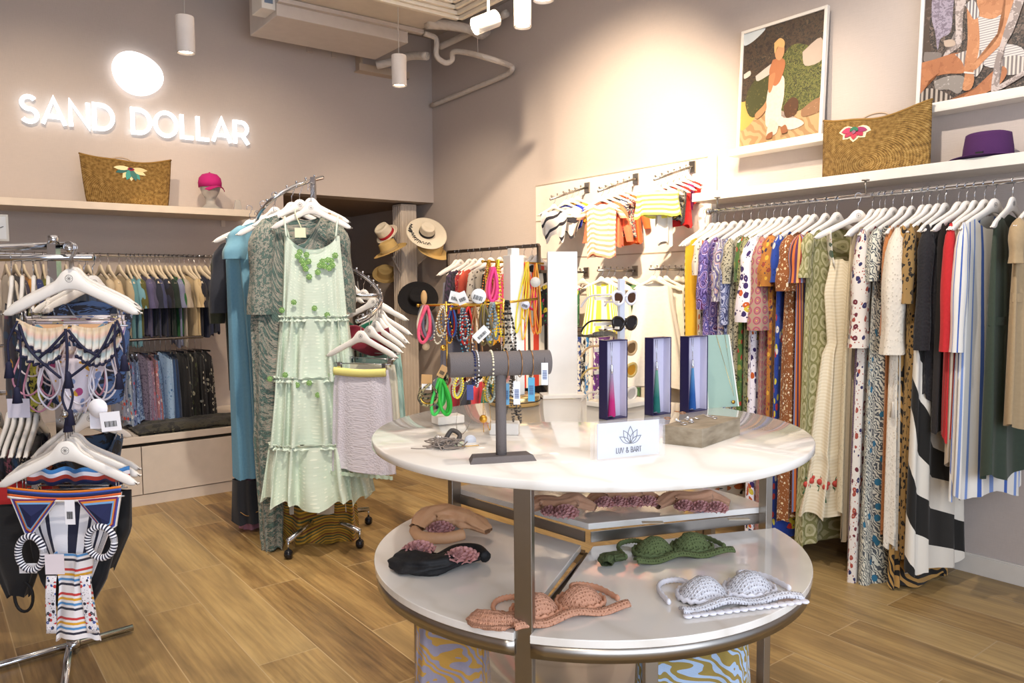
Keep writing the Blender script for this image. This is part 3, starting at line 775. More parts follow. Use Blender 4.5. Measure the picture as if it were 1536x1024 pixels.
# ---------------------------------------------------------------- T-bar bracelet stand
VEL = plain('6d6563', .9, weave=500, name='taupe_velvet')
c = on_table(752, 690); bl = on_table(703, 699); br_ = on_table(804, 693)
dv = br_ - bl; rzT = math.atan2(dv.y, dv.x); wB = dv.length
tbs = T('bracelet_stand', 'taupe velvet T-bar bracelet stand in front on the table', 'jewelry stand', (c.x, c.y, TT), rzT)
MB().prism([(-wB / 2, -.028), (wB / 2, -.028), (wB / 2 - .006, .028), (-wB / 2 + .006, .028)], .014, lambda a, b, h: Vector((a * (1 - h * 7), b * (1 - h * 14), h))).build('base', VEL, tbs, bevel=.001)
ztop = zat(c.x, c.y, 545) - TT
MB().tube([(0, 0, .01), (0, 0, ztop)], .0125, 20).build('post', VEL, tbs)
el = P(672, 549, D=(c - CAM).dot(FWD)); er = P(827, 541, D=(c - CAM).dot(FWD))
Lb = (er - el).length
off = ((el + er) / 2 - c).dot((RIGHT))
MB().tube([(off - Lb / 2, 0, ztop), (off + Lb / 2, 0, ztop)], .0285, 28).build('cushion_bar', VEL, tbs, bevel=.002)
def tloc(u, y, z):           # world point on the T-bar: u in metres along bar
    R = Matrix.Rotation(rzT, 3, 'Z'); return c + R @ Vector((u, y, 0)) + Vector((0, 0, z - c.z + 0))
zb = TT + ztop
def ring_on_bar(u, col, r=.0016, beads=False, label='', drop=0, seed=0):
    R = Matrix.Rotation(rzT, 3, 'Z'); m = MB(); rr = .0297
    o_c = c + R @ Vector((u, 0, 0)); pts = []
    for i in range(28):
        a = 2 * PI * i / 28; q = rr * math.cos(a); z = rr * math.sin(a)
        if z < 0: z *= 1 + drop
        pts.append((0, q, z))
    if beads:
        for p_ in pts: m.ball(p_, r * 1.5, 8, 5)
    else: m.tube(pts, r, 6, closed=True)
    o = m.build('bracelet', col, None); o.location = (o_c.x, o_c.y, zb); o.rotation_euler = (0, 0, rzT)
    return tag(o, label, 'bracelet')
SILV = plain('d9d9dc', .15, 1, name='silver'); NAVY = plain('1d2352', .4, name='navy_beads')
us = lambda px: (px - (672 + 827) / 2) / 155 * Lb + off
ring_on_bar(us(709), NAVY, .0018, True, 'navy beaded bracelet round the taupe bar, beside its left end', .6)
ring_on_bar(us(714), SILV, .0022, True, 'silver beaded bracelet round the taupe bar, next to the navy one', .7)
ring_on_bar(us(736), plain('e8dfc0', .3), .0018, True, 'pearl and gold bracelet with round gold charm on the bar', .5)
for px, lab in ((759, 'fine gold bangle on the taupe bar just right of the post'), (780, 'fine rose gold bangle at the middle right of taupe bar'), (797, 'fine rose gold bangle on the bar left of the white hanging tag')):
    ring_on_bar(us(px), plain('b98a5e', .3, 1), .0011, False, lab, .1)
# hanging price tags of the bracelets
for px, pyt, h, colr, lab in ((705, 577, .034, '3d4a86', 'navy and white price tag hanging under the navy bracelet'), (759, 575, .05, '6fa9cc', 'pale blue price tag hanging behind the stand post'), (775, 572, .052, 'e8e8ef', 'white barcode tag hanging second right of the stand post'), (797, 566, .054, '57a3c4', 'sky blue barcode tag hanging between two white tags'), (817, 544, .05, 'eef0f6', 'white barcode tag at the right end of bar')):
    p = P(px, pyt, D=(c - CAM).dot(FWD) - (.03 if px != 759 else -.03))
    t = T('price_tag', lab, 'tag', tuple(p), YAW)
    MB().box((0, 0, -h / 2), (.015, .0012, h)).build('card', plain(colr, .5), t)
    bq = MB()
    for k in range(12): bq.box((0, -.001, -h * .35 - k * .0018), (.010, .0006, .0008 if k % 3 else .0013))
    bq.build('barcode', plain('4f5f8a', .6), t)
    MB().tube([(0, 0, 0), (0, .002, .012)], .0008, 4).build('string', INK, t)

# ---------------------------------------------------------------- marble-block necklace stands
def block(px0, px1, py, label, rr=.055):
    a = on_table(px0, py); b = on_table(px1, py + 0); return a, b
def nstand(px, py, w_, h_, rz, label, poletop=None, bars=()):
    c_ = on_table(px, py); t = T('necklace_stand', label, 'jewelry stand', (c_.x, c_.y, TT), rz)
    n_ = plain('e6e1da', .35, var=.12, name='white_marble')
    MB().box((0, 0, h_ / 2), (w_, w_ * .62, h_)).build('marble_base', n_, t, bevel=.003)
    if poletop:
        zt = zat(c_.x, c_.y, poletop) - TT
        MB().tube([(0, 0, h_), (0, 0, zt)], .003, 10).build('pole', GOLD, t)
        for z, l, r_ in bars:
            zz = zat(c_.x, c_.y, z) - TT
            MB().tube([(l, 0, zz), (r_, 0, zz)], .0035, 10).build('crossbar', GOLD, t)
    return t, c_
st1, c1 = nstand(672, 634, .085, .024, YAW + .5, 'brass necklace stand on white marble block, left back of the table', 452, ())
st2, c2 = nstand(757, 650, .08, .032, YAW - .1, 'brass necklace stand on white marble block behind the taupe stand', 448, ())
D1 = (c1 - CAM).dot(FWD); D2 = (c2 - CAM).dot(FWD)
c3 = on_table(772, 606); Du = (c3 - CAM).dot(FWD)
def brassbar(pa, pb, D, label):
    a = P(pa[0], pa[1], D=D); b = P(pb[0], pb[1], D=D + .02)
    o = MB().tube([(0, 0, 0), b - a], .0036, 10).ball((0, 0, 0), .005).build('brass_bar', GOLD); o.location = a
    return o
for par, pa, pb, D in ((st1, (627, 458), (722, 456), D1), (st2, (676, 463), (806, 448), D2), (None, (724, 392), (816, 395), Du)):
    o = brassbar(pa, pb, D, ''); w0 = o.location.copy()
    if par is None: upper_bar = o; continue
    o.parent = par; o.name = 'crossbar'
    bpy.context.view_layer.update(); o.matrix_world = Matrix.Translation(w0)
# bracelets and necklaces hanging from the brass bars
def loop(px, py, w_, h_, D, mat, label, r=.0035, strands=3, beads=False, cat='bracelet', name='bracelet', seed=0, charm=None, card=None):
    p = P(px, py, D=D); t = T(name, label, cat, tuple(p), YAW + .35); rnd = random.Random(seed); w_ = w_ * 1.05; r = r * .8; strands = strands + 2 if strands > 1 else 1
    mats = mat if isinstance(mat, list) else [mat]
    for k in range(strands):
        ww = w_ * (1 - .25 * k / max(1, strands)); hh = h_ * (1 - .12 * k * rnd.random()); yy = (k - strands / 2) * r * 2.0; ang = rnd.uniform(-.2, .2)
        pts = []
        for i in range(30):
            a = 2 * PI * i / 30; x = ww / 2 * math.sin(a) * (.45 + .6 * math.sin(a / 2) ** 2) * (1.0 if h_ / w_ < 2 else .9); z = -hh / 2 + hh / 2 * math.cos(a)
            pts.append((x * math.cos(ang) + z * math.sin(ang), yy + .003 * math.sin(3 * a), z * math.cos(ang) + .006))
        m = MB()
        if beads:
            dens = max(30, int((2 * h_) / (r * 2.1))); sp = smooth_path(pts + [pts[0]], max(1, dens // 30))
            for q in sp[:-1]: m.ball(q, r, 6, 4)
        else: m.tube(pts, r, 7, closed=True)
        m.build('strand', mats[k % len(mats)], t)
    if charm: MB().lathe([(.0005, -.002), (charm[0], -.002), (charm[0], .002), (.0005, .002)], (0, -.008, -h_ - charm[0] * .6), 20, axis=(0, 1, 0)).build('charm', charm[1], t)
    if card: 
        MB().box((card[0], -.008, card[1]), (card[2], .0015, card[3]), card[4] if len(card) > 4 else 0).build('card', card[5] if len(card) > 5 else TAGM, t)
        bq = MB()
        for k in range(8): bq.box((card[0] + (k - 4) * card[2] * .07, -.0093, card[1] - card[3] * .2), (card[2] * (.03 if k % 3 else .05), .0006, card[3] * .22))
        bq.build('barcode', INK, t)
    return t
CORAL = cloth('plain', ['e02a50', 'f2708a'], 1); REDC = plain('d4261e', .6); GREY = plain('6c6a72', .6); CREAMB = plain('e6ddc4', .5); KRAFT = plain('c79a62', .7); LIL = plain('8b3a4a', .6)
GREEN = plain('2fb53a', .6); TEAL = plain('3f8fa3', .5); PINK = plain('ee3f86', .6); YEL = plain('f0df35', .55); BLKB = plain('17120f', .35); CAMO = cloth('blotch', ['4d4632', 'a89a6e', '2e2a20', 'c8bd92'], 90); ORNG = plain('ee7a2c', .5)
loop(637, 462, .042, .105, D1 - .02, [CORAL, GREY, CORAL, CREAMB], 'coral red and grey woven bracelets with wooden charm, far left of brass bar', .006, 4, charm=(.011, plain('c9ab84', .6)), seed=1)
MB_ = None
o = MB().lathe([(.0005, -.004), (.011, -.004), (.011, .004), (.0005, .004)], (0, 0, 0), 20, axis=(0, 1, 0), sy=1).build('wooden_disc', KRAFT); p = P(636, 446, D=D1 - .03); o.location = p; o.scale = (.8, 1, 1.9); o.rotation_euler = (0, 0, YAW); tag(o, 'oval tan wooden tag standing on left end of brass bar', 'tag')
loop(663, 462, .04, .11, D1 - .01, [CREAMB, GOLD, CREAMB], 'cream and gold beaded bracelets next right of the coral ones', .0035, 4, True, seed=2, charm=(.009, GOLD))
loop(676, 462, .03, .09, D1 + .01, [plain('2d4d96', .6), REDC, BLACK], 'blue, red and black cord bracelets hanging on left brass bar', .004, 3, seed=3)
loop(694, 466, .032, .13, D2 - .02, [plain('3f4a60', .5), plain('eae6e0', .3), TEAL], 'long blue-grey and pearl bead necklace on the front brass bar', .0032, 4, True, 'necklace', 'necklace', 4)
loop(700, 464, .04, .10, D2 + .01, [REDC, BLACK, REDC], 'red and black cord bracelets behind the pearl necklace', .004, 3, seed=5)
loop(712, 463, .02, .2, D2, [plain('9c6b3f', .6)], 'long tan leather cord necklace hanging on the front brass bar', .0028, 2, False, 'necklace', 'necklace', 6)
loop(724, 461, .03, .11, D2, [plain('7c6a48', .6), YEL, plain('6e6254', .7)], 'olive and yellow tassel necklace at middle of front brass bar', .004, 4, False, 'necklace', 'necklace', 7)
loop(738, 458, .026, .1, D2, [plain('7d8e96', .5), plain('c9c4ba', .4)], 'grey-blue shell bead necklace left of yellow strands', .0045, 3, True, 'necklace', 'necklace', 8)
loop(760, 455, .034, .2, D2 - .03, [BLKB], 'long black wooden bead necklace looped on the brass bar', .0042, 2, True, 'necklace', 'necklace', 9)
loop(762, 456, .018, .17, D2 - .01, [plain('cfc7ba', .25, 1)], 'silver bead strands hanging inside the black bead necklace', .003, 2, True, 'necklace', 'necklace', 10)
loop(733, 393, .03, .25, Du, [GOLD, plain('f08a2a', .5), YEL], 'orange and gold bead strand on the upper left brass bar', .0034, 3, True, 'necklace', 'necklace', 11)
loop(746, 393, .02, .26, Du, [YEL, GOLD], 'bright yellow bead strand on the upper left brass bar', .0045, 2, True, 'necklace', 'necklace', 12)
loop(738, 405, .035, .11, Du - .02, [PINK, plain('f2668a', .5)], 'pink and coral rope bracelet in front of orange strands', .007, 2, seed=13)
loop(790, 396, .03, .26, Du - .02, [plain('f2c53a', .5), YEL, ORNG], 'long yellow and orange cord necklace on upper right brass bar', .003, 4, False, 'necklace', 'necklace', 14)
loop(783, 398, .05, .16, Du + .02, [plain('d81e55', .6), PINK], 'hot pink cord necklace behind yellow cords', .005, 3, False, 'necklace', 'necklace', 15)
loop(803, 398, .03, .24, Du + .02, [plain('e6a22e', .4), plain('c9302c', .5)], 'amber and red cord necklace at the far right of brass bar', .003, 3, False, 'necklace', 'necklace', 16)
for px, py, w_, h_, ang, lab, D in ((638, 466, 0, 0, 0, '', 0),):
    pass
def card(px, py, w_, h_, D, ang, label, col=None, rz=0, shape='rect', bar=True):
    p = P(px, py, D=D); t = T('price_tag', label, 'tag', tuple(p), YAW + rz); t.rotation_euler = (0, ang, YAW + rz)
    if shape == 'rect': cdo = MB().box((0, 0, 0), (w_, .0015, h_)).build('card', col or TAGM, t)
    else: cdo = MB().lathe([(.0005, -.0008), (w_ / 2, -.0008), (w_ / 2, .0008), (.0005, .0008)], (0, 0, 0), 24, axis=(0, 1, 0)).build('card', col or TAGM, t)
    if bar:
        bq = MB()
        for k in range(9): bq.box(((k - 4) * w_ * .07, -.0014, -h_ * .12), (w_ * (.03 if k % 3 else .05), .0008, h_ * .3))
        bq.build('barcode', INK, cdo)
    return t
card(683, 446, .034, .032, D1 - .05, .25, 'white price card left of two on the brass bar, tilted')
card(693, 447, .030, .034, D1 - .06, -.4, 'white price card overlapping another on the brass bar')
card(718, 444, .04, .04, D2 - .04, .3, 'round white price tag above the middle brass bar', shape='disc')
card(722, 501, .044, .026, D2 - .07, -.75, 'large white barcode tag tilted over the necklaces')
card(788, 457, .03, .03, Du - .06, .4, 'round pale price tag hanging on the yellow cords', plain('d5d5e2', .5), shape='disc')
card(803, 423, .034, .034, Du - .05, .2, 'round grey-white tag beside the pink cords', plain('cfc9bd', .5), shape='disc', bar=False)
# bracelets on the lower left, hanging on the marble stand
Dl = D1 - .08
loop(641, 578, .062, .06, Dl, [CAMO, GOLD, CAMO], 'camouflage and gold braided bracelets under a kraft card', .0045, 5, seed=21)
card(640, 571, .030, .036, Dl - .02, .05, 'kraft and white jewelry card hanging over the braided bracelets', KRAFT, bar=False)
card(640, 580, .028, .016, Dl - .024, .05, 'white barcode label stuck low on the kraft card')
loop(660, 572, .04, .1, Dl, [GREEN, plain('47c95a', .6)], 'bright green fringed bracelet hanging left of the marble stand', .006, 2, seed=22)
loop(664, 556, .03, .05, Dl + .03, [CAMO, plain('8a3a2e', .6)], 'brown knotted bracelet just right of green one', .005, 3, seed=23)
card(664, 557, .022, .034, Dl - .01, .5, 'tilted kraft price card above the green bracelet', plain('cfa36c', .6))
# hanging clusters under the T-bar
loop(688, 560, .03, .07, D2, [YEL, plain('d9d2bd', .4), SILV], 'yellow and silver bead cluster hanging under left end of bar', .004, 4, True, 'necklace', 'necklace', 24)
loop(703, 580, .05, .13, D2 - .1, [plain('8d8378', .3, 1)], 'silver pendant chain hanging down to the table', .0016, 1, True, 'necklace', 'necklace', 25, charm=(.016, plain('c7cbd4', .2)))
loop(724, 565, .018, .15, D2 - .05, [GOLD], 'long gold bead chain falling straight to the table', .0018, 1, True, 'necklace', 'necklace', 26)
loop(735, 560, .03, .08, D2, [plain('a6b1a8', .5), plain('353535', .5), plain('d8b23c', .4)], 'mixed grey and amber bead cluster left of the post', .0045, 4, True, 'necklace', 'necklace', 27)
t = T('pendant_ball', 'gold filigree ball pendant hanging left of the velvet post', 'pendant', tuple(P(725, 628, D=D2 - .12)), 0)
MB().ball((0, 0, 0), .0105, 14, 10).build('filigree_ball', plain('d09a3c', .35, .8, var=.5), t)
MB().tube([(0, 0, .01), (0, 0, .09)], .0007, 4).tube([(0, 0, -.01), (.001, 0, -.035)], .0009, 4).build('chain', GOLD, t)
loop(768, 565, .012, .13, D2 - .02, [plain('5a5148', .5), plain('3b332d', .5)], 'dark bead strands hanging right behind the post to the block', .0035, 3, True, 'necklace', 'necklace', 28)
loop(748, 558, .05, .03, D2 + .02, [plain('f0a898', .5), TEAL], 'pink and teal flower bracelet hanging right of the post', .006, 2, seed=29)
# gold round tin base behind
c3 = on_table(772, 606); t = T('round_tray', 'round brass ringed turntable behind the necklace stands', 'tray', tuple(c3))
MB().lathe([(.0005, 0), (.085, 0), (.087, .004), (.087, .03), (.085, .034), (.0005, .034)], seg=56).build('ring', plain('cdb07a', .25, .9), t)
MB().lathe([(.0872, .014), (.0882, .014), (.0882, .017), (.0872, .017)], seg=56).build('groove', BLACK, t)
# white tower with brass bars (jewelry tower)
t = T('jewelry_tower', 'white square jewelry tower carrying the upper brass bars', 'jewelry stand', (c3.x, c3.y, TT + .034), YAW + .5)
ztw = zat(c3.x, c3.y, 383) - TT - .034
MB().box((0, 0, ztw / 2), (.052, .052, ztw)).build('column', plain('f4f1ea', .35), t, bevel=.002)
MB().box((0, 0, ztw + .012), (.03, .03, .024)).build('cap', plain('f4f1ea', .35), t, bevel=.002)
w0 = upper_bar.location.copy(); upper_bar.parent = t; upper_bar.name = 'crossbar'; bpy.context.view_layer.update(); upper_bar.matrix_world = Matrix.Translation(w0)

# ---- cord pile
cp = on_table(668, 672); t = T('cord_necklace', 'tangled grey suede cord necklace with crystal bead lying on table', 'necklace', tuple(cp), YAW)
rnd = random.Random(4); m = MB()
for k in range(9):
    pts = [(rnd.gauss(0, .022), rnd.gauss(0, .016), .003 + rnd.random() * .022) for _ in range(9)]
    m.tube(smooth_path(pts, 5), .0017, 6)
m.build('cord', plain('8c8077', .85), t)
MB().tube(smooth_path([(-.012, 0, .004), (-.04, -.008, .003), (-.06, -.012, .002), (-.085, -.006, .002)], 5), .0013, 6).build('cord_end', plain('8c8077', .85), t)
MB().ball((-.02, .03, .016), .0125, 12, 8).build('crystal_bead', plain('cfcbc8', .12, .8, var=.5), t)
MB().tube(smooth_path([(.0, .02, .02), (.015, .025, .04), (.035, .02, .03), (.03, .012, .015)], 5), .006, 8).build('cord_knot', plain('433d39', .6), t)
MB().tube(smooth_path([(.03, .0, .004), (.06, .01, .003), (.083, .02, .003)], 5), .0012, 6).build('chain', GOLD, t)

# ---------------------------------------------------------------- gift boxes with tassels
NV = plain('1c1647', .45, name='navy_box')
def tbox(pxl, pxr, pyb, pyt, Dz, yaw, label, tassel, open_w):
    """open upright box; pyb row of its front bottom edge"""
    a = P(pxl, pyb, Z=Dz) ; Dd = (a - CAM).dot(FWD); b = P(pxr, pyb, D=Dd)
    w_ = (b - a).length; cc = (a + b) / 2; h_ = zat(cc.x, cc.y, pyt) - Dz
    t = T('gift_box', label, 'box', (cc.x, cc.y, Dz), YAW + yaw); th = .0025; dp = .034
    w_ /= math.cos(yaw) * 1.0 + 0
    MB().box((-w_ / 2 + th / 2, dp / 2, h_ / 2), (th, dp, h_)).box((w_ / 2 - th / 2, dp / 2, h_ / 2), (th, dp, h_)).box((0, dp / 2, th / 2), (w_, dp, th)).box((0, dp / 2, h_ - th / 2), (w_, dp, th)).box((0, dp, h_ / 2), (w_, th, h_)).build('outer_box', NV, t)
    MB().box((0, dp - .004, h_ / 2), (w_ - 2 * th - .001, .003, h_ - 2 * th)).box((w_ / 2 - th - .0012, dp / 2, h_ / 2), (.002, dp - .004, h_ - 2 * th)).build('lining', plain('c9c6dc', .6), t)
    c1_, c2_ = tassel
    nn = NT('dyed_tassel'); z = nn.n('SeparateXYZ', Vector=nn.tc.outputs['UV']).outputs[1]
    nn.bump(nn.n('TexNoise', Vector=nn.coord('UV', (900, 20, 1)), Scale=1.0).outputs['Fac'], .8, .004)
    mt = nn.done(nn.ramp(z, [(0, c2_), (.35, c2_), (1, c1_)], 'LINEAR'), .6)
    tx = -w_ * .10; zt = h_ * .58
    mm = MB(); mm.grid(20, 10, lambda u, v: (tx + (.004 + .0095 * v + .0008 * math.sin(40 * u)) * math.cos(2 * PI * u), dp * .45 + (.004 + .007 * v) * math.sin(2 * PI * u), zt - (zt - .008) * v + .003 * math.sin(23 * u) * v), True, lambda u, v: (u, 1 - v)); ts = mm.build('tassel', mt, t)
    MB().lathe([(.0005, 0), (.004, .002), (.005, .012), (.003, .02), (.0035, .028), (.0005, .032)], (tx, dp * .45, zt - .004), 14).build('tassel_cap', SILV, t)
    MB().tube([(tx, dp * .45, zt + .02), (tx - .004, dp * .5, h_ * .97)], .0007, 4).tube([(tx, dp * .45, zt + .02), (tx + .004, dp * .5, h_ * .97)], .0007, 4).build('chain', SILV, t)
    return t
tbox(909, 943, 627, 510, TT, .62, 'slim navy gift box with a pink tassel, leftmost of the three boxes', ('b9b4d2', 'e0308f'), 0)
tbox(977, 1009, 621, 506, TT, .62, 'slim navy gift box with a green tassel, middle of the three boxes', ('8fc9b0', '1b7f7a'), 0)
tbox(1029, 1065, 616, 504, TT, .62, 'slim navy gift box with a blue tassel, rightmost of the three boxes', ('6fb4ea', '1f62b8'), 0)
a = on_table(1062, 613); b = on_table(1112, 611); dv = b - a
t = T('necklace_card', 'mint green upright card frame with fine gold necklace, right of the boxes', 'jewelry card', tuple((a + b) / 2 + FWD * .02), math.atan2(dv.y, dv.x) + .12)
h_ = zat(a.x, a.y, 504) - TT
MB().prism([(-.055, 0), (.055, 0), (.034, h_), (-.055, h_)], .003, lambda p, q, r: Vector((p, r + q * .12, q))).build('card_back', plain('98b3a6', .7), t)
MB().prism([(-.06, -.0), (-.055, 0), (-.055, h_), (-.06, h_)], .006, lambda p, q, r: Vector((p, r - .002 + q * .12, q))).prism([(.055, 0), (.06, 0), (.038, h_), (.034, h_)], .006, lambda p, q, r: Vector((p, r - .002 + q * .12, q))).build('frame_edge', plain('e3e6dc', .5), t)
MB().tube([(.02, -.003 + h_ * .12, h_), (.04, -.004 + .03 * .12, .035), (-.012, -.003 + h_ * .12, h_)], .0006, 4).build('chain', GOLD, t)
MB().lathe([(.0005, -.001), (.006, -.001), (.006, .001), (.0005, .001)], (.036, -.005, .016), 12, axis=(0, 1, 0)).build('pendant', GOLD, t)

# ---------------------------------------------------------------- wooden riser with rings
lf = on_table(994, 665); fr_ = on_table(1053, 672); rt = on_table(1110, 652)
cc = (lf + rt) / 2; hR = .047
wr = T('wooden_riser', 'pale grey wooden block riser holding rings on the table', 'riser', (cc.x, cc.y, TT), 0)
n = NT('weathered_oak'); g = n.n('TexNoise', Vector=n.coord('Object', (14, 30, 60)), Scale=1.0, Detail=4.0).outputs['Fac']
OAK = n.done(n.ramp(g, [(.25, '6f6350'), (.5, '8f826e'), (.75, 'a39885')], 'LINEAR'), .6)
bk = lf + rt - fr_
MB().prism([((q - cc).x, (q - cc).y) for q in (lf, fr_, rt, bk)], hR, lambda a, b, h: Vector((a, b, h))).build('block', OAK, wr, bevel=.001)
rnd = random.Random(8)
def ring(px, py, col, label, r=.009, kind='ring', tiltx=0.3):
    p = P(px, py, Z=TT + hR + .002); t = T('finger_ring', label, 'ring', (p.x, p.y, TT + hR + .0015), rnd.random() * 3)
    MB().tube([(r * math.cos(a), r * math.sin(a), .001 + tiltx * r * (1 + math.cos(a)) * .5) for a in [2 * PI * i / 20 for i in range(20)]], .0013, 6, closed=True).build('band', col, t)
    if kind == 'stone': MB().ball((r, 0, .003 + tiltx * r), .0035, 8, 6).build('stone', plain('f2f2f5', .1), t)
RG = plain('b88a6a', .25, 1)
for px, py, col, lab, kd in ((1001, 628, RG, 'rose gold ring at the left front corner of the riser', 'ring'), (1016, 618, RG, 'stack of bronze rings at back left of the riser', 'ring'), (1024, 620, RG, 'bronze ring beside the ring stack on the riser', 'ring'), (1018, 632, SILV, 'silver ring with stone in the middle of riser, front row', 'stone'), (1030, 629, SILV, 'silver open ring in the ring cluster centre', 'stone'), (1037, 633, SILV, 'silver ring with pale stone near the riser front edge', 'stone'), (1044, 628, SILV, 'silver ring right of the cluster', 'ring'), (1026, 636, SILV, 'small silver ring closest to the riser front edge', 'ring'), (1062, 624, SILV, 'thin silver ring lying alone toward the right', 'ring'), (1071, 627, SILV, 'thin silver ring rightmost on the riser', 'ring')):
    ring(px, py, col, lab, .008 if kd == 'ring' else .006, kd)

# ---------------------------------------------------------------- sunglasses tower
cs = on_table(933, 608); cs = cs + FWD * .02
gt = T('eyewear_stand', 'white acrylic eyewear stand with notched arms at back of table', 'eyewear stand', tuple(cs), YAW + .75)
zt = zat(cs.x, cs.y, 418) - TT
MB().box((0, 0, .008), (.2, .14, .016)).build('base', plain('f0ede6', .3), gt, bevel=.003)
MB().box((0, 0, zt / 2), (.026, .012, zt)).build('upright', plain('dfe4f2', .2), gt, bevel=.001)
gz = [zat(cs.x, cs.y, y) - TT for y in (447, 485, 523, 556, 592)]
for z in gz:
    MB().box((-.05, .03, z), (.1, .008, .012)).box((-.05, .0, z - .012), (.008, .06, .008)).build('arm', plain('efe8dc', .3), gt)
def glasses(z, frame, lens, label, y=-.012):
    R = Matrix.Rotation(YAW + .75, 3, 'Z'); o_ = cs + R @ Vector((.004, y, 0))
    t = T('sunglasses', label, 'sunglasses', (o_.x, o_.y, TT + z), YAW + .75)
    for s in (-1, 1):
        def eye(k, s=s):
            pts = []
            for i in range(24):
                a = 2 * PI * i / 24; x = .027 * math.cos(a); q = .021 * math.sin(a)
                q += .008 * max(0, math.cos(a)) * (1 if math.sin(a) > -.2 else .2)      # cat-eye corner
                pts.append((s * (.034 + x * k), -.002 * abs(x) * 0, q * k))
            return pts
        MB().tube(eye(1), .0048, 8, closed=True).build('rim', frame, t)
        MB().prism([(p_[0], p_[2]) for p_ in eye(.92)], .0015, lambda a, b, h: Vector((a, -.0008 + h, b))).build('lens', lens, t)
        MB().tube(smooth_path([(s * .064, 0, .012), (s * .068, .02, .012), (s * .067, .09, .008), (s * .064, .125, -.012), (s * .062, .14, -.03)], 4), .0035, 8).build('temple', frame, t)
    MB().tube([(-.009, 0, .004), (0, -.002, .008), (.009, 0, .004)], .004, 8).build('bridge', frame, t)
BR = plain('4c2e1c', .08); DK = plain('1a1a20', .06); AMB = plain('d99a1e', .1)
glasses(gz[0], plain('eceaf0', .25), BR, 'white cat-eye sunglasses with brown lenses, topmost on stand')
glasses(gz[1], plain('221a16', .2), DK, 'dark tortoiseshell sunglasses, second from the top of stand')
glasses(gz[2], plain('d9b78a', .25), plain('7a5a34', .1), 'beige framed sunglasses, third from the top of stand')
glasses(gz[3], plain('d9c07a', .25), AMB, 'yellow lens sunglasses, fourth from the top of stand')
glasses(gz[4], plain('efe9e2', .25), plain('c9c2bd', .1), 'white framed sunglasses, lowest on the stand')

# ---------------------------------------------------------------- white display slab standing behind
a = on_table(825, 597); b = on_table(864, 594); h_ = 0
t = T('display_board', 'tall plain white upright display panel behind the table centre', 'display board', tuple((a + b) / 2), YAW + .1)
wq = (b - a).length; h_ = zat(a.x, a.y, 377) - TT
MB().box((0, .01, h_ / 2), (wq, .02, h_)).build('panel', plain('f7f4ef', .35), t, bevel=.001)
MB().box((0, .01, .006), (wq + .05, .09, .012)).build('foot', plain('f3efe8', .35), t, bevel=.001)

# ---------------------------------------------------------------- headbands and crochet tops on lower tier
SAT = cloth('plain', ['c79a7c', 'b8876a'], 1); PEACH = plain('d9a77e', .55, name='peach_satin', weave=120)
def rosette(par, c_, r, mat, seed=0, n=46):
    rnd = random.Random(seed); m = MB(); c_ = Vector(c_)
    for k in range(n):
        a = k * 2.4; rr = r * math.sqrt(k / n) * .85; h = r * .75 * (1 - (rr / r) ** 2)
        base_ = c_ + Vector((rr * math.cos(a), rr * math.sin(a), h * .6)); out_ = Vector((math.cos(a) * rr / r, math.sin(a) * rr / r, .6 + .4 * (1 - rr / r))).normalized()
        side = out_.cross(Vector((0, 0, 1)) + Vector((.01, 0, 0))).normalized(); s_ = r * .34
        def f(u, v, base_=base_, out_=out_, side=side, s_=s_, k=k):
            w_ = s_ * (math.sin(PI * min(1, .25 + v * .75)) + .3); return base_ + out_ * (s_ * 1.3 * v) + side * ((u - .5) * w_ * 1.6) + out_.cross(side) * (.25 * s_ * math.sin(PI * u * 2 + k) * v + .3 * s_ * (u - .5) ** 2 * 4)
        m.grid(5, 4, f)
    return m.build('fabric_flower', mat, par)
def up(t, k, kz=None):
    t.scale = (k, k, kz or k)
def crumple(name, label, cat, px, py, z, pts2, rads, mat, seed=0, rz=0, flat=.5, grp=None, rib=0, n=4, seg=20, part='fabric'):
    """folded cloth tube lying on the tier: pts2 local (x right, y away, height)"""
    c_ = P(px, py, Z=z); t = T(name, label, cat, (c_.x, c_.y, z), YAW + rz, grp); m = MB(); rnd = random.Random(seed)
    sp = smooth_path(pts2, n); N = len(sp)
    def f(u, v):
        i = v * (N - 1); k = min(int(i), N - 2); fr = i - k; p_ = sp[k].lerp(sp[k + 1], fr); tn = (sp[k + 1] - sp[k]).normalized()
        sd = tn.cross(Vector((0, 0, 1)));  sd = sd.normalized() if sd.length > .1 else Vector((1, 0, 0)); up = sd.cross(tn)
        ri = v * (len(rads) - 1); kk = min(int(ri), len(rads) - 2); r_ = rads[kk] + (rads[kk + 1] - rads[kk]) * (ri - kk)
        a = 2 * PI * u; wr_ = 1 + .16 * math.sin(3 * a + 5 * v + seed) + .10 * math.sin(7 * a - 9 * v) + .18 * nz(u * 5 + seed, v * 9)
        q = p_ + sd * (r_ * math.cos(a) * wr_) + up * (r_ * flat * math.sin(a) * wr_); q.z = max(q.z, .001); return q
    m.grid(seg + 8, N * 2, f, True, lambda u, v: (u * .12, v * .3)); m.build(part, mat, t); return t, c_
DUSTY = plain('d29a98', .75, weave=90, name='dusty_pink_tulle')
t, _ = crumple('headband', 'peach satin turban headband with pink flowers at left back of lower tier', 'headband', 676, 803, T2, [(-.075, -.01, .02), (-.05, .03, .035), (0, .04, .035), (.05, .02, .025), (.085, -.01, .012)], [.018, .032, .034, .03, .012], PEACH, 1)
rosette(t, (-.02, -.02, .012), .028, DUSTY, 1); rosette(t, (.025, .055, .02), .02, plain('c48488', .7), 2)
crumple('ribbon', 'x', 'x', 640, 805, T2, [(-.0, 0, .01), (.01, 0, .01)], [.005, .005], PEACH) if False else None
m = MB(); t2 = t
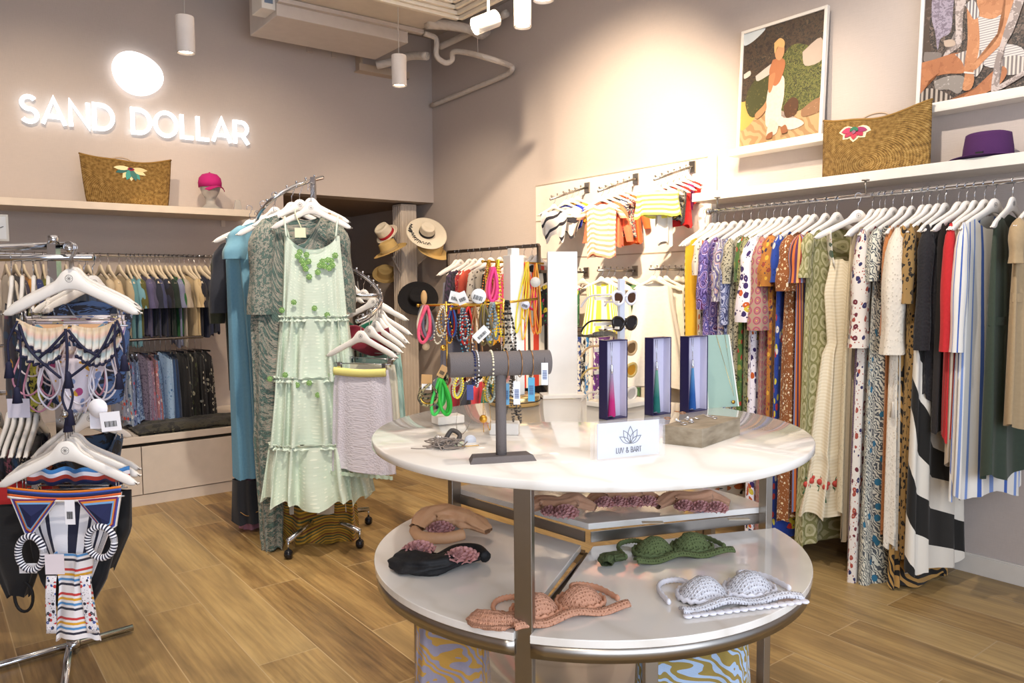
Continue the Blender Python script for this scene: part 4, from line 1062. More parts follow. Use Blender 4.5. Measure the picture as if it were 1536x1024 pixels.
m.tube(smooth_path([(-.08, -.01, .015), (-.06, -.045, .012), (-.01, -.05, .01), (.03, -.03, .012)], 5), .012, 10).build('twisted_band', PEACH, t)
up(t, 1.32, 1.4)
t, _ = crumple('headband', 'black jersey turban headband with two dusty pink flowers', 'headband', 660, 852, T2, [(-.085, .02, .016), (-.05, -.005, .016), (-.01, -.02, .018), (.03, .0, .02), (.075, .02, .014)], [.026, .042, .036, .028, .012], BLACK, 2, flat=.45)
crumple('x', 'x', 'x', 0, 0, 0, [(0, 0, 0), (1, 0, 0)], [1, 1], BLACK) if False else None
MB().tube(smooth_path([(.0, .0, .02), (.03, .05, .02), (.07, .05, .02), (.09, .02, .015)], 6), [.012] * 19, 10).build('twisted_band', BLACK, t)
rosette(t, (-.045, .035, .018), .030, DUSTY, 3); rosette(t, (.045, -.012, .02), .030, DUSTY, 4)
up(t, 1.32, 1.3)
for px, py, dx_, lab, s_ in ((838, 775, 0, 'dusty peach satin headband with flowers, left of three on raised back tier', 5), (935, 762, 0, 'dusty peach satin headband with a row of pink flowers, middle of back tier', 6), (1040, 768, 0, 'tan satin headband with pink flowers, rightmost on raised back tier', 7)):
    t, _ = crumple('headband', lab, 'headband', px, py, T3, [(-.10, -.005, .016), (-.05, .02, .028), (0, .0, .03), (.05, .02, .03), (.1, .005, .018)], [.014, .028, .024, .03, .014], SAT, s_)
    if s_ == 5: rosette(t, (.015, -.055, .012), .032, DUSTY, 10); rosette(t, (-.02, -.03, .01), .026, DUSTY, 11)
    if s_ == 6:
        for k in range(4): rosette(t, (-.055 + .04 * k, -.035 + .006 * (k % 2), .012), .026, DUSTY, 12 + k)
    up(t, 1.1, 1.35)
    if s_ == 7:
        for k in range(3): rosette(t, (-.03 + .04 * k, -.035 - .008 * k, .012), .027, DUSTY, 18 + k)
for px, py in ((979, 783), (1108, 778)):
    card(px, py, .06, .02, (P(px, py, Z=T3) - CAM).dot(FWD), 0, 'small cream price card lying on the raised back tier, ' + ('left' if px < 1000 else 'right'), plain('d8ccb6', .6), bar=False).rotation_euler = (PI / 2, 0, YAW)
DUSTY = None
def crochet(col, dark, sc=130):
    n = NT('crochet_cotton'); uv = n.coord('UV', (1, 1, 1)); w_ = n.n('TexVoronoi', Vector=uv, Scale=float(sc), Randomness=.25)
    c_ = n.ramp(w_.outputs['Distance'], [(0, dark), (.16, dark), (.3, col), (1, col)], 'LINEAR')
    n.bump(n.math('ADD', w_.outputs['Distance'], n.n('TexNoise', Vector=uv, Scale=400.0).outputs['Fac']), .9, .006)
    return n.done(c_, .9)
def rope(m, pts, r, col=None):
    """crochet cord with scalloped knots"""
    sp = smooth_path(pts, 8); m.tube(sp, [r * (1 + .35 * (i % 2)) for i in range(len(sp))], 8)
def bra(label, px, py, z, rz, sc, mat, cordm, seed=0, scallop=False, kz=1.4):
    c_ = P(px, py, Z=z); t = T('crochet_bralette', label, 'crochet bralette', (c_.x, c_.y, z), YAW + rz); t.scale = (1, 1, kz)
    rnd = random.Random(seed)
    for s in (-1, 1):
        def f(u, v, s=s):
            a = 2 * PI * u; r_ = v; x = s * .062 + .062 * r_ * math.cos(a); y = .052 * r_ * math.sin(a) * (1 + .15 * math.sin(a))
            return (x * sc, y * sc, (.004 + .034 * (1 - r_ ** 2.2) * (1 + .08 * math.sin(5 * a) * r_)) * sc)
        m = MB(); m.grid(36, 12, f, True, lambda u, v: (.06 * v * math.cos(2 * PI * u), .06 * v * math.sin(2 * PI * u))); m.build('cup', mat, t)
        e = MB(); e_p = [(s * .062 * sc + .063 * sc * math.cos(2 * PI * i / 36), .053 * sc * math.sin(2 * PI * i / 36) * (1 + .15 * math.sin(2 * PI * i / 36)), .005 + (.004 if i % 2 else 0)) for i in range(36)]
        e.tube(e_p, .0048 * sc, 8, closed=True); e.build('cup_trim', cordm, t)
    b = MB(); b.grid(60, 5, lambda u, v: ((-.155 + .31 * u) * sc, (-.056 - .03 * v + .012 * math.sin(PI * u)) * sc, (.006 + .006 * math.sin(PI * v) + .004 * math.sin(13 * u + seed))), uv=lambda u, v: (.31 * u, .03 * v)); b.build('band', mat, t, solid=.004)
    if scallop:
        q = MB()
        for k in range(16):
            x = (-.15 + .02 * k) * sc; q.lathe([(.0005, .002), (.009, .002), (.011, .004), (.009, .006), (.0005, .006)], (x, -.092 * sc, 0), 12)
        q.build('scalloped_edge', cordm, t)
    for s in (-1, 1):
        st_ = MB(); rope(st_, [(s * .07 * sc, .055 * sc, .012), (s * .085 * sc, .09 * sc, .01), (s * .12 * sc, .10 * sc, .006), (s * .15 * sc, .06 * sc, .006), (s * .16 * sc, -.02 * sc, .006)], .0042); st_.build('strap', cordm, t)
    return t
bra('peach pink crochet bralette lying by the front table leg', 838, 915, T2, .42, .92, crochet('dba183', '9c6547'), plain('d79c7d', .9, weave=300), 1)
PK = crochet('dba183', '9c6547')
t, _ = crumple('crochet_bralette', 'folded peach crochet piece lying left of the front table leg', 'crochet bralette', 742, 938, T2, [(-.045, .02, .012), (-.02, .0, .016), (.02, -.008, .016), (.05, .0, .014)], [.022, .03, .03, .022], PK, 8, flat=.55)
GRN = crochet('6f7d4e', '39431f', 120)
bra('olive green crochet bralette lying on right of lower tier', 1010, 828, T2, .28, .93, GRN, plain('66744a', .9, weave=300), 2)
t, _ = crumple('crochet_bralette', 'rolled olive green crochet halter piece at left of the green bralette', 'crochet bralette', 925, 848, T2, [(-.03, -.02, .012), (-.02, .015, .016), (.02, .03, .014)], [.014, .024, .02], GRN, 9)
bra('white crochet bralette with scalloped hem near the right table edge', 1090, 893, T2, .25, .98, crochet('eceaf0', '8f8990', 140), plain('eceaf2', .9, weave=300), 3, scallop=True)
# ================================================================ DRESS RAIL ON THE RIGHT WALL
RX, RZ = 3.65, 1.823
ry0, ry1 = P(1070, 318, X=RX).y + .03, -.2
rl = T('clothes_rail', 'long chrome rail under the white shelf holding the row of dresses', 'clothes rail')
MB().tube([(RX, ry0, RZ), (RX, ry1, RZ)], .0125, 16).build('rail_tube', CHROME, rl)
for px in (1076, 1298, 1700):
    yy = P(px, 290, X=RX).y
    MB().tube([(RX, yy, RZ + .012), (RX, yy, 1.9)], .005, 8).lathe([(.0005, 0), (.018, 0), (.018, .005), (.0005, .005)], (RX, yy, 1.895), 16).build('bracket', STEEL, rl)
MB().lathe([(.0005, 0), (.02, 0), (.02, .015), (.0005, .015)], (RX, ry0 - .005, RZ), 16, axis=(0, 1, 0)).build('end_cap', CHROME, rl)
C = cloth
C_TRIBAL = C('bands', ['15130f', 'e9e2d2', '15130f', 'd9cfb6', '3a3028', 'efe8da'], 9)
M_YEL = C('plain', ['eeb41c', 'f4c638'], 1)
M_CREAM = C('plain', ['d9c9a4', 'c9b88f'], 1)
M_WFLOR = C('floral', ['ddd2c2', 'b04a2a', 'c06a3a', '33302a'], 20, seed=1)
M_VIOL = C('paisley', ['7d6bb0', '3f2a6a', 'a48fd0', '5a1f52', 'c7b6e2', '4d4a96'], 26, seed=2)
M_SCARF = C('paisley', ['b8b2c6', '6c64a0', 'd9d2d4', '8f8a8c', '5a5488', 'c7a4a0'], 20, seed=3)
M_BGP = C('paisley', ['8f98bd', '39406e', 'b4b9d4', '5b628f'], 26, seed=4)
M_SPECK = C('leopard', ['b4ac94', '1d1a17', '6a624e'], 75, seed=5)
M_GREENF = C('floral', ['47692f', 'a83428', '24391d', '8a8a40'], 24, seed=6)
M_OLSP = C('leopard', ['8f8f62', '1f1f14', '4c4c2e'], 60, seed=7)
M_SWIRL = C('blotch', ['ece6ea', 'ece6ea', '2c1a52', 'ece6ea', 'e27a22', '2c1a52'], 11, seed=8)
M_SWIRL2 = C('floral', ['ece6ee', '34205e', '34205e', 'c0561e', 'c9b63a', '34205e'], 21, seed=9)
M_MEDAL = C('medallion', ['a78c78', 'b8506a', 'b5b560', '85505a'], 19, seed=10)
M_ORYF = C('floral', ['b0702a', 'd9a83a', '6a2a30', '8f3a24', '3a2a42'], 30, seed=11)
M_BLUEF = C('floral', ['1d3f9a', 'c0322a', 'd0c440', 'd9d2c6', '14306f'], 19, seed=12)
M_BROWN = C('ditsy', ['8a4f22', 'e2c79a', 'd9b88a', 'efe0c2'], 42, seed=13)
M_MSTR = C('stripes', ['c9692a', '5b2a4d', 'd9a25a', '8a2d22', '6f84b0', 'c9692a', '3c2340'], 8, seed=14)
M_IKAT = C('ikat', ['6f6c42', '9a9568', 'b8b18a', '83804f', 'aaa478'], 20, seed=15)
M_ECRU = C('plain', ['e0d2b2', 'd0bf9a'], 1)
M_ECRU2 = C('bands', ['e6dabf', 'ebe1cb', 'e6dabf', 'dfd2b4'], 60)
M_CRO = C('lace', ['d6c7a6', '8f7f60'], 90)
M_GRGE = C('plain', ['b9a98e', 'a8977c'], 1)
M_PURD = C('dots', ['8a7896', '2e2340'], 95, seed=16, extra=.3)
M_BORD = C('floral', ['e2d8cc', '6a2430', '2e2c58', 'a34a3a'], 27, seed=17)
M_BIRD = C('zebra', ['d8d5c4', '50555a', '2b6f8f'], 26, seed=18, extra=11.0)
M_ORLA = C('lace', ['c9824c', '7a4520'], 110)
M_KAFT = C('lace', ['e3d8c6', '9d8c74'], 70)
M_ZEB = C('zebra', ['b58a4a', '16120f'], 9, seed=19)
M_LEO = C('leopard', ['9d7a45', '14100c', '5c4424'], 38, seed=20)
M_BLKL = C('lace', ['1a171b', '050406'], 80)
M_BWS = C('zebra', ['e6dfd2', '14120f'], 1.6, seed=21, extra=3.0)
M_RED = C('plain', ['b8161c', 'd0262a'], 1)
M_BST = C('stripes', ['c9b49a', 'a8917a', 'd9c8b0', 'c9b49a'], 22)
M_WBS = C('stripes', ['e9e4dc', 'e9e4dc', '3f62b0', 'e9e4dc', 'e9e4dc', 'e9e4dc', '7a94cc', 'e9e4dc'], 13)
M_TAU = C('plain', ['6a5c4a', '5a4e3e'], 1)
M_DKG = C('plain', ['3a4738', '2f3a2e'], 1)
M_TAN = C('plain', ['b59c78', 'a58c68'], 1)
M_LILW = C('plain', ['e4dde6', 'd4ccd8'], 1)
M_DKBR = C('plain', ['2a2320', '1e1815'], 1)
# hook px, bottom px y, (shoulder half-width), bottom half width, bottom depth, material, name, category, label, extras
R_ = [
 (1058, 760, .16, .15, .02, C_TRIBAL, 'kimono', 'kimono', 'black and cream tribal banded kimono at the left end of right rail', {}),
 (1069, 752, .19, .18, .02, M_YEL, 'kaftan', 'dress', 'plain mustard yellow dress near the left end of the right rail', dict(flare=1)),
 (1078, 700, .17, .17, .02, M_CREAM, 'slip_dress', 'dress', 'plain cream dress between the yellow and white floral ones', {}),
 (1088, 752, .18, .18, .02, M_WFLOR, 'floral_dress', 'dress', 'white dress with scattered red-orange flowers behind the mint card', dict(sleeve=.16)),
 (1101, 690, .20, .20, .022, M_VIOL, 'printed_dress', 'dress', 'violet paisley dress with fine purple print', dict(sleeve=.34)),
 (1114, 700, .19, .19, .022, M_SCARF, 'printed_dress', 'dress', 'pale lilac scarf-print dress with tied ribbons, beside the violet one', dict(sleeve=.3)),
 (1127, 690, .2, .2, .022, M_BGP, 'printed_dress', 'dress', 'blue-grey paisley dress with long sleeves hanging low', dict(sleeve=.42, sr=.042)),
 (1138, 640, .2, .2, .022, M_SPECK, 'printed_dress', 'dress', 'black and sand speckled short dress left of green print', dict(sleeve=.2)),
 (1150, 700, .18, .2, .022, M_GREENF, 'floral_dress', 'dress', 'leaf green dress with red flowers on the right rail', dict(sleeve=.2)),
 (1161, 720, .19, .2, .022, M_OLSP, 'printed_dress', 'dress', 'olive speckled dress right of the leaf green one', dict(sleeve=.25)),
 (1172, 800, .2, .21, .024, M_SWIRL2, 'maxi_dress', 'dress', 'white maxi dress with big navy swirls and orange dots', dict(sleeve=.4, sr=.06, flare=1.5)),
 (1183, 803, .2, .21, .024, M_MEDAL, 'maxi_dress', 'dress', 'taupe maxi dress with pink and lime medallions', dict(sleeve=.44, sr=.055, flare=1.4)),
 (1197, 812, .19, .2, .024, M_ORYF, 'maxi_dress', 'dress', 'orange and mustard floral maxi dress, mostly its upper half showing', dict(sleeve=.22, sr=.06, flare=1.3)),
 (1212, 808, .19, .22, .028, M_BLUEF, 'maxi_dress', 'dress', 'royal blue maxi dress with large red and yellow flowers', dict(sleeve=.2)),
 (1222, 780, .2, .24, .032, M_BROWN, 'ruffled_dress', 'dress', 'rust brown ditsy floral dress with ruffled hem', dict(sleeve=.24, sr=.055, flare=1.4)),
 (1239, 770, .2, .2, .022, M_MSTR, 'striped_dress', 'dress', 'dress in orange, plum and blue vertical stripes', dict(sleeve=.2, sr=.06)),
 (1256, 822, .19, .23, .03, M_IKAT, 'maxi_dress', 'dress', 'olive and cream ikat maxi dress behind the embroidered cream dress', dict(sleeve=.18)),
 (1309, 770, .16, .2, .03, M_CRO, 'crochet_dress', 'dress', 'ecru crochet sleeveless dress right of the embroidered cream dress', dict(neckd=.14)),
 (1320, 815, .17, .2, .022, M_GRGE, 'slip_dress', 'dress', 'greige thin dress between the ecru crochet and purple dotted ones', {}),
 (1328, 838, .19, .21, .024, M_PURD, 'maxi_dress', 'dress', 'muted purple dotted maxi dress with long sleeves', dict(sleeve=.45, sr=.04)),
 (1340, 885, .2, .24, .03, M_BORD, 'maxi_dress', 'dress', 'off-white maxi dress with maroon flowers and navy borders', dict(sleeve=.5, sr=.05, flare=1.4)),
 (1356, 890, .19, .22, .03, M_BIRD, 'maxi_dress', 'dress', 'white and black leaf-print maxi dress with blue birds', dict(sleeve=.2)),
 (1368, 800, .18, .18, .022, M_ORLA, 'lace_dress', 'dress', 'burnt orange lace dress with long sleeve', dict(sleeve=.45, sr=.038)),
 (1384, 822, .2, .22, .034, M_KAFT, 'lace_kaftan', 'dress', 'cream lace kaftan with tassels and wide pointed sleeve', dict(sleeve=.52, sr=.07, flare=1.2)),
 (1394, 885, .18, .19, .022, M_ZEB, 'maxi_dress', 'dress', 'tan and black tiger-striped maxi dress behind the cream lace kaftan', dict(sleeve=.25)),
 (1407, 845, .19, .19, .022, M_LEO, 'maxi_dress', 'dress', 'brown leopard-print maxi dress with knotted waist', dict(sleeve=.3)),
 (1418, 862, .18, .22, .034, M_BWS, 'maxi_dress', 'dress', 'black and white broad-swirl maxi dress reaching near the floor', {}),
 (1438, 600, .19, .19, .024, M_BLKL, 'lace_dress', 'dress', 'black lace dress with long sleeve, right of the leopard one', dict(sleeve=.5, sr=.045)),
 (1450, 650, .17, .18, .022, M_DKBR, 'blouse', 'blouse', 'very dark brown blouse between black lace and red dress', {}),
 (1462, 660, .19, .19, .022, M_RED, 'tunic', 'dress', 'bright red tunic dress with embroidered shoulder', dict(sleeve=.5, sr=.04)),
 (1477, 700, .18, .18, .022, M_BST, 'striped_dress', 'dress', 'beige striped dress behind white and blue striped one', {}),
 (1492, 752, .19, .21, .03, M_WBS, 'shirt_dress', 'dress', 'white shirt dress with blue vertical stripes and rolled long sleeve', dict(sleeve=.5, sr=.045)),
 (1519, 718, .18, .2, .034, M_DKG, 'pinafore_dress', 'dress', 'dark green belted sleeveless dress near the right edge', dict(belt=(.42, M_DKG))),
 (1553, 640, .18, .2, .03, M_TAN, 'pinafore_dress', 'dress', 'tan belted dress at the right edge of photo', dict(belt=(.42, M_TAN), sleeve=.14)),
]
rnd = random.Random(77)
for i, (hx, by, w, wh, dh, mt, nm, cat, lab, kw) in enumerate(R_):
    yy = P(hx, 290, X=RX).y
    if i > 15: pass
    rz = rnd.uniform(-.26, -.02) if hx < 1500 else .02
    hanger('plain', (RX, yy, RZ + .0), rz, of(lab), 'hangers on the right rail', 1.0)
    zb = zat(RX - .17, yy, by); L = (RZ - .12) - zb
    kw = dict(kw); kw.setdefault('flare', 1.0)
    garment(nm, lab, cat, (RX, yy, RZ), rz, mt, L, w, wh, .017, dh, .004, .010 + dh * .25, seed=i + 5, folds=rnd.choice((6, 7, 8, 9)), hem=.014, **kw)
# embroidered cream dress that hangs turned towards the viewer
yy = P(1291, 289, X=RX).y; zb = zat(RX - .2, yy, 778); L = RZ - .2 - zb
hanger('plain', (RX - .02, yy, RZ), -.75, 'white wooden hanger holding the embroidered cream dress, turned outward', 'hangers on the right rail')
t = T('embroidered_dress', 'long cream cotton dress with tiered flounce and embroidered red roses', 'dress', (RX - .02, yy, RZ), -.75)
tab = [(0, .12, .016, .003), (.12, .15, .03, .004), (.32, .13, .035, .006), (.36, .15, .04, .012), (.76, .20, .07, .024), (.78, .19, .075, .024), (1, .235, .095, .036)]
drape(L - .1, tab, -.30, .05, .07, .05, 11, 3, .018, 96, 48, ruff=[(.77, .012)]).build('dress_body', M_ECRU2, t)
for s in (-1, 1):
    MB().grid(8, 10, lambda u, v, s=s: (s * (.135 - .02 * v), -.035 + .07 * u + (.0) + .012 * math.sin(3 * v), -.165 - .17 * v), uv=lambda u, v: (u * .05, v * .2)).build('strap', C('floral', ['e6e2da', '3f5a4a', 'c85a4a'], 16), t, solid=.003)
fm = MB(); lf_ = MB(); rnd = random.Random(9)
def onflounce(u, v):
    m_ = drape(L - .1, tab, -.30, .05, .07, .05, 11, 3, .018, 96, 48, ruff=[(.77, .012)]); return m_
bodyv = t.children[0].data.vertices
for col_i in (50, 54, 58, 63, 68, 73, 47, 78, 84):
    for row, big in ((40, 0), (41, 1), (42, 0)):
        idx = row * 96 + col_i % 96; vtx = bodyv[idx].co; nrm = bodyv[idx].normal
        q = vtx + nrm * .002
        if big: fm.ball(q, .016, 8, 5); fm.ball(q + Vector((.012, 0, .018)), .011, 8, 5)
        else:
            for k in range(3): lf_.tube([q, q + Vector((rnd.uniform(-.012, .012), 0, -.05 + .03 * k))], .0035, 5)
fm.build('embroidered_roses', plain('c0483f', .8), t); lf_.build('embroidered_leaves', plain('3f6a45', .8), t)
# kaftan tassels
kf = [o for o in bpy.data.objects if o.name.startswith('lace_kaftan') and o.type == 'EMPTY'][0]
for z in (-.62, -.95):
    MB().tube([(-.2, -.01, z + .12), (-.215, -.012, z)], .0015, 5).lathe([(.003, 0), (.006, -.008), (.004, -.014), (.012, -.07), (.0005, -.07)], (-.215, -.012, z), 10).build('tassel', plain('e4dacb', .8), kf)
tr_ = [o for o in bpy.data.objects if o.name.startswith('tunic') and o.type == 'EMPTY'][0]

# ---------------------------------------------------------------- posters
def poster(name, label, c0, c1, ztop_px, zb, lean, draw):
    """leaning frame standing on the ledge: c0/c1 = y at left/right"""
    y0, y1, z1 = c0, c1, ztop_px
    h = z1 - zb; w_ = y0 - y1
    t = T(name, label, 'picture', (3.905, (y0 + y1) / 2, zb), -PI / 2)    # local +x runs to the picture's right, +y to the wall
    t.rotation_euler = (-.055, 0, -PI / 2)
    fw = .018
    m = MB().box((-w_ / 2 + fw / 2, 0, h / 2), (fw, .026, h)).box((w_ / 2 - fw / 2, 0, h / 2), (fw, .026, h)).box((0, 0, fw / 2), (w_ - 2 * fw, .026, fw)).box((0, 0, h - fw / 2), (w_ - 2 * fw, .026, fw))
    m.build('frame', WHITE, t, bevel=.002)
    draw(t, w_ - 2 * fw, h - 2 * fw, fw)
def blob(par, pts, col, k, name='print', n=0):
    """flat printed patch on the poster sheet; pts in sheet coords"""
    sp = smooth_path([(a, 0, b) for a, b in pts + [pts[0]]], 4)[:-1]
    W2, H0, H1 = LIM
    for q in sp: q.x = max(-W2, min(W2, q.x)); q.z = max(H0, min(H1, q.z))
    pass
    cx_ = sum(p_.x for p_ in sp) / len(sp); cz_ = sum(p_.z for p_ in sp) / len(sp)
    vs = [(cx_, -.004 - .0004 * k, cz_)] + [(p_.x, -.004 - .0004 * k, p_.z) for p_ in sp]; N = len(sp)
    m = MB().add(vs, [(0, 1 + i, 1 + (i + 1) % N) for i in range(N)], [(v[0], v[2]) for v in vs])
    return m
def pmat(kind, cols, sc, seed=0): return cloth(kind, cols, sc, seed=seed, bump=0, rough=.55)
def draw1(t, w, h, fw):
    M = lambda x, y: ((x - .5) * w, fw + (1 - y) * h)
    sheets = []; global LIM; LIM = (w / 2, fw, fw + h)
    def B(pts, mat): 
        k = len(sheets) + 1; b = blob(t, [M(*p_) for p_ in pts], None, k); sheets.append(b); b.build('printed_image', mat, t)
    HILL = pmat('blotch', ['2c211c', '3a2c22', '4a3a2a', '2a2420', '5a4a36'], 30, 1)
    MB().grid(2, 2, lambda u, v: ((u - .5) * w, -.004, fw + v * h), uv=lambda u, v: (u * w, v * h)).build('printed_image', HILL, t)
    B([(-.0, .0), (.28, -.0), (.14, .08), (0, .1)], plain('c9d2d8', .6))
    B([(0, .72), (.25, .62), (.6, .66), (1.0, .62), (1, 1), (0, 1)], pmat('zebra', ['b8966c', 'a07e56'], 9, 3))
    B([(0, .6), (.12, .62), (.2, .74), (.1, .83), (0, .84)], plain('c39a4e', .7))
    B([(.5, .3), (.62, .22), (.78, .24), (.98, .36), (1, .68), (.8, .78), (.5, .74), (.42, .6)], pmat('blotch', ['4d4f24', '39401c', '6a6a34', '2c3016', '7d7a40'], 40, 4))
    B([(.08, .52), (.2, .42), (.38, .44), (.44, .56), (.4, .7), (.16, .76), (.06, .64)], pmat('blotch', ['5a5428', '3f401c', '746c36'], 45, 5))
    B([(.76, .3), (.97, .22), (1, .4), (.8, .42)], plain('b3a294', .7)); B([(.18, .4), (.42, .32), (.46, .38), (.22, .45)], plain('b9b2aa', .7))
    B([(.02, .36), (.1, .34), (.11, .38), (.03, .4)], plain('c4beb6', .7))
    B([(.78, .78), (.92, .72), (1, .72), (1, .82), (.8, .84)], pmat('blotch', ['a07a5a', '8a6648', 'b58e6a'], 30, 6))
    B([(.38, .46), (.54, .46), (.56, .62), (.54, .8), (.72, .84), (.82, .9), (.66, .93), (.52, .88), (.42, .88), (.34, .84), (.34, .62)], pmat('plain', ['e3d2c6', 'c9b3a6'], 1))   # dress
    B([(.4, .8), (.5, .86), (.48, .94), (.36, .94)], pmat('plain', ['ddc9bc', 'c0a899'], 1))
    B([(.56, .72), (.66, .66), (.74, .7), (.72, .8), (.6, .82)], pmat('blotch', ['6b4528', '4f321c'], 60, 7))
    B([(.4, .3), (.5, .3), (.56, .36), (.5, .5), (.42, .52), (.36, .4)], plain('a86a45', .7))
    B([(.36, .43), (.44, .42), (.4, .56), (.36, .56)], plain('b87a52', .7))
    B([(.42, .18), (.52, .18), (.54, .27), (.49, .32), (.43, .28)], plain('b98a62', .7))
    B([(.41, .16), (.48, .13), (.54, .17), (.53, .22), (.45, .2), (.42, .25)], plain('c9a26a', .7))
    B([(.34, .64), (.3, .68), (.2, .74), (.24, .78), (.34, .72)], plain('b48058', .7))
    B([(.38, .93), (.44, .92), (.43, .97), (.36, .97)], plain('8f5a3a', .7)); B([(.54, .9), (.6, .88), (.63, .94), (.56, .95)], plain('8f5a3a', .7))
def draw2(t, w, h, fw):
    c0_ = (yC + (yC - 1.0)) / 2
    def M(cx_, cy_):                       # crop position -> place on the sheet
        q = P(1050 + cx_ * .3164, cy_ * .3164, X=3.905); return (c0_ - q.y, q.z - LZ2)
    sheets = []; global LIM; LIM = (w / 2, fw, fw + h)
    def B(pts, mat):
        k = len(sheets) + 1; b = blob(t, [M(*p_) for p_ in pts], None, k); sheets.append(b); b.build('printed_image', mat, t)
    MB().grid(2, 2, lambda u, v: ((u - .5) * w, -.004, fw + v * h), uv=lambda u, v: (u * w, v * h)).build('printed_image', pmat('blotch', ['3c3430', '57483f', '2a2422', '6e5e55', '4a3d36'], 26, 1), t)
    SK = pmat('blotch', ['9a5f3c', 'a86b45', 'b3754c', '9a5f3c'], 12, 1); SK2 = pmat('blotch', ['ab7048', 'b87d54', 'c48a60', 'ab7048'], 14, 2); STR = pmat('bands', ['cfcac6', '8d878d', 'cfcac6'], 90, 2); DW = pmat('blotch', ['a89a96', 'bdb0ac', '8f827e', 'c9beba'], 18, 3)
    B([(1045, -60), (1085, -60), (1080, 150), (1090, 250), (1045, 285)], pmat('blotch', ['5a4840', '48382f', '6d5a50'], 22, 3))
    B([(1090, -60), (1185, -60), (1190, 60), (1180, 150), (1135, 180), (1122, 235), (1108, 150), (1090, 80)], pmat('blotch', ['8a7f8e', '776c7c', '9d93a4', '6a6070'], 34, 3))
    B([(1195, -60), (1262, -60), (1240, 60), (1236, 200), (1205, 235), (1150, 270), (1165, 240), (1205, 190)], DW)
    B([(1150, 190), (1195, 185), (1205, 212), (1160, 220)], plain('b8a494', .7)); B([(1060, 245), (1140, 250), (1120, 290), (1060, 290)], pmat('blotch', ['8f8580', '7a706b', 'a39994'], 30, 5))
    B([(1110, 385), (1170, 362), (1245, 360), (1255, 405), (1225, 445), (1180, 425), (1120, 425)], pmat('blotch', ['a8a09a', '8a827c', 'bdb5ae'], 26, 4))
    B([(1040, 425), (1110, 420), (1190, 455), (1170, 480), (1090, 508), (1040, 515)], pmat('stripes', ['3a302c', 'b0a498'], 45, 6))
    B([(1035, 300), (1110, 280), (1225, 248), (1262, 300), (1250, 345), (1170, 350), (1100, 370), (1062, 425), (1035, 440)], SK)
    B([(1300, -60), (1440, -60), (1445, 62), (1380, 85), (1318, 75)], SK2)
    B([(1312, 72), (1380, 88), (1446, 58), (1462, 140), (1445, 200), (1500, 215), (1536, 240), (1560, 330), (1500, 345), (1430, 330), (1335, 300), (1318, 180)], STR)
    B([(1207, 258), (1260, 240), (1330, 236), (1345, 300), (1310, 365), (1262, 335), (1240, 290)], pmat('stripes', ['cfc6bd', '7a7272'], 60, 3))
    B([(1400, 280), (1500, 262), (1560, 290), (1530, 345), (1440, 352)], pmat('stripes', ['cfc6bd', '7a7272'], 60, 4))
    B([(1258, 20), (1300, 40), (1318, 120), (1322, 230), (1298, 340), (1302, 380), (1285, 425), (1248, 425), (1256, 360), (1254, 300), (1266, 190)], SK2)
    B([(1445, -60), (1530, -60), (1500, 60), (1440, 190), (1350, 285), (1305, 332), (1290, 310), (1380, 220), (1432, 120)], SK2)
    B([(1185, 492), (1290, 432), (1400, 330), (1440, 315), (1458, 345), (1420, 405), (1330, 455), (1215, 488)], SK)
    B([(1250, 20), (1290, -5), (1320, 60), (1296, 90), (1275, 60)], pmat('stripes', ['cfcac6', '6f6a70'], 70, 2))
    B([(1500, -60), (1545, -60), (1490, 130), (1450, 210), (1425, 300), (1418, 445), (1384, 445), (1398, 300), (1425, 200), (1450, 110)], DW)
    B([(1420, 405), (1560, 325), (1560, 345), (1430, 425)], DW)
    B([(1255, 340), (1300, 345), (1300, 352), (1255, 348)], plain('d9d0c8', .4))
yA, yB_ = P(1106, 140, X=3.9).y, P(1235, 100, X=3.9).y
ztA = P(1170, 29, X=3.93).z
poster('framed_poster', 'white-framed poster of a woman in a white dress walking outdoors', yA, yB_, ztA, LZ + .02, 0, draw1)
yC = P(1376, 80, X=3.9).y
poster('framed_poster', 'large white-framed poster of a seated person in striped swimwear, cut by corner', yC, yC - 1.0, LZ2 + 1.12, LZ2 + .0, 0, draw2)

# ---------------------------------------------------------------- straw bags, hat on the right shelf
def straw():
    n = NT('braided_seagrass'); v = n.coord('UV', (1, 1, 1))
    s = n.n('SeparateXYZ', Vector=v); x, y = s.outputs[0], s.outputs[1]
    r = n.math('SQRT', n.math('ADD', n.math('POWER', n.math('ABSOLUTE', x), 2.0), n.math('POWER', n.math('ABSOLUTE', n.math('MULTIPLY', y, 1.35)), 2.0)))
    rings = n.math('SINE', n.math('MULTIPLY', r, 520.0)); an = n.math('ARCTAN2', y, x)
    braid = n.math('SINE', n.math('ADD', n.math('MULTIPLY', n.math('MULTIPLY', an, r), 800.0), n.math('MULTIPLY', rings, 1.4)))
    h = n.math('ADD', n.math('MULTIPLY', rings, .6), n.math('MULTIPLY', braid, .5))
    nn = n.n('TexNoise', Vector=v, Scale=45.0, Detail=4.0).outputs['Fac']
    c = n.ramp(n.math('ADD', n.math('MULTIPLY', h, .16), nn), [(.2, '5f4420'), (.45, '9c7638'), (.65, 'bb9552'), (.9, 'd3b272')], 'LINEAR')
    n.bump(h, .9, .004); return n.done(c, .85)
STRAW = straw()
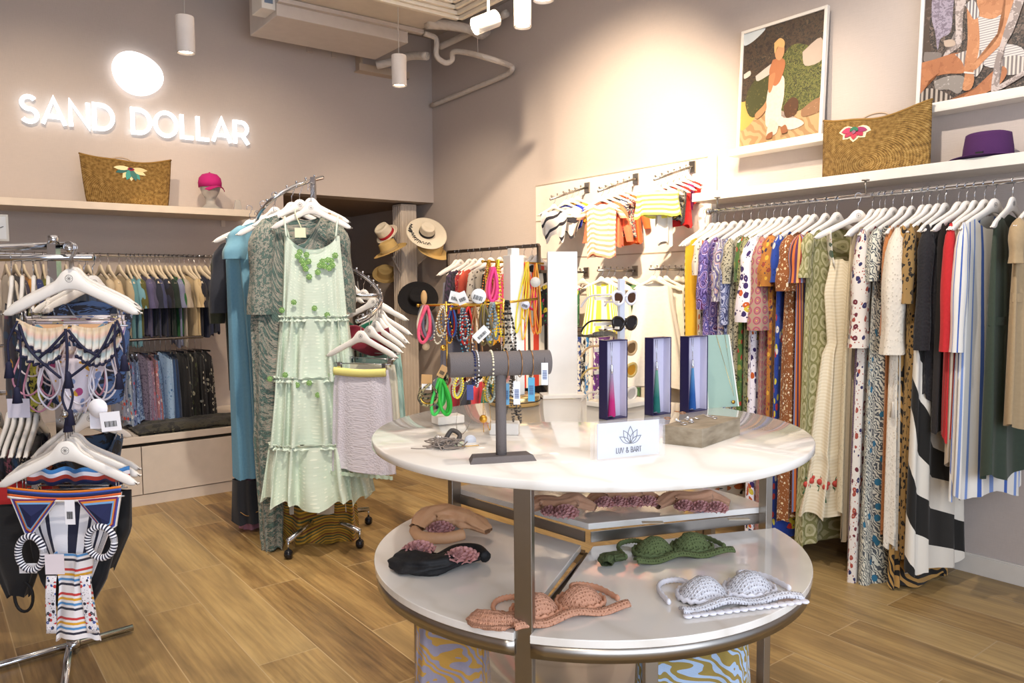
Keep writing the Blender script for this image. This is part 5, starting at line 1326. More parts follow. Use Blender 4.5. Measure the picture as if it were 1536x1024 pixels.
def bag(name, label, loc, rz, w, h, d, petals, droop=0.0, bw=.78, skew=0):
    t = T(name, label, 'bag', loc, rz)
    def f(side):
        def g(u, v):
            x = (u - .5) * 2; ww = w / 2 * (bw + (1 - bw) * v ** .7); px_ = x * ww
            bulge = (d / 2) * (1 - abs(x) ** 3.5) * (.35 + .65 * math.cos(v * PI / 2 * .85)) * (1 if v > .03 else .8)
            z = h * v * (1 - .07 * math.cos(x * PI / 2) * v) - h * droop * v * v * math.exp(-((x - .05) / .45) ** 2) + .008 * math.sin(5 * x + 2) * v
            return (px_ + skew * v, side * bulge + .004 * math.sin(9 * u) * v, z + .012 * (1 - v) * abs(x) ** 4)
        return g
    uvf = lambda u, v: ((u - .5) * w, (v - .15) * h)
    m = MB(); m.grid(40, 24, f(-1), uv=uvf); m.grid(40, 24, f(1), uv=uvf); m.grid(40, 4, lambda u, v: Vector(f(-1)(u, 0)).lerp(Vector(f(1)(u, 0)), v), uv=lambda u, v: (u * w, v * d))
    m.build('woven_body', STRAW, t, solid=.006)
    rim = [Vector(f(-1)(i / 30, 1)) for i in range(31)] + [Vector(f(1)(1 - i / 30, 1)) for i in range(1, 30)]
    MB().tube([p_ + Vector((0, 0, .002)) for p_ in rim], .0065, 8, closed=True).build('rim', plain('8f6c32', .85, weave=160), t)
    MB().tube(smooth_path([(-.10 * w / .4, d * .3, h * .86), (-.06, d * .4, h * 1.0), (.02, d * .4, h * .99), (.07, d * .3, h * .86)], 6), .005, 8).build('handle', plain('b7a08a', .7), t)
    fr0 = f(-1)
    for pts, col, lift in petals:
        vs = []; 
        for a, b in pts:
            q = Vector(fr0(a, b)); vs.append(q + Vector((0, -.0045 - lift * .0012, 0)))
        c_ = sum(vs, Vector()) / len(vs); q = Vector(fr0(sum(a for a, b in pts) / len(pts), sum(b for a, b in pts) / len(pts))); c_.y = min(c_.y, q.y - .0055 - lift * .0012)
        N = len(vs); MB().add([c_] + vs, [(0, 1 + i, 1 + (i + 1) % N) for i in range(N)]).build('applique', plain(col, .8), t)
    return t
def pet(cx_, cy_, ang, L, wd, n=10, asp=1.6):
    out = []
    for i in range(n):
        s = i / n * 2
        q = s if s <= 1 else 2 - s; sg = 1 if s <= 1 else -1
        x = sg * wd * math.sin(PI * min(1, q * .95 + .02)) ; y = L * q
        X_ = x * math.cos(ang) + y * math.sin(ang); Y_ = -x * math.sin(ang) + y * math.cos(ang)
        out.append((cx_ + X_, cy_ + Y_ * asp))
    return out
pe = []
for i, ang in enumerate((PI, PI - .75, PI + .75, PI - 1.35, PI + 1.35)):
    pe.append((pet(.5, .82, ang, .165, .055), 'e9dcb6', i * .6))
for i, ang in enumerate((PI, PI - .75, PI + .75, PI - 1.35, PI + 1.35)):
    pe.append((pet(.5, .815, ang, .135, .035), ['c23a4c', 'a62b4a', 'a83452', '8f2d5e', 'c03a5e'][i], 4 + i * .6))
pe.append((pet(.5, .83, PI, .08, .022), '8a5a72', 8)); pe.append((pet(.5, .85, PI - .6, .07, .02), '2f6b50', 9)); pe.append((pet(.5, .85, PI + .6, .07, .02), '2f6b50', 9))
aL_, aR_ = P(1228, 262, X=3.80), P(1389, 240, X=3.80)
wB = aL_.y - aR_.y
bag('straw_bag', 'big straw bag with red flower applique on the right wall shelf', (3.84, (aL_.y + aR_.y) / 2, 1.95), -PI / 2 + .0, wB * 1.0, P(1310, 165, X=3.8).z - 1.95 + .0, .15, [(p_, c_, l_) for p_, c_, l_ in [([(a - .13, b) for a, b in pp_], cc_, ll_) for pp_, cc_, ll_ in pe]], .10, 1.0)
# purple fedora
hc = P(1481, 212, X=3.84)
t = T('fedora_hat', 'purple felt fedora with black band on the right wall shelf', 'hat', (3.85, hc.y, 1.95), -PI / 2)
FEL = plain('4a2356', .95, weave=300, name='purple_felt')
def hatprof(m, rb, rc, h, rt, brimz=.0, curl=.02, oval=.85, pinch=.0, seg=48):
    def f(u, v):
        a = 2 * PI * u
        pr = [(.0, h * .93), (rt * .55, h * .97), (rt * .9, h), (rt, h * .96), (rc * .97, h * .45), (rc, .012), (rc + .006, .004), (rb * .75, .002), (rb, curl)]
        k = v * (len(pr) - 1); i = min(int(k), len(pr) - 2); fr_ = k - i
        r = pr[i][0] + (pr[i + 1][0] - pr[i][0]) * fr_; z = pr[i][1] + (pr[i + 1][1] - pr[i][1]) * fr_
        if v < .45: z -= pinch * math.exp(-(r * math.cos(a) / (rt * .35)) ** 2) * max(0, 1 - v * 2.2)
        if v > .85: z += brimz * math.cos(2 * a) * (v - .85) * 6
        return (r * math.sin(a) * (1 if v > .0 else 1), r * math.cos(a) * oval, z)
    m.grid(seg, 41, f, True, lambda u, v: (u * .6, v * .3)); return m
hatprof(MB(), .165, .102, .118, .09, .006, .006, .85, .012).build('felt_body', FEL, t, solid=.003)
MB().lathe([(.1025, .006), (.1035, .007), (.1015, .032), (.1005, .032)], seg=40, sy=.85).build('hat_band', plain('17131a', .6), t)
MB().box((-.0, -.09, .019), (.03, .006, .02)).build('bow', plain('17131a', .6), t)
# ================================================================ BACK WALL: straw bag, cap, shirts, shorts
z0 = 2.005
a, b = P(130, 300, Y=6.2), P(252, 305, Y=6.2)
pe = []
for i, (ang, col) in enumerate(((PI, 'e0d3a6'), (PI - .55, '3f8f86'), (PI + .55, 'd9cb9c'), (PI - 1.1, 'dccd9e'), (PI + 1.1, '2f5f5c'), (PI - 1.5, 'd0c08f'), (PI + 1.5, 'e0d3a6'), (PI + .28, '3f8f86'), (PI - .28, '3a6b66'))):
    pe.append((pet(.52, .83, ang, .19, .035), col, i * .5))
pe.append((pet(.52, .86, PI, .06, .04), '8f1f3a', 6)); pe.append((pet(.52, .85, PI, .035, .022), '1f1a3a', 8))
bag('straw_bag', 'straw bag with teal and cream flower applique on the shelf under the sign', ((a.x + b.x) / 2, 6.2, z0), 0, (b.x - a.x) * 1.12, P(190, 236, Y=6.2).z - z0, .16, pe, .06, .88)
# mannequin head with pink cap
h = P(316, 306, Y=6.2)
n = NT('clear_glass_head'); n.done('e6e2dc', .12); n.b.inputs['Transmission Weight'].default_value = .55; n.b.inputs['IOR'].default_value = 1.35; GLS = n.m
t = T('glass_mannequin', 'translucent glass display head standing on the shelf under the sign', 'display head', (h.x, 6.2, z0), .15)
MB().lathe([(.0005, 0), (.085, 0), (.088, .012), (.06, .03), (.036, .05), (.033, .085), (.045, .11), (.062, .135), (.073, .17), (.076, .205), (.070, .24), (.05, .265), (.0005, .275)], seg=32, sy=1.12).build('glass_head', GLS, t)
MB().lathe([(.0005, 0), (.010, .01), (.006, .035), (.0005, .04)], (0, -.082, .15), 10).build('nose', GLS, t)
c_ = T('baseball_cap', 'magenta pink baseball cap worn by the glass display head', 'cap', (h.x, 6.2, z0 + .185), .15)
PKC = plain('b5186f', .85, weave=200, name='pink_cotton')
MB().lathe([(.083, -.005), (.085, .03), (.078, .065), (.055, .092), (.02, .102), (.0005, .103)], seg=36, sy=1.1).build('crown', PKC, c_)
MB().grid(20, 8, lambda u, v: ((u - .5) * .16 * (1 - .25 * v), -.075 - .075 * v * (1 - .55 * (2 * u - 1) ** 2) - .02 * (1 - (2 * u - 1) ** 2), -.002 - .028 * (2 * u - 1) ** 2 - .014 * v)).build('visor', PKC, c_, solid=.004)
MB().ball((0, 0, .104), .008, 10, 6).build('button', PKC, c_)
g = P(358, 308, Y=6.2)
t = T('glass_vase', 'small clear glass wedge standing on shelf right of the display head', 'glass ornament', (g.x, 6.22, z0)); MB().prism([(-.035, 0), (.04, 0), (.02, .1), (-.015, .1)], .03, lambda p, q, r: Vector((p, r, q))).build('glass_wedge', GLS, t, bevel=.003)
# framed card at far left
a = P(14, 362, Y=4.2)
t = T('sign_card', 'white framed card with black script at the left edge of the photo', 'sign', (a.x - .12, 4.2, a.z)); hh_ = P(14, 322, Y=4.2).z - a.z
MB().box((0, 0, hh_ / 2), (.24, .012, hh_)).build('frame', plain('e0d9cc', .5), t, bevel=.002)
MB().box((0, -.0068, hh_ / 2), (.22, .001, hh_ - .02)).build('card', PAPER, t)
MB().tube(smooth_path([(.03, -.008, hh_ * .42), (.05, -.008, hh_ * .5), (.07, -.008, hh_ * .44), (.1, -.008, hh_ * .55)], 5), .0016, 5).build('script', INK, t)
MB().box((0, .01, -.3), (.012, .012, .6)).build('support_rod', CHROME, t)
# ---- upper rail, shirts
BY = 6.1; BZ = 1.648
r = T('clothes_rail', 'long chrome rail with shirts under the shelf on the sign wall', 'clothes rail')
bx1 = P(322, 384, Y=BY).x + .02
MB().tube([(-1.2, BY, BZ), (bx1, BY, BZ)], .0125, 14).build('rail_tube', CHROME, r)
for x in (-.6, .7, bx1 - .03): MB().tube([(x, BY, BZ), (x, YB - .01, BZ)], .007, 8).build('bracket', CHROME, r)
LW = [('f0e8dc', 0), ]
tops = [
 (8, 'dfd6c8', 'cream tee at the far left of the wall rail'), (22, '3d3a4c', 'dark slate top at far left on the wall rail'), (34, 'c98b3a', 'ochre top behind the swimwear hangers'), (52, '2e3a6a', 'indigo printed top behind the swim rack'), (64, '6a6d2a', 'olive and yellow patterned top behind the swim rack'), (80, '22304f', 'navy paisley top behind big hanger'), (98, '2a3b55', 'deep blue top behind the rack post'), (118, '3d4f6e', 'steel blue top right of the rack post'), (131, '4a4f62', 'grey-blue top right of the steel blue one'),
 (150, 'c9b79a', 'light beige top, first of the clearly visible shirts'), (162, 'cbb592', 'sand beige shirt with pale hanger above'), (178, 'b3a284', 'taupe beige shirt left of the light blue ones'), (190, '5d8c96', 'teal blue shirt at the start of the folded-sleeve row'), (196, '6f9fae', 'light blue shirt, the longest on the rail'), (202, '5a5a2c', 'olive green shirt right of the light blue one'), (208, '4d4a66', 'dusky purple shirt right of the olive one'), (215, '59557a', 'muted violet shirt beside the dusky purple one'), (221, '3f4468', 'slate indigo shirt in the middle of the row'), (227, '23283a', 'charcoal navy shirt in mid row'), (233, '1c2138', 'midnight navy shirt left of the black ones'), (239, '17171f', 'black shirt left of the green one'), (247, '1a2a24', 'blackish green shirt beside the black one'), (254, '1f5a30', 'bright forest green shirt'), (261, '7a7f9f', 'lavender grey shirt right of the green'), (268, 'a99f92', 'warm grey shirt right of the lavender'), (276, 'c9b48f', 'cream khaki shirt near the right end'), (283, 'bfa982', 'khaki shirt second from the dark ones'), (291, '1c1e2c', 'black-navy shirt near right end of the wall rail'), (298, '242a44', 'dark navy shirt near the right end'), (307, '20283f', 'navy shirt partly behind the dark kimono'), (315, '1d2236', 'last dark shirt on the wall rail')]
rnd = random.Random(12)
for i, (px, col, lab) in enumerate(tops):
    x = P(px, 384, Y=BY).x; rz = PI / 2 + rnd.uniform(-.05, .25)
    hanger('plain', (x, BY, BZ), rz, of(lab, 'pale wooden hanger of the '), 'hangers on the sign-wall rail', 1.0, col=plain('d9cbb4', .45), logo=False)
    by = 505 if 176 < px < 300 else 500
    if px in (196, 190, 261, 268): by = 520
    L = BZ - .12 - zat(x, BY - .1, by)
    garment('shirt', lab, 'shirt', (x, BY, BZ), rz, cloth('plain', [col, col], 1), L, .18, .17, .012, .014, .003, .006, 'shirts on the sign-wall rail', seed=i, sleeve=.17, sr=.045, nu=40, nv=14, flare=1.2)
# ---- lower rail, shorts and skirts
LY = 5.86; LZr = P(240, 508, Y=LY).z
r = T('clothes_rail', 'short lower chrome rail with shorts on the sign wall', 'clothes rail')
lx0 = P(176, 511, Y=LY).x; lx1 = P(304, 505, Y=LY).x
MB().tube([(lx0 - 1.2, LY, LZr), (lx1, LY, LZr)], .011, 12).build('rail_tube', CHROME, r)
for x in (lx0 - .5, lx1 - .03): MB().tube([(x, LY, LZr), (x, YB - .01, LZr)], .006, 8).build('bracket', CHROME, r)
FL = lambda g, a, b, c, s: cloth('floral', [g, a, b, c], 26, seed=s)
low = [(176, FL('8d93ab', 'b5473c', 'd9dbe6', '44557f', 1), 'pale grey-blue shorts with coral flowers'), (184, FL('99a6b8', 'c25546', 'e3dfd8', '3c5c86', 2), 'grey-blue shorts with red blossoms'), (192, FL('6f7fa8', 'c6455a', 'c9d2e4', '2f4474', 3), 'blue shorts with pink blossoms'), (200, cloth('blotch', ['5a77a8', '8fa8cc', '3d5688', 'b8c6dc'], 30, seed=4), 'mottled sky blue shorts'), (209, cloth('leopard', ['8b7f96', '4f4560', '6a5f7c'], 70, seed=5), 'lilac grey fine-print shorts'), (217, FL('8c6f86', 'b0566a', 'c9a9b6', '4f3a58', 6), 'mauve floral shorts'), (224, FL('a06c74', 'c25a5a', '6d7fa0', 'd9c2c2', 7), 'dusty pink floral shorts'), (232, cloth('blotch', ['4f7fb5', '7fa9d2', '2f5a92', 'a9c4e0'], 34, seed=8), 'bright mottled blue shorts'), (240, cloth('blotch', ['6f9cc9', 'a5c2e0', '3f6fa8'], 34, seed=9), 'light mottled blue shorts'), (248, cloth('plain', ['31527f', '264268'], 1), 'plain denim blue shorts'), (255, cloth('plain', ['223a60', '1a2d4c'], 1), 'deep denim blue shorts'), (264, cloth('plain', ['1f1f22', '17171a'], 1), 'plain black skirt between denim and ring print'), (272, cloth('rings', ['141214', 'c9c2a0'], 26, seed=3), 'black skirt with pale ring print, left one'), (281, cloth('floral', ['141210', '4a5230', 'b9b49a', '2c3420'], 20, seed=3), 'black skirt with pale leaf print'), (292, cloth('rings', ['141214', 'd2cdbc'], 22, seed=4), 'black skirt with large pale rings, right one'), (301, cloth('rings', ['171417', 'b5ae9c'], 22, seed=5), 'black ring-print skirt at the right end')]
for i, (px, mt, lab) in enumerate(low):
    x = P(px, 508, Y=LY).x; rz = PI / 2 + rnd.uniform(-.1, .3)
    L = LZr - .08 - zat(x, LY - .1, 632 - (0 if px < 262 else -6) + rnd.uniform(-8, 8))
    t = garment('shorts' if px < 260 else 'skirt', lab + ' on the lower rail', 'shorts' if px < 260 else 'skirt', (x, LY, LZr), rz, mt, L, .14, .17, .018, .028, .004, .012, seed=i + 40, neck=0.001, neckd=0, nu=40, nv=14, drop=-.02, tab=[(0, .14, .012, .002), (.2, .15, .016, .006), (1, .17, .028, .012)])
    MB().tube([(0, 0, -.1), (0, 0, 0), (.008, 0, .013), (.016, 0, 0)], .0015, 5).box((0, 0, -.095), (.26, .006, .012)).build('clip_hanger', HOOK, t)
# dark folded bag lying on the cabinet
c_ = P(255, 640, Z=CABT); t = T('folded_clothes', 'dark olive folded clothes lying on the low cabinet under the shorts', 'folded clothes', (c_.x + .15, 5.62, CABT), 0)
for k in range(2): MB().grid(40, 20, lambda u, v, k=k: ((u - .5) * .8, (v - .5) * .42, -.004 + .02 * k + .03 * (1 - abs(2 * v - 1) ** 4) * (1 - abs(2 * u - 1) ** 6) + .012 * nz(u * 9, v * 5, k)), uv=lambda u, v: (u * 1.3, v * .4)).build('folded_layer', cloth('blotch', ['23211b', '3d3a2c', '15140f', '55503c'], 8), t, solid=.006)
# ================================================================ SPIRAL RACK IN THE MIDDLE
pb = P(481, 700, D=4.35)            # pole plan position
pole = Vector((pb.x, pb.y, 0))
ztop = zat(pole.x, pole.y, 266)
rk = T('spiral_garment_rack', 'chrome spiral garment rack on casters carrying the mint dress', 'garment rack', tuple(pole))
MB().box((0, 0, ztop / 2 + .04), (.025, .03, ztop - .08), YAW).build('pole', CHROME, rk)
def arm(pts, name='spiral_arm'):
    sp = smooth_path([P(x, y, D=d) - pole for x, y, d in pts], 8)
    MB().tube(sp, .011, 12).build(name, CHROME, rk)
    m = MB(); acc = 0
    for a, b in zip(sp, sp[1:]):
        acc += (b - a).length
        if acc > .062:
            acc = 0; m.tube([b, b + Vector((0, 0, .016))], .003, 6); m.ball(b + Vector((0, 0, .02)), .0075, 8, 6)
    m.build('ball_stop', CHROME, rk); return sp
upper = arm([(484, 266, 4.33), (462, 272, 4.22), (434, 283, 4.12), (408, 299, 4.08), (391, 317, 4.15), (383, 335, 4.3)])
lower = arm([(482, 392, 4.5), (508, 399, 4.66), (535, 408, 4.62), (558, 424, 4.45), (571, 442, 4.25), (568, 458, 4.1), (552, 474, 3.98), (535, 482, 3.92)])
MB().tube([P(480, 442, D=4.36) - pole, P(566, 443, D=4.28) - pole], .011, 12).build('support_arm', CHROME, rk)
for (px, py) in ((433, 838), (540, 822), (553, 787), (420, 790)):
    q = P(px, py, Z=0) - pole; q.z = 0
    MB().tube([Vector((0, 0, .13)), Vector((q.x, q.y, .095))], .014, 10).build('base_leg', CHROME, rk)
    c_ = MB(); c_.tube([(q.x, q.y, .1), (q.x, q.y, .05)], .006, 8); w_ = Vector((.6, -.8, 0))
    cs_ = c_.build('caster_stem', CHROME, rk)
    MB().lathe([(.0005, -.018), (.018, -.018), (.025, -.008), (.025, .008), (.018, .018), (.0005, .018)], (q.x, q.y, .026), 20, axis=(.7, -.7, 0)).build('caster_wheel', plain('2a2a2e', .15, .5), cs_)
HG = 'white logo hangers on the spiral rack'
def hang(px, py, D, rz, kind='plain', label='white wooden hanger with round logo on the upper spiral arm', sc=1.0):
    p = P(px, py, D=D); hanger(kind, tuple(p), YAW + rz, label, HG, sc); return p
# hero: mint dress
SLEEP = 0
hp = P(466, 284, D=4.02)
hanger('plain', tuple(hp), YAW + .12, 'white wooden hanger holding the mint green tiered dress', HG)
MINTn = NT('mint_dobby_cotton'); uv = MINTn.coord('UV', (1, 1, 1))
dt = MINTn.n('TexVoronoi', Vector=uv, Scale=55.0, Randomness=.3)
MINT = MINTn.done(MINTn.mix(MINTn.ramp(dt.outputs['Distance'], [(0, 'ffffff'), (.22, '000000')]), MINTn.mix(MINTn.n('TexNoise', Vector=uv, Scale=9.0).outputs['Fac'], 'dbe4d3', 'c6d8c6'), 'e6eedd'), .85)
MINTn.bump(dt.outputs['Distance'], .25, .004)
md = T('mint_tiered_dress', 'mint green strappy tiered maxi dress with green crochet flowers', 'dress', tuple(hp), YAW + .12)
zb = zat(hp.x, hp.y, 745); Lm = hp.z - .26 - zb
def tier(z0_, z1_, w0, w1, d0, d1, am0, am1, folds, seed, neck=0, neckd=0, slope=0, hem=.006, name='tier', ox=0, hemfn=None, nu=150):
    m = drape(z0_ - z1_, [(0, w0, d0, am0), (1, w1, d1, am1)], z0_, slope, neck, neckd, folds, seed, hem, nu, 20, flat=.62, ox=ox, hemfn=hemfn, backneck=.7)
    return m.build(name, MINT, md)
Z = [-.24, -.24 - Lm * .315, -.24 - Lm * .545, -.24 - Lm * .80, -.26 - Lm]
tier(Z[0], Z[1], .140, .165, .028, .045, .003, .010, 9, 1, .13, .10, .0, name='bodice', nu=100)
tier(Z[1], Z[2], .165, .195, .05, .08, .017, .024, 15, 2)
tier(Z[2], Z[3], .195, .230, .085, .11, .022, .032, 17, 3)
tier(Z[3], Z[4], .23, .27, .115, .14, .026, .042, 17, 4, hem=.02)
for k, (z, w_, d_) in enumerate(((Z[1], .17, .056), (Z[2], .203, .09), (Z[3], .237, .122))):
    for j in (0, 1):
        m = MB()
        def f(u, v, z=z, w_=w_, d_=d_, j=j):
            a = 2 * PI * u; r = 1 + .035 * math.sin(46 * a + j * 2) * (v if j == 0 else v) 
            return ((w_ + .008 * v) * math.copysign(abs(math.cos(a)) ** .62, math.cos(a)) * r, (d_ + .012 * v) * math.copysign(abs(math.sin(a)) ** .8, math.sin(a)) * r + .006 * math.sin(31 * a), z + (.014 if j == 0 else -.014) * v + .004 * math.sin(57 * a) * v)
        m.grid(200, 4, f, True, lambda u, v: (u, v * .02)); m.build('ruffle', MINT, md, solid=.002)
for s in (-1, 1):
    MB().tube(smooth_path([(s * .125, -.03, -.245), (s * .13, -.022, -.2), (s * .135, 0, -.142), (s * .13, .02, -.2), (s * .12, .03, -.25)], 5), .0045, 8).build('strap', MINT, md)
MB().box((-.055, -.02, -.225), (.055, .02, .05)).build('twill_tie', plain('dfe2c2', .8), md)
MB().tube(smooth_path([(-.05, -.02, -.2), (-.08, -.02, -.12), (-.07, 0, -.1)], 4), .003, 6).build('strap', plain('dfe2c2', .8), md)
FLW = plain('7fae5e', .85, weave=200, name='green_crochet'); FLC = plain('b5cf8e', .8)
def crochet_flower(par, c_, r):
    m = MB(); c_ = Vector(c_)
    m.tube([c_ + Vector((r * .78 * (1 + .2 * math.cos(7 * a)) * math.cos(a), 0, r * .78 * (1 + .2 * math.cos(7 * a)) * math.sin(a))) for a in [2 * PI * i / 49 for i in range(49)]], r * .17, 5, closed=True)
    m.tube([c_ + Vector((r * .26 * math.cos(a), -.001, r * .26 * math.sin(a))) for a in [2 * PI * i / 12 for i in range(12)]], r * .13, 5, closed=True)
    o = m.build('crochet_flower', FLW, par); MB().lathe([(.0005, -.001), (r * .62, -.001), (r * .62, .001), (.0005, .001)], c_, 14, axis=(0, 1, 0)).build('flower_centre', FLC, o)
R3 = Matrix.Rotation(YAW + .12, 3, 'Z')
def on_dress(px, py, r=.0155):
    # walk from the viewer to the front face of the dress
    for dd in [3.70 + .004 * i for i in range(110)]:
        q = R3.transposed() @ (P(px, py, D=dd) - hp)
        z = q.z; tt = [(Z[0], .140, .028), (Z[1], .165, .047), (Z[2], .195, .083), (Z[3], .23, .113), (Z[4], .27, .14)]
        w_, d_ = tt[0][1:]
        for a, b in zip(tt, tt[1:]):
            if b[0] <= z <= a[0]: k = (a[0] - z) / (a[0] - b[0]); w_ = a[1] + (b[1] - a[1]) * k; d_ = a[2] + (b[2] - a[2]) * k
        x = min(1, abs(q.x) / w_); yf = -d_ * (max(0, 1 - x ** 3.2)) ** .5 - .008 - d_ * .12
        if q.y > yf: crochet_flower(md, (q.x, yf - .004, q.z), r); return
for x, y in ((450, 378), (460, 382), (453, 391), (463, 392), (459, 403), (456, 396), (464, 415), (480, 398), (477, 408), (484, 392), (487, 399), (492, 390), (497, 391), (499, 398), (494, 402), (503, 383), (447, 384)): on_dress(x, y)
for x, y in ((441, 453), (491, 472), (423, 465), (472, 462), (405, 568), (428, 562), (446, 577), (464, 574), (477, 592), (497, 562), (512, 562), (526, 578), (510, 580)): on_dress(x, y, .0145)
# ---- the other dresses around the spiral
def sg(nm, lab, px, py, D, rz, mat, by, w, wh, d, dh, seed, **kw):
    hanger('plain', tuple(P(px, py, D=D)), YAW + rz, of(lab, 'white logo hanger of the '), HG)
    p = P(px, py, D=D); L = p.z - .12 - zat(p.x - .05, p.y, by)
    return garment(nm, lab, 'dress', tuple(p), YAW + rz, mat, L, w, wh, d, dh, .006, .016, seed=seed, nu=80, nv=30, **kw)
FLG = cloth('blotch', ['46605a', '5f766c', '3a4f4b', 'a39a8c', '6f8478', 'b59f93'], 60, seed=2)
LBL = cloth('plain', ['6a9aae', '7aa9bc'], 1)
sg('floral_kaftan', 'grey-green floral kaftan with draped sleeves left of the mint dress', 449, 280, 4.10, .35, FLG, 822, .19, .15, .02, .05, 3, sleeve=.46, sr=.085, flare=1.0, neck=.11, neckd=.2, tab=[(0, .19, .02, .004), (.3, .17, .03, .01), (.6, .08, .035, .012), (1, .05, .04, .014)])
fk = [o for o in bpy.data.objects if o.name.startswith('floral_kaftan') and o.type == 'EMPTY'][0]
for c_ in fk.children:
    if c_.name.startswith('dress_body'):
        for v_ in c_.data.vertices: v_.co.x -= .19 * max(0, min(1, (-.12 - v_.co.z) / 1.2))
sg('blue_dress', 'light blue long dress with ruffled shoulder left of the floral kaftan', 412, 292, 4.28, .45, LBL, 815, .2, .14, .025, .06, 4, sleeve=.14, sr=.06, flare=1.5)
sg('border_kimono', 'white kimono with mustard striped border hem behind mint dress', 466, 278, 4.20, .1, cloth('plain', ['d9cfc0', 'c9bda8'], 1), 770, .17, .19, .03, .07, 5, neck=.1, neckd=.25)
bk = [o for o in bpy.data.objects if o.name.startswith('border_kimono') and o.type == 'EMPTY'][0]
q = bk.location; zt1 = zat(q.x, q.y, 772) - q.z; zt2 = zat(q.x, q.y, 812) - q.z
BORD = cloth('bands', ['a8801f', '7a5f1c', 'c2932a', '5f5a2e', 'b8862a', '3f4a2a', 'a07a24', '6b3a1c'], 16)
drape(zt1 - zt2 + .1, [(0, .195, .075, .012), (1, .215, .08, .018)], zt1 + .1, 0, 0, 0, 9, 6, .03, 120, 12, hemfn=lambda x, s: -.09 * max(0, 1 - abs(x + .08) / .12)).build('border_band', BORD, bk)
MB().tube(smooth_path([(-.06, -.035, -.14), (-.075, -.04, -.3), (-.04, -.045, -.55)], 6), .008, 6).build('gold_edging', plain('b98a2a', .6), bk)
MB().tube(smooth_path([(.1, -.03, -.15), (.075, -.04, -.3), (.03, -.045, -.45)], 6), .008, 6).build('gold_edging', plain('8f6f4a', .6), bk)
# the long blue dress with the black embroidered hem, seen edge-on at the left
hh = sg('blue_dress', 'pale blue maxi dress with black embroidered hem band, hanging left', 394, 305, 4.40, .35, cloth('plain', ['5b8aa3', '6a98b0'], 1), 716, .2, .2, .03, .06, 7)
q = hh.location; za = zat(q.x, q.y, 716) - q.z; zc = zat(q.x, q.y, 775) - q.z
drape(za - zc + .02, [(0, .204, .063, .014), (1, .212, .07, .02)], za + .01, 0, 0, 0, 8, 7, .01, 90, 10).build('black_hem_band', cloth('plain', ['1b1c24', '15161c'], 1), hh)
MB().tube([(.212 * math.cos(a) * 1.0, .078 * math.sin(a) - .002, zc + .05 + .012 * math.sin(9 * a)) for a in [2 * PI * i / 90 for i in range(90)]], .002, 5, closed=True).build('gold_embroidery', plain('a5793a', .6), hh)
kk = sg('kimono', 'black kimono with embroidered sleeve at the far left of the spiral rack', 386, 320, 4.52, .45, cloth('plain', ['1f2129', '2a2d38'], 1), 560, .2, .17, .03, .05, 8, sleeve=.36, sr=.075, flare=1.1)
sg('kimono', 'dark olive kimono hanging behind the black embroidered one', 379, 330, 4.66, .5, cloth('plain', ['23281a', '2e3322'], 1), 590, .2, .17, .03, .05, 9, sleeve=.4, sr=.06)
sg('pink_dress', 'dusty pink maxi dress showing below the black hem band', 374, 312, 4.46, .5, cloth('plain', ['c2858f', 'b2737f'], 1), 826, .12, .11, .03, .05, 10)
sg('scarf_blouse', 'rust red printed scarf blouse with pointed hem at rack far left', 372, 333, 4.75, .5, cloth('blotch', ['8f1f16', 'b53a24', 'd9cdb8', '5f1612'], 9, seed=3), 650, .17, .11, .02, .03, 11, hemfn=lambda x, s: -.12 * max(0, 1 - abs(x) / .1))
for px, py, D, rz, lb in ((410, 298, 4.15, .7, 'left'), (437, 284, 4.14, .5, 'right')):
    hang(px, py, D, rz, label='bare white logo hanger on the upper spiral arm, ' + lb + ' of the two')
# ---- lower arm: empty logo hangers, then skirts
for i, (px, py, D, rz) in enumerate(((508, 404, 4.66, -.6), (527, 408, 4.65, -.45), (545, 417, 4.56, -.35), (560, 428, 4.42, -.2), (570, 446, 4.22, -.5), (567, 457, 4.12, -.55))):
    hang(px, py, D, rz, label='bare white logo hanger on the lower spiral arm, ' + ('farthest back', 'second from the back', 'third from the back', 'fourth from the back', 'fifth from the back', 'nearest of the bare ones')[i])
sk = [(571, 452, 4.16, -.75, cloth('plain', ['a8cbbd', '97bcae'], 1), 640, 'pale aqua skirt hanging outermost at right of the lower spiral arm', .17),
      (563, 462, 4.06, -.62, cloth('blotch', ['b8d2c4', 'a3c2b6', 'd0ddd0'], 20, seed=6), 650, 'aqua patterned skirt at the right of the spiral arm', .17),
      (554, 469, 3.99, -.5, cloth('plain', ['d9d3c0', 'cfc9b2'], 1), 660, 'pale cream long skirt in the middle of lower spiral arm', .17),
      (541, 476, 3.92, -.35, cloth('lace', ['d3cdd6', 'b3adbb'], 120), 706, 'lilac grey lace pencil skirt in front on the spiral rack', .165)]
for i, (px, py, D, rz, mt, by, lab, w_) in enumerate(sk):
    p = P(px, py, D=D)
    hanger('clip', tuple(p), YAW + rz, of(lab, 'white clip hanger of the '), HG)
    L = p.z - .26 - zat(p.x, p.y, by)
    t = T('skirt', lab, 'skirt', tuple(p), YAW + rz)
    drape(L, [(0, w_ * .92, .012, .002), (.2, w_, .022, .004), (1, w_ * 1.1, .035, .010)], -.262, 0, 0, 0, 7, 30 + i, .008, 70, 16).build('skirt_body', mt, t)
    if i == 3:
        MB().grid(60, 4, lambda u, v: (-.15 + .3 * u, -.02 - .008 * math.sin(PI * v), -.255 - .035 * v - .008 * math.sin(3 * u))).build('yellow_waist', cloth('bands', ['e6dc6a', 'efe6a0'], 30), t, solid=.012)
        MB().grid(50, 3, lambda u, v: ((u - .5) * 2 * w_ * 1.1, -.03 - .004 * math.sin(60 * u), -.262 - L - .02 * v - .006 * abs(math.sin(40 * u)))).build('fringe', plain('b9cbb6', .8), t)
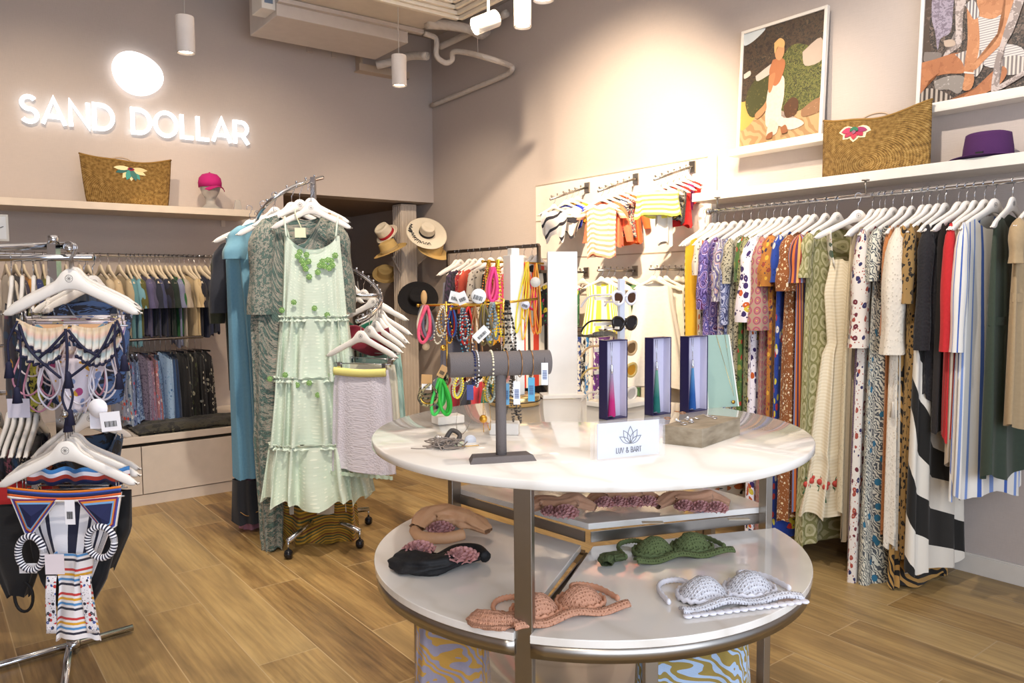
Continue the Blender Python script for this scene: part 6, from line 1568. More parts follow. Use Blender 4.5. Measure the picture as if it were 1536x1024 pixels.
# tops with green / wine folds hanging among them
for px, py, D, cols, lab in ((525, 478, 4.25, ['15614a', '1e7358'], 'emerald green satin top folded over the lower arm hangers'), (548, 488, 4.1, ['6a1226', '7d1a30'], 'wine red satin top folded among the lower arm hangers')):
    p = P(px, py, D=D); t = T('satin_blouse', lab, 'top', tuple(p), YAW - .3)
    MB().grid(30, 14, lambda u, v: ((u - .5) * .3, .03 * math.sin(5 * u + 3 * v), -.02 - .12 * v + .02 * math.sin(7 * u)), uv=lambda u, v: (u * .3, v * .12)).build('fabric', cloth('plain', cols, 1, rough=.4), t, solid=.01)
p = P(519, 464, D=4.3); o = MB().ball((0, 0, 0), .022, 12, 8).build('fabric_rosette', plain('3840a8', .8, weave=100)); o.location = p; tag(o, 'royal blue fabric rosette peeking out beside the mint dress', 'fabric flower')

# ================================================================ ALCOVE: pillar, hats, far rack
pp = P(610, 500, Y=6.62)
col = T('fluted_pillar', 'white panelled square pillar with hats in the alcove', 'pillar', (pp.x, 6.62, 0), .0)
PZ = zat(pp.x, 6.53, 306)
m = MB(); m.box((0, 0, PZ / 2), (.17, .17, PZ)); m.build('shaft', plain('d2c4b5', .6), col, bevel=.006)
m = MB()
for k in range(5):
    for f_, (ax_, sgn) in enumerate(((0, -1), (1, -1))):
        o_ = -.068 + .034 * k
        if ax_ == 0: m.box((o_, -.087, PZ / 2), (.006, .006, PZ - .04))
        else: m.box((-.087, o_, PZ / 2), (.006, .006, PZ - .04))
m.build('fluting', plain('e4d8ca', .6), col)
STR1 = plain('d9b775', .85, weave=260, name='straw_light'); STR2 = plain('efe3cc', .85, weave=260, name='straw_cream')
def hat(label, px, py, D, rot, prof, mat, band=None, curl=.01):
    p = P(px, py, D=D); t = T('straw_hat', label, 'hat', tuple(p)); t.rotation_euler = rot
    rb, rc, h, rt = prof
    hatprof(MB(), rb, rc, h, rt, .006, curl, .9, .008).build('hat_body', mat, t, solid=.003)
    if band: MB().lathe([(rc + .0035, .006), (rc + .0045, .008), (rc + .0025, .036), (rc + .001, .036)], seg=40, sy=.9).build('hat_band', band, t)
    for_ = t; return t
Dp = (Vector((pp.x, 6.48, 0)) - CAM).dot(FWD)
hat('cream straw hat with red band perched left on the pillar', 581, 352, Dp - .12, (.85, -.45, YAW - .3), (.12, .08, .11, .07), STR2, plain('b01a28', .6))
hat('tan straw hat below the red-banded hat on the pillar', 586, 377, Dp - .22, (.35, -.35, YAW - .2), (.17, .088, .1, .078), STR1, plain('b59a68', .7))
fh = hat('wide cream floppy hat with black script and black band at right of pillar', 640, 350, Dp - .36, (.95, .42, YAW + .0), (.19, .07, .105, .062), STR2, plain('1a171a', .6), .0)
sc_ = MB()
def scr(pts): sc_.tube(smooth_path([(a, b, .006 + .0) for a, b in pts], 5), .0028, 5)
for base_a, nn_, rr_ in ((200, 9, .135), (262, 6, .13), (170, 5, .155)):
    pts = []
    for k in range(nn_ * 4):
        a = math.radians(base_a + k * 1.9); r_ = rr_ + .016 * math.sin(k * 1.7) + (.02 if k % 7 == 3 else 0); pts.append((r_ * math.cos(a) + .004 * math.cos(k * 1.7), r_ * math.sin(a) * .9))
    scr(pts)
sc_.build('script_lettering', INK, fh)
hat('straw hat hanging behind under the wide floppy hat', 649, 378, Dp - .3, (.6, .3, YAW + .3), (.15, .08, .1, .07), STR1)
hat('black felt hat with silver trim hanging low on right of pillar', 627, 448, Dp - .22, (1.15, -.1, YAW + .2), (.19, .09, .1, .08), plain('141318', .9, weave=150))
hat('tan straw hat on the far rack behind the pillar', 578, 412, Dp + .35, (.9, .2, YAW), (.13, .08, .09, .07), STR1)
for x, y, x2, y2, nm in ((588, 385, 603, 413, 'hat_peg'), (640, 385, 628, 395, 'hat_peg')):
    a_ = P(x, y, D=Dp - .02) - Vector((pp.x, 6.62, 0)); b_ = P(x2, y2, D=Dp) - Vector((pp.x, 6.62, 0))
    MB().tube([a_, b_], .009, 8).build(nm, plain('d2c4b5', .6), col)
# far garment rail in the alcove
a_ = P(520, 412, Y=7.6); b_ = P(592, 412, Y=7.6)
r = T('clothes_rail', 'dim chrome rail at the back of the alcove behind the pillar', 'clothes rail')
MB().tube([(a_.x - .5, 7.6, a_.z), (b_.x, 7.6, b_.z)], .012, 10).build('rail_tube', CHROME, r)
MB().tube([(b_.x, 7.6, 0), (b_.x, 7.6, b_.z)], .012, 10).tube([(a_.x - .5, 7.6, 0), (a_.x - .5, 7.6, b_.z)], .012, 10).build('upright', CHROME, r)
rnd = random.Random(3)
for i, (px, colr, lab) in enumerate(((500, '6d5f58', 'taupe dress in the alcove, leftmost behind the lower spiral arm'), (512, '8a7f78', 'grey-beige dress in the alcove behind the hangers'), (524, 'a5968a', 'light taupe dress in the alcove left of pillar'), (536, '4d4038', 'dark brown dress in alcove next to the pillar'))):
    x = P(px, 412, Y=7.6).x
    hanger('plain', (x, 7.6, a_.z), 1.1 + rnd.uniform(-.2, .3), of(lab, 'dim wooden hanger of the '), 'hangers in the alcove')
    garment('long_dress', lab, 'dress', (x, 7.6, a_.z), 1.1, cloth('plain', [colr, colr], 1), 1.1, .19, .19, .02, .03, .005, .012, seed=i + 80, sleeve=.3, nu=40, nv=12)

# ================================================================ RACK AGAINST THE RIGHT WALL BY THE ALCOVE
rX = 3.62
e0 = P(672, 380, X=rX); e1 = P(808, 366, X=rX); zr = (e0.z + e1.z) / 2
r = T('garment_rack', 'square chrome wall rack with hanging tops right of the pillar', 'garment rack')
MB().box((rX, (e0.y + e1.y) / 2, zr), (.022, abs(e1.y - e0.y), .026)).build('rail', plain('8f8780', .3, 1), r)
for e in (e0, e1):
    MB().box((rX, e.y, zr - .1), (.022, .022, .2)).build('upright', plain('8f8780', .3, 1), r); MB().box(((rX + XR) / 2, e.y, zr - .19), (XR - rX, .022, .022)).build('wall_arm', plain('8f8780', .3, 1), r)
mid = [(684, cloth('plain', ['7f8090', '6f7082'], 1), 'grey denim trousers at the left end of the wall rack', 0), (690, cloth('plain', ['8a8a98', '787886'], 1), 'slightly lighter grey trousers on the wall rack', 0), (704, cloth('zebra', ['22232f', '43304a'], 12, seed=3), 'dark navy and plum zigzag top on the wall rack', .2), (712, cloth('ditsy', ['8f1a24', 'c94a3a', '401018', 'd9b09a'], 25, seed=3), 'wine red printed top on the wall rack', .2), (722, cloth('plain', ['c9553f', 'bd4a36'], 1), 'coral orange long-sleeved top on the wall rack', .3), (736, cloth('dots', ['e6dac8', '5a4a40'], 34, seed=3, extra=1.0), 'cream top with dark speckles on the wall rack', .25), (750, cloth('plain', ['131317', '1b1b20'], 1), 'plain black long-sleeved top on the wall rack', .3), (762, cloth('plain', ['e2a92c', 'd69a24'], 1), 'amber yellow top on the wall rack', .2), (774, cloth('plain', ['e6b0b0', 'd99a9e'], 1), 'pale pink top on the wall rack behind orange beads', .2), (786, cloth('plain', ['b52a52', 'c93a62'], 1), 'raspberry pink top near the right end of the wall rack', .25), (798, cloth('stripes', ['1c1a1c', 'e3ded2', '1c1a1c', 'c9a23c', 'e3ded2'], 16, rot=.5, seed=2), 'black and white striped dress at the right end of wall rack', .3), (806, cloth('stripes', ['24201f', 'd9d0c2', 'c93a24', 'e3ded2'], 18, seed=4), 'black and white striped skirt with red, last on the wall rack', .2)]
for i, (px, mt, lab, sl) in enumerate(mid):
    y_ = P(px, 373, X=rX).y; rz = rnd.uniform(-.15, .25)
    hanger('plain', (rX, y_, zr), rz, of(lab), 'hangers on the wall rack by the pillar', 1.0)
    garment('trousers' if i < 2 else 'blouse', lab, 'trousers' if i < 2 else 'top', (rX, y_, zr), rz, mt, .8 if i in (0, 1) else .62 + .3 * (i > 9), .18 if i > 1 else .14, .18, .018, .025, .004, .012, seed=i + 60, sleeve=sl, nu=48, nv=16, drop=.10 if i < 2 else 0)
# second rack level under it with more white hangers
z2 = P(650, 540, X=rX).z + .06
r = T('clothes_rail', 'lower rail with pale hangers behind the bracelet stand', 'clothes rail')
MB().tube([(rX, e0.y + .1, z2), (rX, e1.y, z2)], .012, 10).build('rail_tube', CHROME, r)
for y_ in (e0.y + .05, e1.y): MB().tube([(rX, y_, z2), (XR - .0, y_, z2)], .008, 8).build('wall_arm', CHROME, r)
lowt = [('5e6a7a', 'slate top under the lower wall-rack rail, leftmost'), ('c9c2b4', 'cream top on the lower wall-rack rail'), ('8f2030', 'dark red top on the lower wall-rack rail'), ('3b3f4c', 'charcoal top on the lower wall-rack rail'), ('c93a4a', 'coral red top on the lower wall-rack rail'), ('1f6a58', 'deep green top on the lower wall-rack rail'), ('d9b23a', 'mustard top on the lower wall-rack rail'), ('2a2a30', 'black top at the right of lower wall-rack rail')]
for i, (colr, lab) in enumerate(lowt):
    y_ = e0.y - .05 - i * (e0.y - e1.y) / 8.5
    hanger('plain', (rX, y_, z2), .1, of(lab), 'hangers on the lower wall-rack rail', 1.0)
    garment('blouse', lab, 'blouse', (rX, y_, z2), .1, cloth('plain', [colr, colr], 1), .62, .18, .19, .02, .03, .004, .012, seed=i + 90, sleeve=.2, nu=40, nv=12)

# ================================================================ CHILDREN'S WALL PANEL ON THE RIGHT WALL
ya = P(806, 420, X=3.97).y; yb2 = P(1068, 240, X=3.95).y
pz1 = P(1068, 232, X=3.95).z
pn = T('slatted_wall_display', 'big white slatted display panel on the right wall behind swimwear', 'display panel')
MB().box((3.975, (ya + yb2) / 2, (pz1 + .5) / 2), (.03, ya - yb2, pz1 - .5)).build('panel_board', plain('efe6da', .6), pn)
m = MB()
for z in (2.2, 1.92, 1.62, 1.34, 1.06, .78): m.box((3.9585, (ya + yb2) / 2, z), (.004, ya - yb2, .008))
m.build('slat_groove', plain('b5a694', .6), pn)
MB().box((3.955, yb2, (pz1 + .5) / 2), (.05, .03, pz1 - .5)).build('edge_post', plain('f1eae0', .5), pn)
BRK = []
def wallarm(px, py, label, L=.36, drop_=.11):
    p = P(px, py, X=3.955); t = T('sloped_wall_hook', label, 'display arm', tuple(p))
    MB().box((-.004, 0, 0), (.008, .05, .07)).build('wall_plate', STEEL, t)
    a_, b_ = Vector((-.01, 0, .0)), Vector((-L, 0, -drop_))
    MB().box((a_ + b_) / 2, (.001, .001, .001)) 
    MB().tube([a_, b_], .008, 8).build('sloping_arm', STEEL, t)
    m = MB()
    for k in range(6):
        q = a_.lerp(b_, (k + 1) / 6.2); m.tube([q, q + Vector((0, 0, .02))], .0025, 5).ball(q + Vector((0, 0, .022)), .007, 8, 5)
    m.build('ball_stop', STEEL, t); return p, [p + a_.lerp(b_, (k + .6) / 6.2) for k in range(6)]
u1 = wallarm(881, 281, 'sloping steel arm with ball stops, upper left on the slatted panel')
u2 = wallarm(954, 268, 'sloping steel arm with ball stops, upper middle on the slatted panel')
u3 = wallarm(1039, 250, 'sloping steel arm with ball stops, upper right on the slatted panel')
l1 = wallarm(880, 408, 'steel arm with many hangers, lower left on slatted panel', .36, .0)
l2 = wallarm(953, 406, 'steel arm with many hangers, lower middle on slatted panel', .36, .0)
l3 = wallarm(1032, 404, 'steel arm with many hangers, lower right on slatted panel', .36, .0)
HK = "children's hangers on the slatted panel"
def kid(pos, nm, cat, lab, mat, L, w, wh, rz=-1.0, seed=0, sleeve=0, **kw):
    hanger('plain', tuple(pos), rz, of(lab, "child's hanger of the "), HK, .6, col=plain('efe4d2', .5), logo=False)
    t = T(nm, lab, cat, tuple(pos), rz)
    kwt = dict(tab=[(0, w, .012, .003), (.3, w * .95, .02, .006), (1, wh, .03, .012)], top=-.078, slope=.4, neck=w * .5, neckd=.03, folds=7, seed=seed, hem=.012, nu=56, nv=16)
    kwt.update(kw); tab_ = kwt.pop('tab'); drape(L, tab_, **kwt).build('fabric', mat, t)
    if sleeve:
        for s in (-1, 1): sleeve_mb(s * w * .95, -.12, s * (w + .05), -.12 - sleeve, .035, .03, seed + s).build('sleeve', mat, t)
    return t
WST = cloth('stripes', ['efe8e0', 'efe8e0', 'efe8e0', '2b2a33'], 16, rot=.6); COR = cloth('plain', ['f07a52', 'e86a44'], 1); CST = cloth('bands', ['f29a78', 'f8e6d6'], 28); YST = cloth('bands', ['f2e95a', 'f8f3c0'], 34); FLR = cloth('blotch', ['6a2a2c', 'd9c4a8', '2a3a4a', 'b5402f', 'e6d6c0'], 34, seed=4)
kid(u1[1][5], 'swimsuit', 'swimsuit', 'white child swimsuit with black stripes, front of the upper left arm', WST, .20, .10, .07, seed=1, hem=.03)
kid(u1[1][3], 'swimsuit', 'swimsuit', 'white ruffled child swimsuit behind the striped one', cloth('stripes', ['efe6da', 'e6dccf', '2b2a33'], 9, rot=1.2), .2, .12, .06, seed=2, hem=.03)
kid(u1[1][2], 'swimsuit', 'swimsuit', 'royal blue child swimsuit on the upper left arm', cloth('plain', ['1d39b5', '2341c4'], 1), .17, .10, .07, seed=3)
kid(u1[1][1], 'swimsuit', 'swimsuit', 'yellow and black child swimsuit nearest the wall on the upper left arm', cloth('dots', ['e6b52e', '1a1a1e'], 30), .16, .09, .07, seed=4)
kid(u2[1][5], 'romper', 'romper', 'coral and white striped child romper with frill on the upper middle arm', CST, .36, .10, .09, seed=5, sleeve=.07, ruff=[(.12, .02), (.72, .015)])
kid(u2[1][4], 'rash_vest', 'rash vest', 'coral orange long-sleeved child rash vest, front one', COR, .3, .10, .10, seed=6, sleeve=.24)
kid(u2[1][2], 'swim_dress', 'dress', 'dark red and cream printed child dress in the upper middle', FLR, .28, .10, .11, seed=7, sleeve=.05)
kid(u2[1][1], 'rash_vest', 'rash vest', 'orange child rash vest behind printed dress', cloth('plain', ['ef6a2e', 'e25d22'], 1), .34, .10, .11, seed=8, sleeve=.2)
kid(u2[1][3], 'bikini', 'bikini', 'navy striped child bikini top under the middle arm', cloth('bands', ['e9e4dc', '22304f'], 40), .10, .10, .09, seed=9)
kid(u3[1][5], 'swim_shorts', 'swim shorts', 'yellow and white striped child swim shorts on the upper right arm', YST, .15, .13, .14, seed=10, slope=.0, neck=.001, neckd=0)
kid(u3[1][4], 'swimsuit', 'swimsuit', 'white child swimsuit hanging below the yellow shorts', cloth('plain', ['f1ece4', 'e6dfd4'], 1), .34, .05, .05, seed=11)
kid(u3[1][3], 'bikini', 'bikini', 'black patterned child bikini behind the white swimsuit', cloth('blotch', ['1a1a1e', '8f8a80', '1a1a1e', 'c9a23c'], 40), .22, .10, .08, seed=12)
kid(u3[1][2], 'swim_dress', 'dress', 'bright red child dress with gold tassels on the upper right arm', cloth('plain', ['d81a1c', 'e22a22'], 1), .26, .09, .10, seed=13)
kid(u3[1][1], 'swimsuit', 'swimsuit', 'plum purple child swimsuit at the upper right', cloth('plain', ['7a1050', '8f1a60'], 1), .16, .08, .07, seed=14)
kid(u3[1][0], 'swim_dress', 'dress', 'red child swimsuit closest to the panel, under the shelf end', cloth('plain', ['e02a20', 'd0201a'], 1), .14, .08, .07, seed=15)
# lower arms
YW = cloth('stripes', ['f4e74a', 'f8f2d6'], 38); WHT = cloth('plain', ['f3ece0', 'e6dccb'], 1)
kid(l1[1][5], 'swimsuit', 'swimsuit', 'black child swimsuit with pink and yellow flowers on the lower left arm', cloth('floral', ['17171b', 'e0357a', 'f0d23a', '2a8f4a'], 20, seed=3), .30, .10, .10, seed=16)
kid(l1[1][3], 'blouse', 'blouse', 'green and pink patterned child top on the lower left arm', cloth('floral', ['2a6a3a', 'e0357a', 'f0d23a', 'efe8e0'], 22, seed=4), .3, .11, .1, seed=17)
kid(l2[1][5], 'child_dress', 'dress', 'yellow and white striped child dress on lower middle arm', YW, .34, .10, .13, seed=18, rz=-.7)
kid(l2[1][3], 'child_dress', 'dress', 'white child dress with a red bird print behind the sunglasses', WHT, .4, .12, .15, seed=19, rz=-.7, sleeve=.08)
kid(l2[1][1], 'child_dress', 'dress', 'sage green leaf-print long child dress behind the sunglasses', cloth('zebra', ['5f8a5c', '3f6a44'], 6, seed=3), .78, .12, .12, seed=20, rz=-.4)
kid(l3[1][5], 'child_dress', 'dress', 'long white child dress with small pink bow on lower right arm', WHT, .66, .14, .24, seed=21, rz=-.55, tab=[(0, .12, .014, .003), (.16, .13, .02, .004), (1, .25, .06, .02)])
kid(l3[1][3], 'child_dress', 'dress', 'cream child blouse behind long white dress', cloth('plain', ['f0e6d2', 'e4d6bd'], 1), .4, .13, .16, seed=22, rz=-.7, sleeve=.1)
kid(l3[1][1], 'child_dress', 'dress', 'ivory long child dress nearest the panel on the lower right arm', cloth('floral', ['efe6d6', 'd9b39c', 'c9a58c', 'b9c09c'], 14, seed=6), .8, .10, .11, seed=23, rz=-.7)
for i, arm_ in enumerate((l1, l2, l3)):
    for k in (0, 4):
        hanger('plain', tuple(arm_[1][k]), -1.0 + .1 * k, "empty child's hanger on the " + ('left', 'middle', 'right')[i] + ' lower panel arm, ' + ('near the wall' if k == 0 else 'near its tip'), HK, .68, col=plain('efe4d2', .5), logo=False)
# racks of small swim pieces low behind the panel stand
low_k = [(874, '2aa24a', 'green'), (881, '1b3f8f', 'blue'), (888, '1a1a20', 'black'), (894, '2f7fc0', 'sky blue'), (900, 'e8e2d6', 'white'), (906, '6a2a86', 'violet')]
ry = P(868, 492, X=3.6); re_ = P(912, 488, X=3.6)
r = T('clothes_rail', 'tiny chrome rail of colourful swim shorts behind the white panel', 'clothes rail')
MB().tube([(3.6, ry.y + .1, ry.z), (3.6, re_.y, ry.z)], .008, 8).tube([(3.6, ry.y, ry.z), (3.95, ry.y, ry.z)], .006, 6).tube([(3.6, re_.y, ry.z), (3.95, re_.y, ry.z)], .006, 6).build('rail_tube', CHROME, r)
for i, (px, colr, cn) in enumerate(low_k):
    y_ = P(px, 492, X=3.6).y; t = T('swim_shorts', cn + ' child swim shorts on tiny rail behind the white panel', 'swim shorts', (3.6, y_, ry.z), .2)
    drape(.42 + .03 * (i % 3), [(0, .12, .008, .002), (1, .13, .02, .008)], -.05, 0, 0, 0, 6, i, .015, 36, 8).build('fabric', cloth('blotch', [colr, 'e8e2d6', colr, '1a1a20'], 12, seed=i), t)
    MB().tube([(0, 0, -.06), (0, 0, 0), (.008, 0, .012)], .0015, 5).box((0, 0, -.05), (.2, .005, .01)).build('clip_hanger', HOOK, t)
# ================================================================ SWIMWEAR RACK, FOREGROUND LEFT
SD = 2.3; K = SD / F
SN = P(97, 700, D=2.95); SP = Vector((SN.x, SN.y, 0))
sr2 = T('swimwear_rack', 'chrome two-level swimwear rack in the left foreground', 'garment rack', tuple(SP))
zt = zat(SP.x, SP.y, 366)
MB().box((0, 0, zt / 2), (.032, .032, zt), YAW).build('post', CHROME, sr2)
MB().lathe([(.0005, 0), (.019, 0), (.019, .03), (.0005, .034)], (0, 0, zt), 14).build('post_cap', CHROME, sr2)
def bar(x0, y0, d0, x1, y1, d1, r, nm='crossbar'):
    MB().tube([P(x0, y0, D=d0) - SP, P(x1, y1, D=d1) - SP], r, 14).build(nm, CHROME, sr2)
bar(-190, 377, 2.55, 99, 368, 2.93, .0125); bar(-200, 388, 2.95, 140, 386, 2.86, .0125)
bar(97, 369, 2.93, 104, 374, 2.26, .009, 'forward_arm'); bar(97, 600, 2.93, 97, 622, 2.26, .009, 'forward_arm')
bar(-200, 590, 2.95, 125, 588, 2.9, .010)
MB().tube([Vector((-.62, -.02, .02)), Vector((.22, .05, .02))], .014, 10).build('base_foot', CHROME, sr2)
MB().tube([Vector((-.08, -.35, .02)), Vector((.05, .35, .02))], .014, 10).build('base_foot', CHROME, sr2)
MB().tube([Vector((0, 0, .02)), Vector((0, 0, .05))], .024, 12).build('foot_joint', CHROME, sr2)
HS = 'white hangers on the swimwear rack'
# back row on the crossbar, seen nearly edge-on
backrow = [(16, 'floral', ['3a3540', 'b5853a', '6a2a4a', '2a3f5a'], 'dark ochre and plum floral swimsuit at the far left of back bar'), (32, 'floral', ['1f2a3f', 'c9b23a', '5f7a2a', 'e0d8c0'], 'navy swimsuit with yellow-green flowers on the back bar'), (49, 'blotch', ['4a5a2a', '1f2414', 'a8a23a', '2a2f18'], 'olive leaf-print swimsuit on the back bar'), (71, 'paisley', ['22304f', '151d38', '6a7fa8', '22304f'], 'navy paisley swimsuit on the back bar left of the post'), (125, 'plain', ['2a3348', '222a3c'], 'plain slate navy swimsuit right of the rack post'), (138, 'blotch', ['1f2a44', '3f5a8a', '10182c', '8a9ab8'], 'blue blotched swimsuit at right end of back bar')]
for i, (px, kd, cols, lab) in enumerate(backrow):
    p = P(px, 386, D=2.89); rz = YAW + (PI / 2 + .5 if px < 100 else PI / 2 - .45)
    hanger('plain', tuple(p), rz, of(lab), HS)
    t = T('swimsuit', lab, 'swimsuit', tuple(p), rz)
    drape(.42, [(0, .17, .014, .003), (.3, .14, .025, .006), (1, .09, .03, .01)], -.125, .42, .12, .12, 5, i, .02, 48, 14).build('fabric', cloth(kd, cols, 16, seed=i), t)
lowrow = [(-5, '3b3f4c'), (12, '222533'), (22, '8a4a5a'), (33, '2f4a6a'), (44, 'c9b8a0'), (54, '3a2a3a'), (118, 'b56a4a'), (130, '1f3a5a')]
for i, (px, colr) in enumerate(lowrow):
    p = P(px, 590, D=2.9); rz = YAW + PI / 2 + (.35 if px < 90 else -.3)
    cn = ['slate', 'near-black', 'dusty rose', 'denim blue', 'sand', 'dark plum', 'burnt orange', 'deep blue'][i]
    hanger('plain', tuple(p), rz, 'white side-on hanger of the ' + cn + ' swimsuit on the lower swimwear bar', HS)
    t = T('swimsuit', cn + ' swimsuit along the lower bar of the swimwear rack', 'swimsuit', tuple(p), rz)
    drape(.40, [(0, .17, .014, .003), (.3, .14, .022, .006), (1, .08, .025, .01)], -.125, .42, .12, .12, 5, i + 7, .02, 40, 12).build('fabric', cloth('blotch', [colr, '17171c', colr, 'd9cfc0'], 14, seed=i), t)
# --- front column, upper level
o1 = P(103, 370, D=SD); 
def L1(px, py, y=0): return Vector(((px - 103) * K, y, -(py - 370) * K))
hanger('clip', tuple(o1), YAW, 'big white logo hanger holding the ruffled bikini, nearest on upper arm', HS, 1.0)
SKR = NT('ruffled_bikini_cloth'); z = SKR.n('SeparateXYZ', Vector=SKR.tc.outputs['UV']).outputs[1]
cc1 = SKR.ramp(z, [(0, 'a9803a'), (.22, 'd9b98a'), (.42, 'cf8f80'), (.6, '7fa9b0'), (.8, 'cdd3d0'), (1, 'a06a70')], 'LINEAR')
SKR = SKR.done(SKR.mix(SKR.n('TexNoise', Vector=SKR.coord('UV', (26, 2, 1)), Scale=1.0).outputs['Fac'], cc1, 'dccfc0'), .85)
NVY = plain('1b1c38', .8, name='navy_cord')
bk1 = T('ruffled_bikini', 'peach, aqua and ochre ruffled bikini top with navy ties and tassels', 'bikini', tuple(o1), YAW)
for s in (-1, 1):
    xi, xo = (101, 24) if s < 0 else (107, 180)
    for k, (yt0, yb0, inset) in enumerate(((476, 512, 0), (498, 536, .12))):
        def f(u, v, k=k, yt0=yt0, yb0=yb0, inset=inset):
            uu = inset + u * (1 - inset * 1.2); px = xi + (xo - xi) * uu
            top = yt0 + 10 * math.sin(PI * uu) * (1 - k) + 10 * (1 - uu) + k * 6
            bot = top + (yb0 - yt0) * (math.sin(PI * (.12 + .76 * u)) ** .7)
            return L1(px, top + (bot - top) * v + 1.6 * math.sin(44 * u) * v, -.016 - .006 * k * 0 - .012 * v - .006 * math.sin(44 * u + k) * v)
        m = MB(); m.grid(90, 10, f, uv=lambda u, v: (u, v)); m.build('ruffle', SKR, bk1, solid=.0015)
        MB().tube([f(i / 60, 1.0) for i in range(61)], [.0045 + .0016 * math.sin(i * 2.1) for i in range(61)], 6).build('scalloped_trim', NVY, bk1)
    def g(u, v): 
        px = xi + (xo - xi) * (.12 + .76 * u); return L1(px, 486 + 62 * v * math.sin(PI * (.15 + .7 * u)), -.012)
    MB().grid(20, 10, g, uv=lambda u, v: (u * .1, v * .12)).build('cup', cloth('floral', ['d9a77a', '6a8f9f', 'c9a25a', '3a2a4a'], 26, seed=7), bk1)
cd_ = MB()
for a_, b_, c3_ in (((34, 486), (50, 525), (90, 566)), ((174, 486), (150, 530), (100, 568)), ((102, 492), (104, 530), (98, 568)), ((104, 494), (80, 520), (60, 535)), ((106, 494), (128, 520), (150, 535))):
    cd_.tube(smooth_path([L1(*a_, -.034), L1(*b_, -.038), L1(*c3_, -.03)], 8), .0042, 8)
for a_, b_, c3_ in (((30, 480), (16, 510), (14, 540)), ((32, 484), (33, 540), (24, 580)), ((178, 480), (187, 505), (187, 532)), ((176, 482), (174, 520), (178, 560)), ((98, 568), (108, 590), (102, 612)), ((98, 568), (92, 595), (98, 620))):
    cd_.tube(smooth_path([L1(*a_, -.03), L1(*b_, -.034), L1(*c3_, -.03)], 6), .0035, 7)
cd_.build('tie_cord', NVY, bk1)
for q in ((14, 540), (24, 578), (187, 531), (178, 558), (102, 556), (102, 612), (98, 622)):
    c_ = L1(*q, -.032); MB().lathe([(.003, .0), (.009, -.008), (.008, -.014), (.014, -.05), (.0005, -.052)], c_, 12).build('tassel', NVY, bk1)
MB().box(L1(97, 612, -.02), (.075, .002, .11)).build('size_card', plain('e4e2ec', .6), bk1) if False else None
# behind: three more pastel swim tops
for i, (dd, cols, lab) in enumerate(((.07, ['e6dce6', 'b0477a', '8f9fc9', 'd9a23a'], 'white and magenta floral bikini right behind the ruffled one'), (.16, ['d9c9d2', '7a5a9a', 'c9b48f', '4a6a9a'], 'pale lilac patterned bikini second behind the ruffled one'), (.26, ['c9b8b0', '4f3f6a', 'e0d2c9', 'b5556a'], 'dusty beige floral bikini third behind the ruffled one'), (.36, ['e9e2ea', 'c9a2b8', '8a9ac9', 'efe6da'], 'white and lilac striped-strap bikini last on the upper arm'))):
    p = P(103 + 2 * i, 371, D=SD + dd); hanger('clip', tuple(p), YAW + (.06 if i % 2 else -.08), of(lab, 'white clip hanger of the '), HS)
    t = T('bikini', lab, 'bikini', tuple(p), YAW + (.06 if i % 2 else -.08))
    mt = cloth('floral', cols, 22, seed=i + 3)
    MB().grid(60, 10, lambda u, v: ((u - .5) * .33, -.012 + .008 * math.sin(12 * u + i), -.235 - (.02 + .10 * abs(math.sin(2 * PI * u)) ** .6) * v), uv=lambda u, v: (u * .33, v * .12)).build('cup_band', mt, t, solid=.003)
    m = MB(); rnd = random.Random(i)
    for k in range(5):
        x0 = rnd.uniform(-.15, .15); w_ = rnd.uniform(.02, .05); ln = rnd.uniform(.1, .26)
        m.tube(smooth_path([(x0, -.012, -.30), (x0 - w_, -.02, -.30 - ln * .7), (x0, -.02, -.30 - ln), (x0 + w_, -.018, -.30 - ln * .7), (x0 + .01, -.012, -.30)], 6), .003, 6)
    m.build('loop_strap', plain(('e6dfe8', 'c98aa0', 'd9d2dc', 'e2d6de')[i], .7), t)
    MB().grid(24, 12, lambda u, v: ((u - .5) * (.22 - .14 * v), -.008 + .01 * math.sin(8 * u + 3 * v), -.34 - .17 * v), uv=lambda u, v: (u * .2, v * .2)).build('brief', mt, t, solid=.003)
def hang_card(px, py, w_, h_, D, label, col='f1eff4', disc=False, bar=True, ang=0):
    t = card(px, py, w_, h_, D, ang, label, plain(col, .6), shape='disc' if disc else 'rect', bar=bar); return t
hang_card(147, 612, .056, .056, SD - .05, 'round white brand tag hanging under the upper swimwear', 'f3f0f5', True, False)
hang_card(166, 632, .058, .056, SD - .06, 'square white barcode tag right of the round tag', ang=-.1)
hang_card(148, 625, .052, .07, SD - .03, 'white card behind the round tag on the swimwear', 'e6e4ee', bar=False)
hang_card(28, 612, .07, .06, SD + .12, 'pale lilac card at the left among the upper swimwear', 'cfcad8', bar=False)
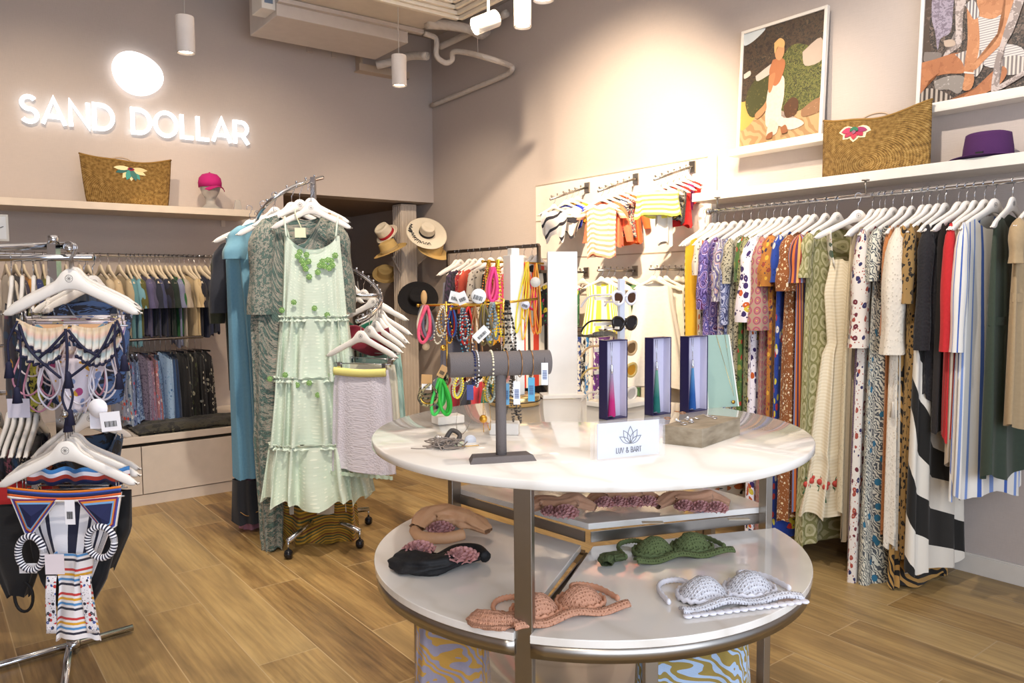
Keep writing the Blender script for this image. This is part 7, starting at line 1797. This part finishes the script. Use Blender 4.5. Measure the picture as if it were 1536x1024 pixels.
# --- front column, lower level
o2 = P(97, 628, D=SD)
def L2(px, py, y=0): return Vector(((px - 97) * K, y, -(py - 628) * K))
hanger('clip', tuple(o2), YAW + .03, 'big white logo hanger holding the navy rainbow-trim bikini, nearest on lower arm', HS)
for i in range(4):
    hanger('clip', tuple(P(101 + 3 * i, 625 - 2 * i, D=SD + .06 + .08 * i)), YAW + (-.12, .1, -.05, .12)[i], ['first', 'second', 'third', 'fourth'][i] + ' white clip hanger behind the front one on the lower swimwear arm', HS)
rb = T('navy_bikini', 'navy bikini top with orange, blue and white rainbow trim on the lower front hanger', 'bikini', tuple(o2), YAW)
def poly(m, pts, y): m.add([L2(a, b, y) for a, b in pts], [tuple(range(len(pts)))], [(a * K, b * K) for a, b in pts])
def shrink(pts, k):
    cx_ = sum(p_[0] for p_ in pts) / len(pts); cy_ = sum(p_[1] for p_ in pts) / len(pts); return [(cx_ + (a - cx_) * k, cy_ + (b - cy_) * k) for a, b in pts]
cols = ['e9e2dc', '3a55a8', '6a1f5a', 'd9832a', '6fa0d0', '1a2250']
for tri in ([(14, 742), (92, 742), (76, 762), (42, 806), (34, 800)], [(110, 744), (182, 738), (172, 790), (158, 800), (150, 796)]):
    for k, c_ in enumerate(cols):
        m = MB(); pts = shrink(tri, 1 - .085 * k); n_ = len(pts)
        vs = [L2(a, b, -.020 - .0016 * k - .0) for a, b in pts] + [L2(a, b, -.014) for a, b in pts]
        c0_ = L2(sum(a for a, b in pts) / n_, sum(b for a, b in pts) / n_, -.026 - .003 * k)
        m.add(vs + [c0_], [(2 * n_, i, (i + 1) % n_) for i in range(n_)] + [(i, (i + 1) % n_, n_ + (i + 1) % n_, n_ + i) for i in range(n_)])
        m.build('trim_band' if k < 5 else 'cup', plain(c_, .75), rb)
for k, c_ in enumerate(('e07f2a', '3a55a8', '1a2250', 'd9642a', 'e9e2dc')):
    MB().grid(40, 2, lambda u, v, k=k: L2(12 + 170 * u, 728 + 3.4 * k + 3.4 * v + 7 * math.sin(PI * u), -.020 - .0004 * k)).build('trim_band', plain(c_, .75), rb, solid=.002)
t = T('striped_swimsuit', 'white and navy vertically striped swimsuit behind the navy bikini', 'swimsuit', tuple(P(97, 628, D=SD + .05)), YAW)
VST = cloth('stripes', ['ecebf2', 'ecebf2', '1b1e38'], 75)
drape(.25, [(0, .145, .014, .003), (.45, .115, .022, .006), (1, .055, .02, .006)], -.235, 0, 0, 0, 5, 2, .01, 60, 16).build('fabric', VST, t)
MB().grid(50, 3, lambda u, v: ((u - .5) * .31, -.02, -.222 - .022 * v)).build('frill', cloth('stripes', ['ecebf2', '17182c'], 90), t, solid=.003)
HST = cloth('bands', ['ecebf2', '1b1e38'], 110)
for cx_, cy_, w_, h_ in ((45, 828, 19, 26), (151, 812, 20, 24)):
    m = MB(); m.tube([L2(cx_ + w_ * math.cos(a), cy_ + h_ * math.sin(a), -.03) for a in [2 * PI * i / 24 for i in range(24)]], .010, 10, closed=True); o = m.build('ruffled_leg_loop', HST, rb)
t = T('swimsuit', 'plain black swimsuit hanging lower behind the striped one', 'swimsuit', tuple(P(100, 628, D=SD + .10)), YAW)
drape(.36, [(0, .15, .014, .003), (.5, .13, .03, .008), (.75, .10, .03, .010), (1, .045, .025, .006)], -.235, 0, 0, 0, 5, 3, .01, 60, 16, ox=.0).build('fabric', cloth('plain', ['121216', '1a1a1f'], 1), t)
t = T('swimsuit', 'black wide swimsuit at right behind the striped one', 'swimsuit', tuple(P(118, 628, D=SD + .2)), YAW)
drape(.26, [(0, .16, .014, .003), (.5, .15, .03, .008), (1, .09, .025, .006)], -.235, 0, 0, 0, 5, 5, .01, 50, 12).build('fabric', cloth('plain', ['15151a', '0f0f12'], 1), t)
t = T('swimsuit', 'dotted and rainbow-striped swimsuit hanging lowest on the front arm', 'swimsuit', tuple(P(101, 628, D=SD + .03)), YAW)
RBW = cloth('bands', ['ece8ea', 'ece8ea', '2a2a3c', 'ece8ea', '4f8fc9', 'ece8ea', 'e0a52a', 'ece8ea', 'c93a3a', 'ece8ea'], 13)
drape(.27, [(0, .055, .03, .008), (.35, .04, .03, .008), (1, .065, .03, .008)], -.405, 0, 0, 0, 4, 6, .01, 50, 16).build('striped_panel', RBW, t)
for s in (-1, 1):
    MB().grid(8, 12, lambda u, v, s=s: (s * (.035 + .03 * u + .012 * v), -.036 - .004 * math.sin(5 * v), -.47 - .18 * v), uv=lambda u, v: (u * .04, v * .2)).build('dotted_side', cloth('floral', ['eeeaf0', '2f4f9a', 'c93a3a', '2a2a3c'], 60), t, solid=.003)
t = T('swimsuit', 'red swimsuit at the left edge behind the navy bikini', 'swimsuit', tuple(P(20, 640, D=SD + .3)), YAW)
drape(.32, [(0, .12, .014, .003), (.5, .10, .03, .008), (1, .05, .025, .006)], -.19, 0, 0, 0, 5, 8, .01, 50, 12).build('fabric', cloth('plain', ['b01c20', 'c4262a'], 1), t)
t = T('swimsuit', 'black swimsuit with loops at the left edge of the photo', 'swimsuit', tuple(P(14, 640, D=SD + .22)), YAW)
drape(.3, [(0, .10, .014, .003), (.5, .09, .03, .008), (1, .03, .025, .006)], -.26, 0, 0, 0, 5, 9, .01, 50, 12).build('fabric', cloth('plain', ['16161b', '101014'], 1), t)
MB().tube([(0.03 + .03 * math.cos(a), -.02, -.56 + .05 * math.sin(a)) for a in [2 * PI * i / 20 for i in range(20)]], .005, 7, closed=True).build('loop_strap', BLACK, t)
hang_card(105, 768, .028, .072, SD - .07, 'white barcode tag hanging between the navy bikini cups')
hang_card(82, 846, .056, .06, SD - .04, 'pale pink card hanging below the navy bikini', 'e6dbe2', bar=False)
hang_card(42, 852, .052, .03, SD + .02, 'white card showing under the left ruffled loop', bar=False)
t = T('bikini', 'blue and white wave-trim bikini peeping over the lower front hanger', 'bikini', tuple(P(112, 624, D=SD + .12)), YAW)
MB().grid(60, 6, lambda u, v: ((u - .5) * .32, .0 + .01 * math.sin(20 * u), -.165 - .05 * v - .004 * math.sin(30 * u)), uv=lambda u, v: (u * .32, v * .05)).build('band', cloth('bands', ['3f7fc0', 'ece8f0', 'b53a2a', '1a2250'], 20), t, solid=.004)
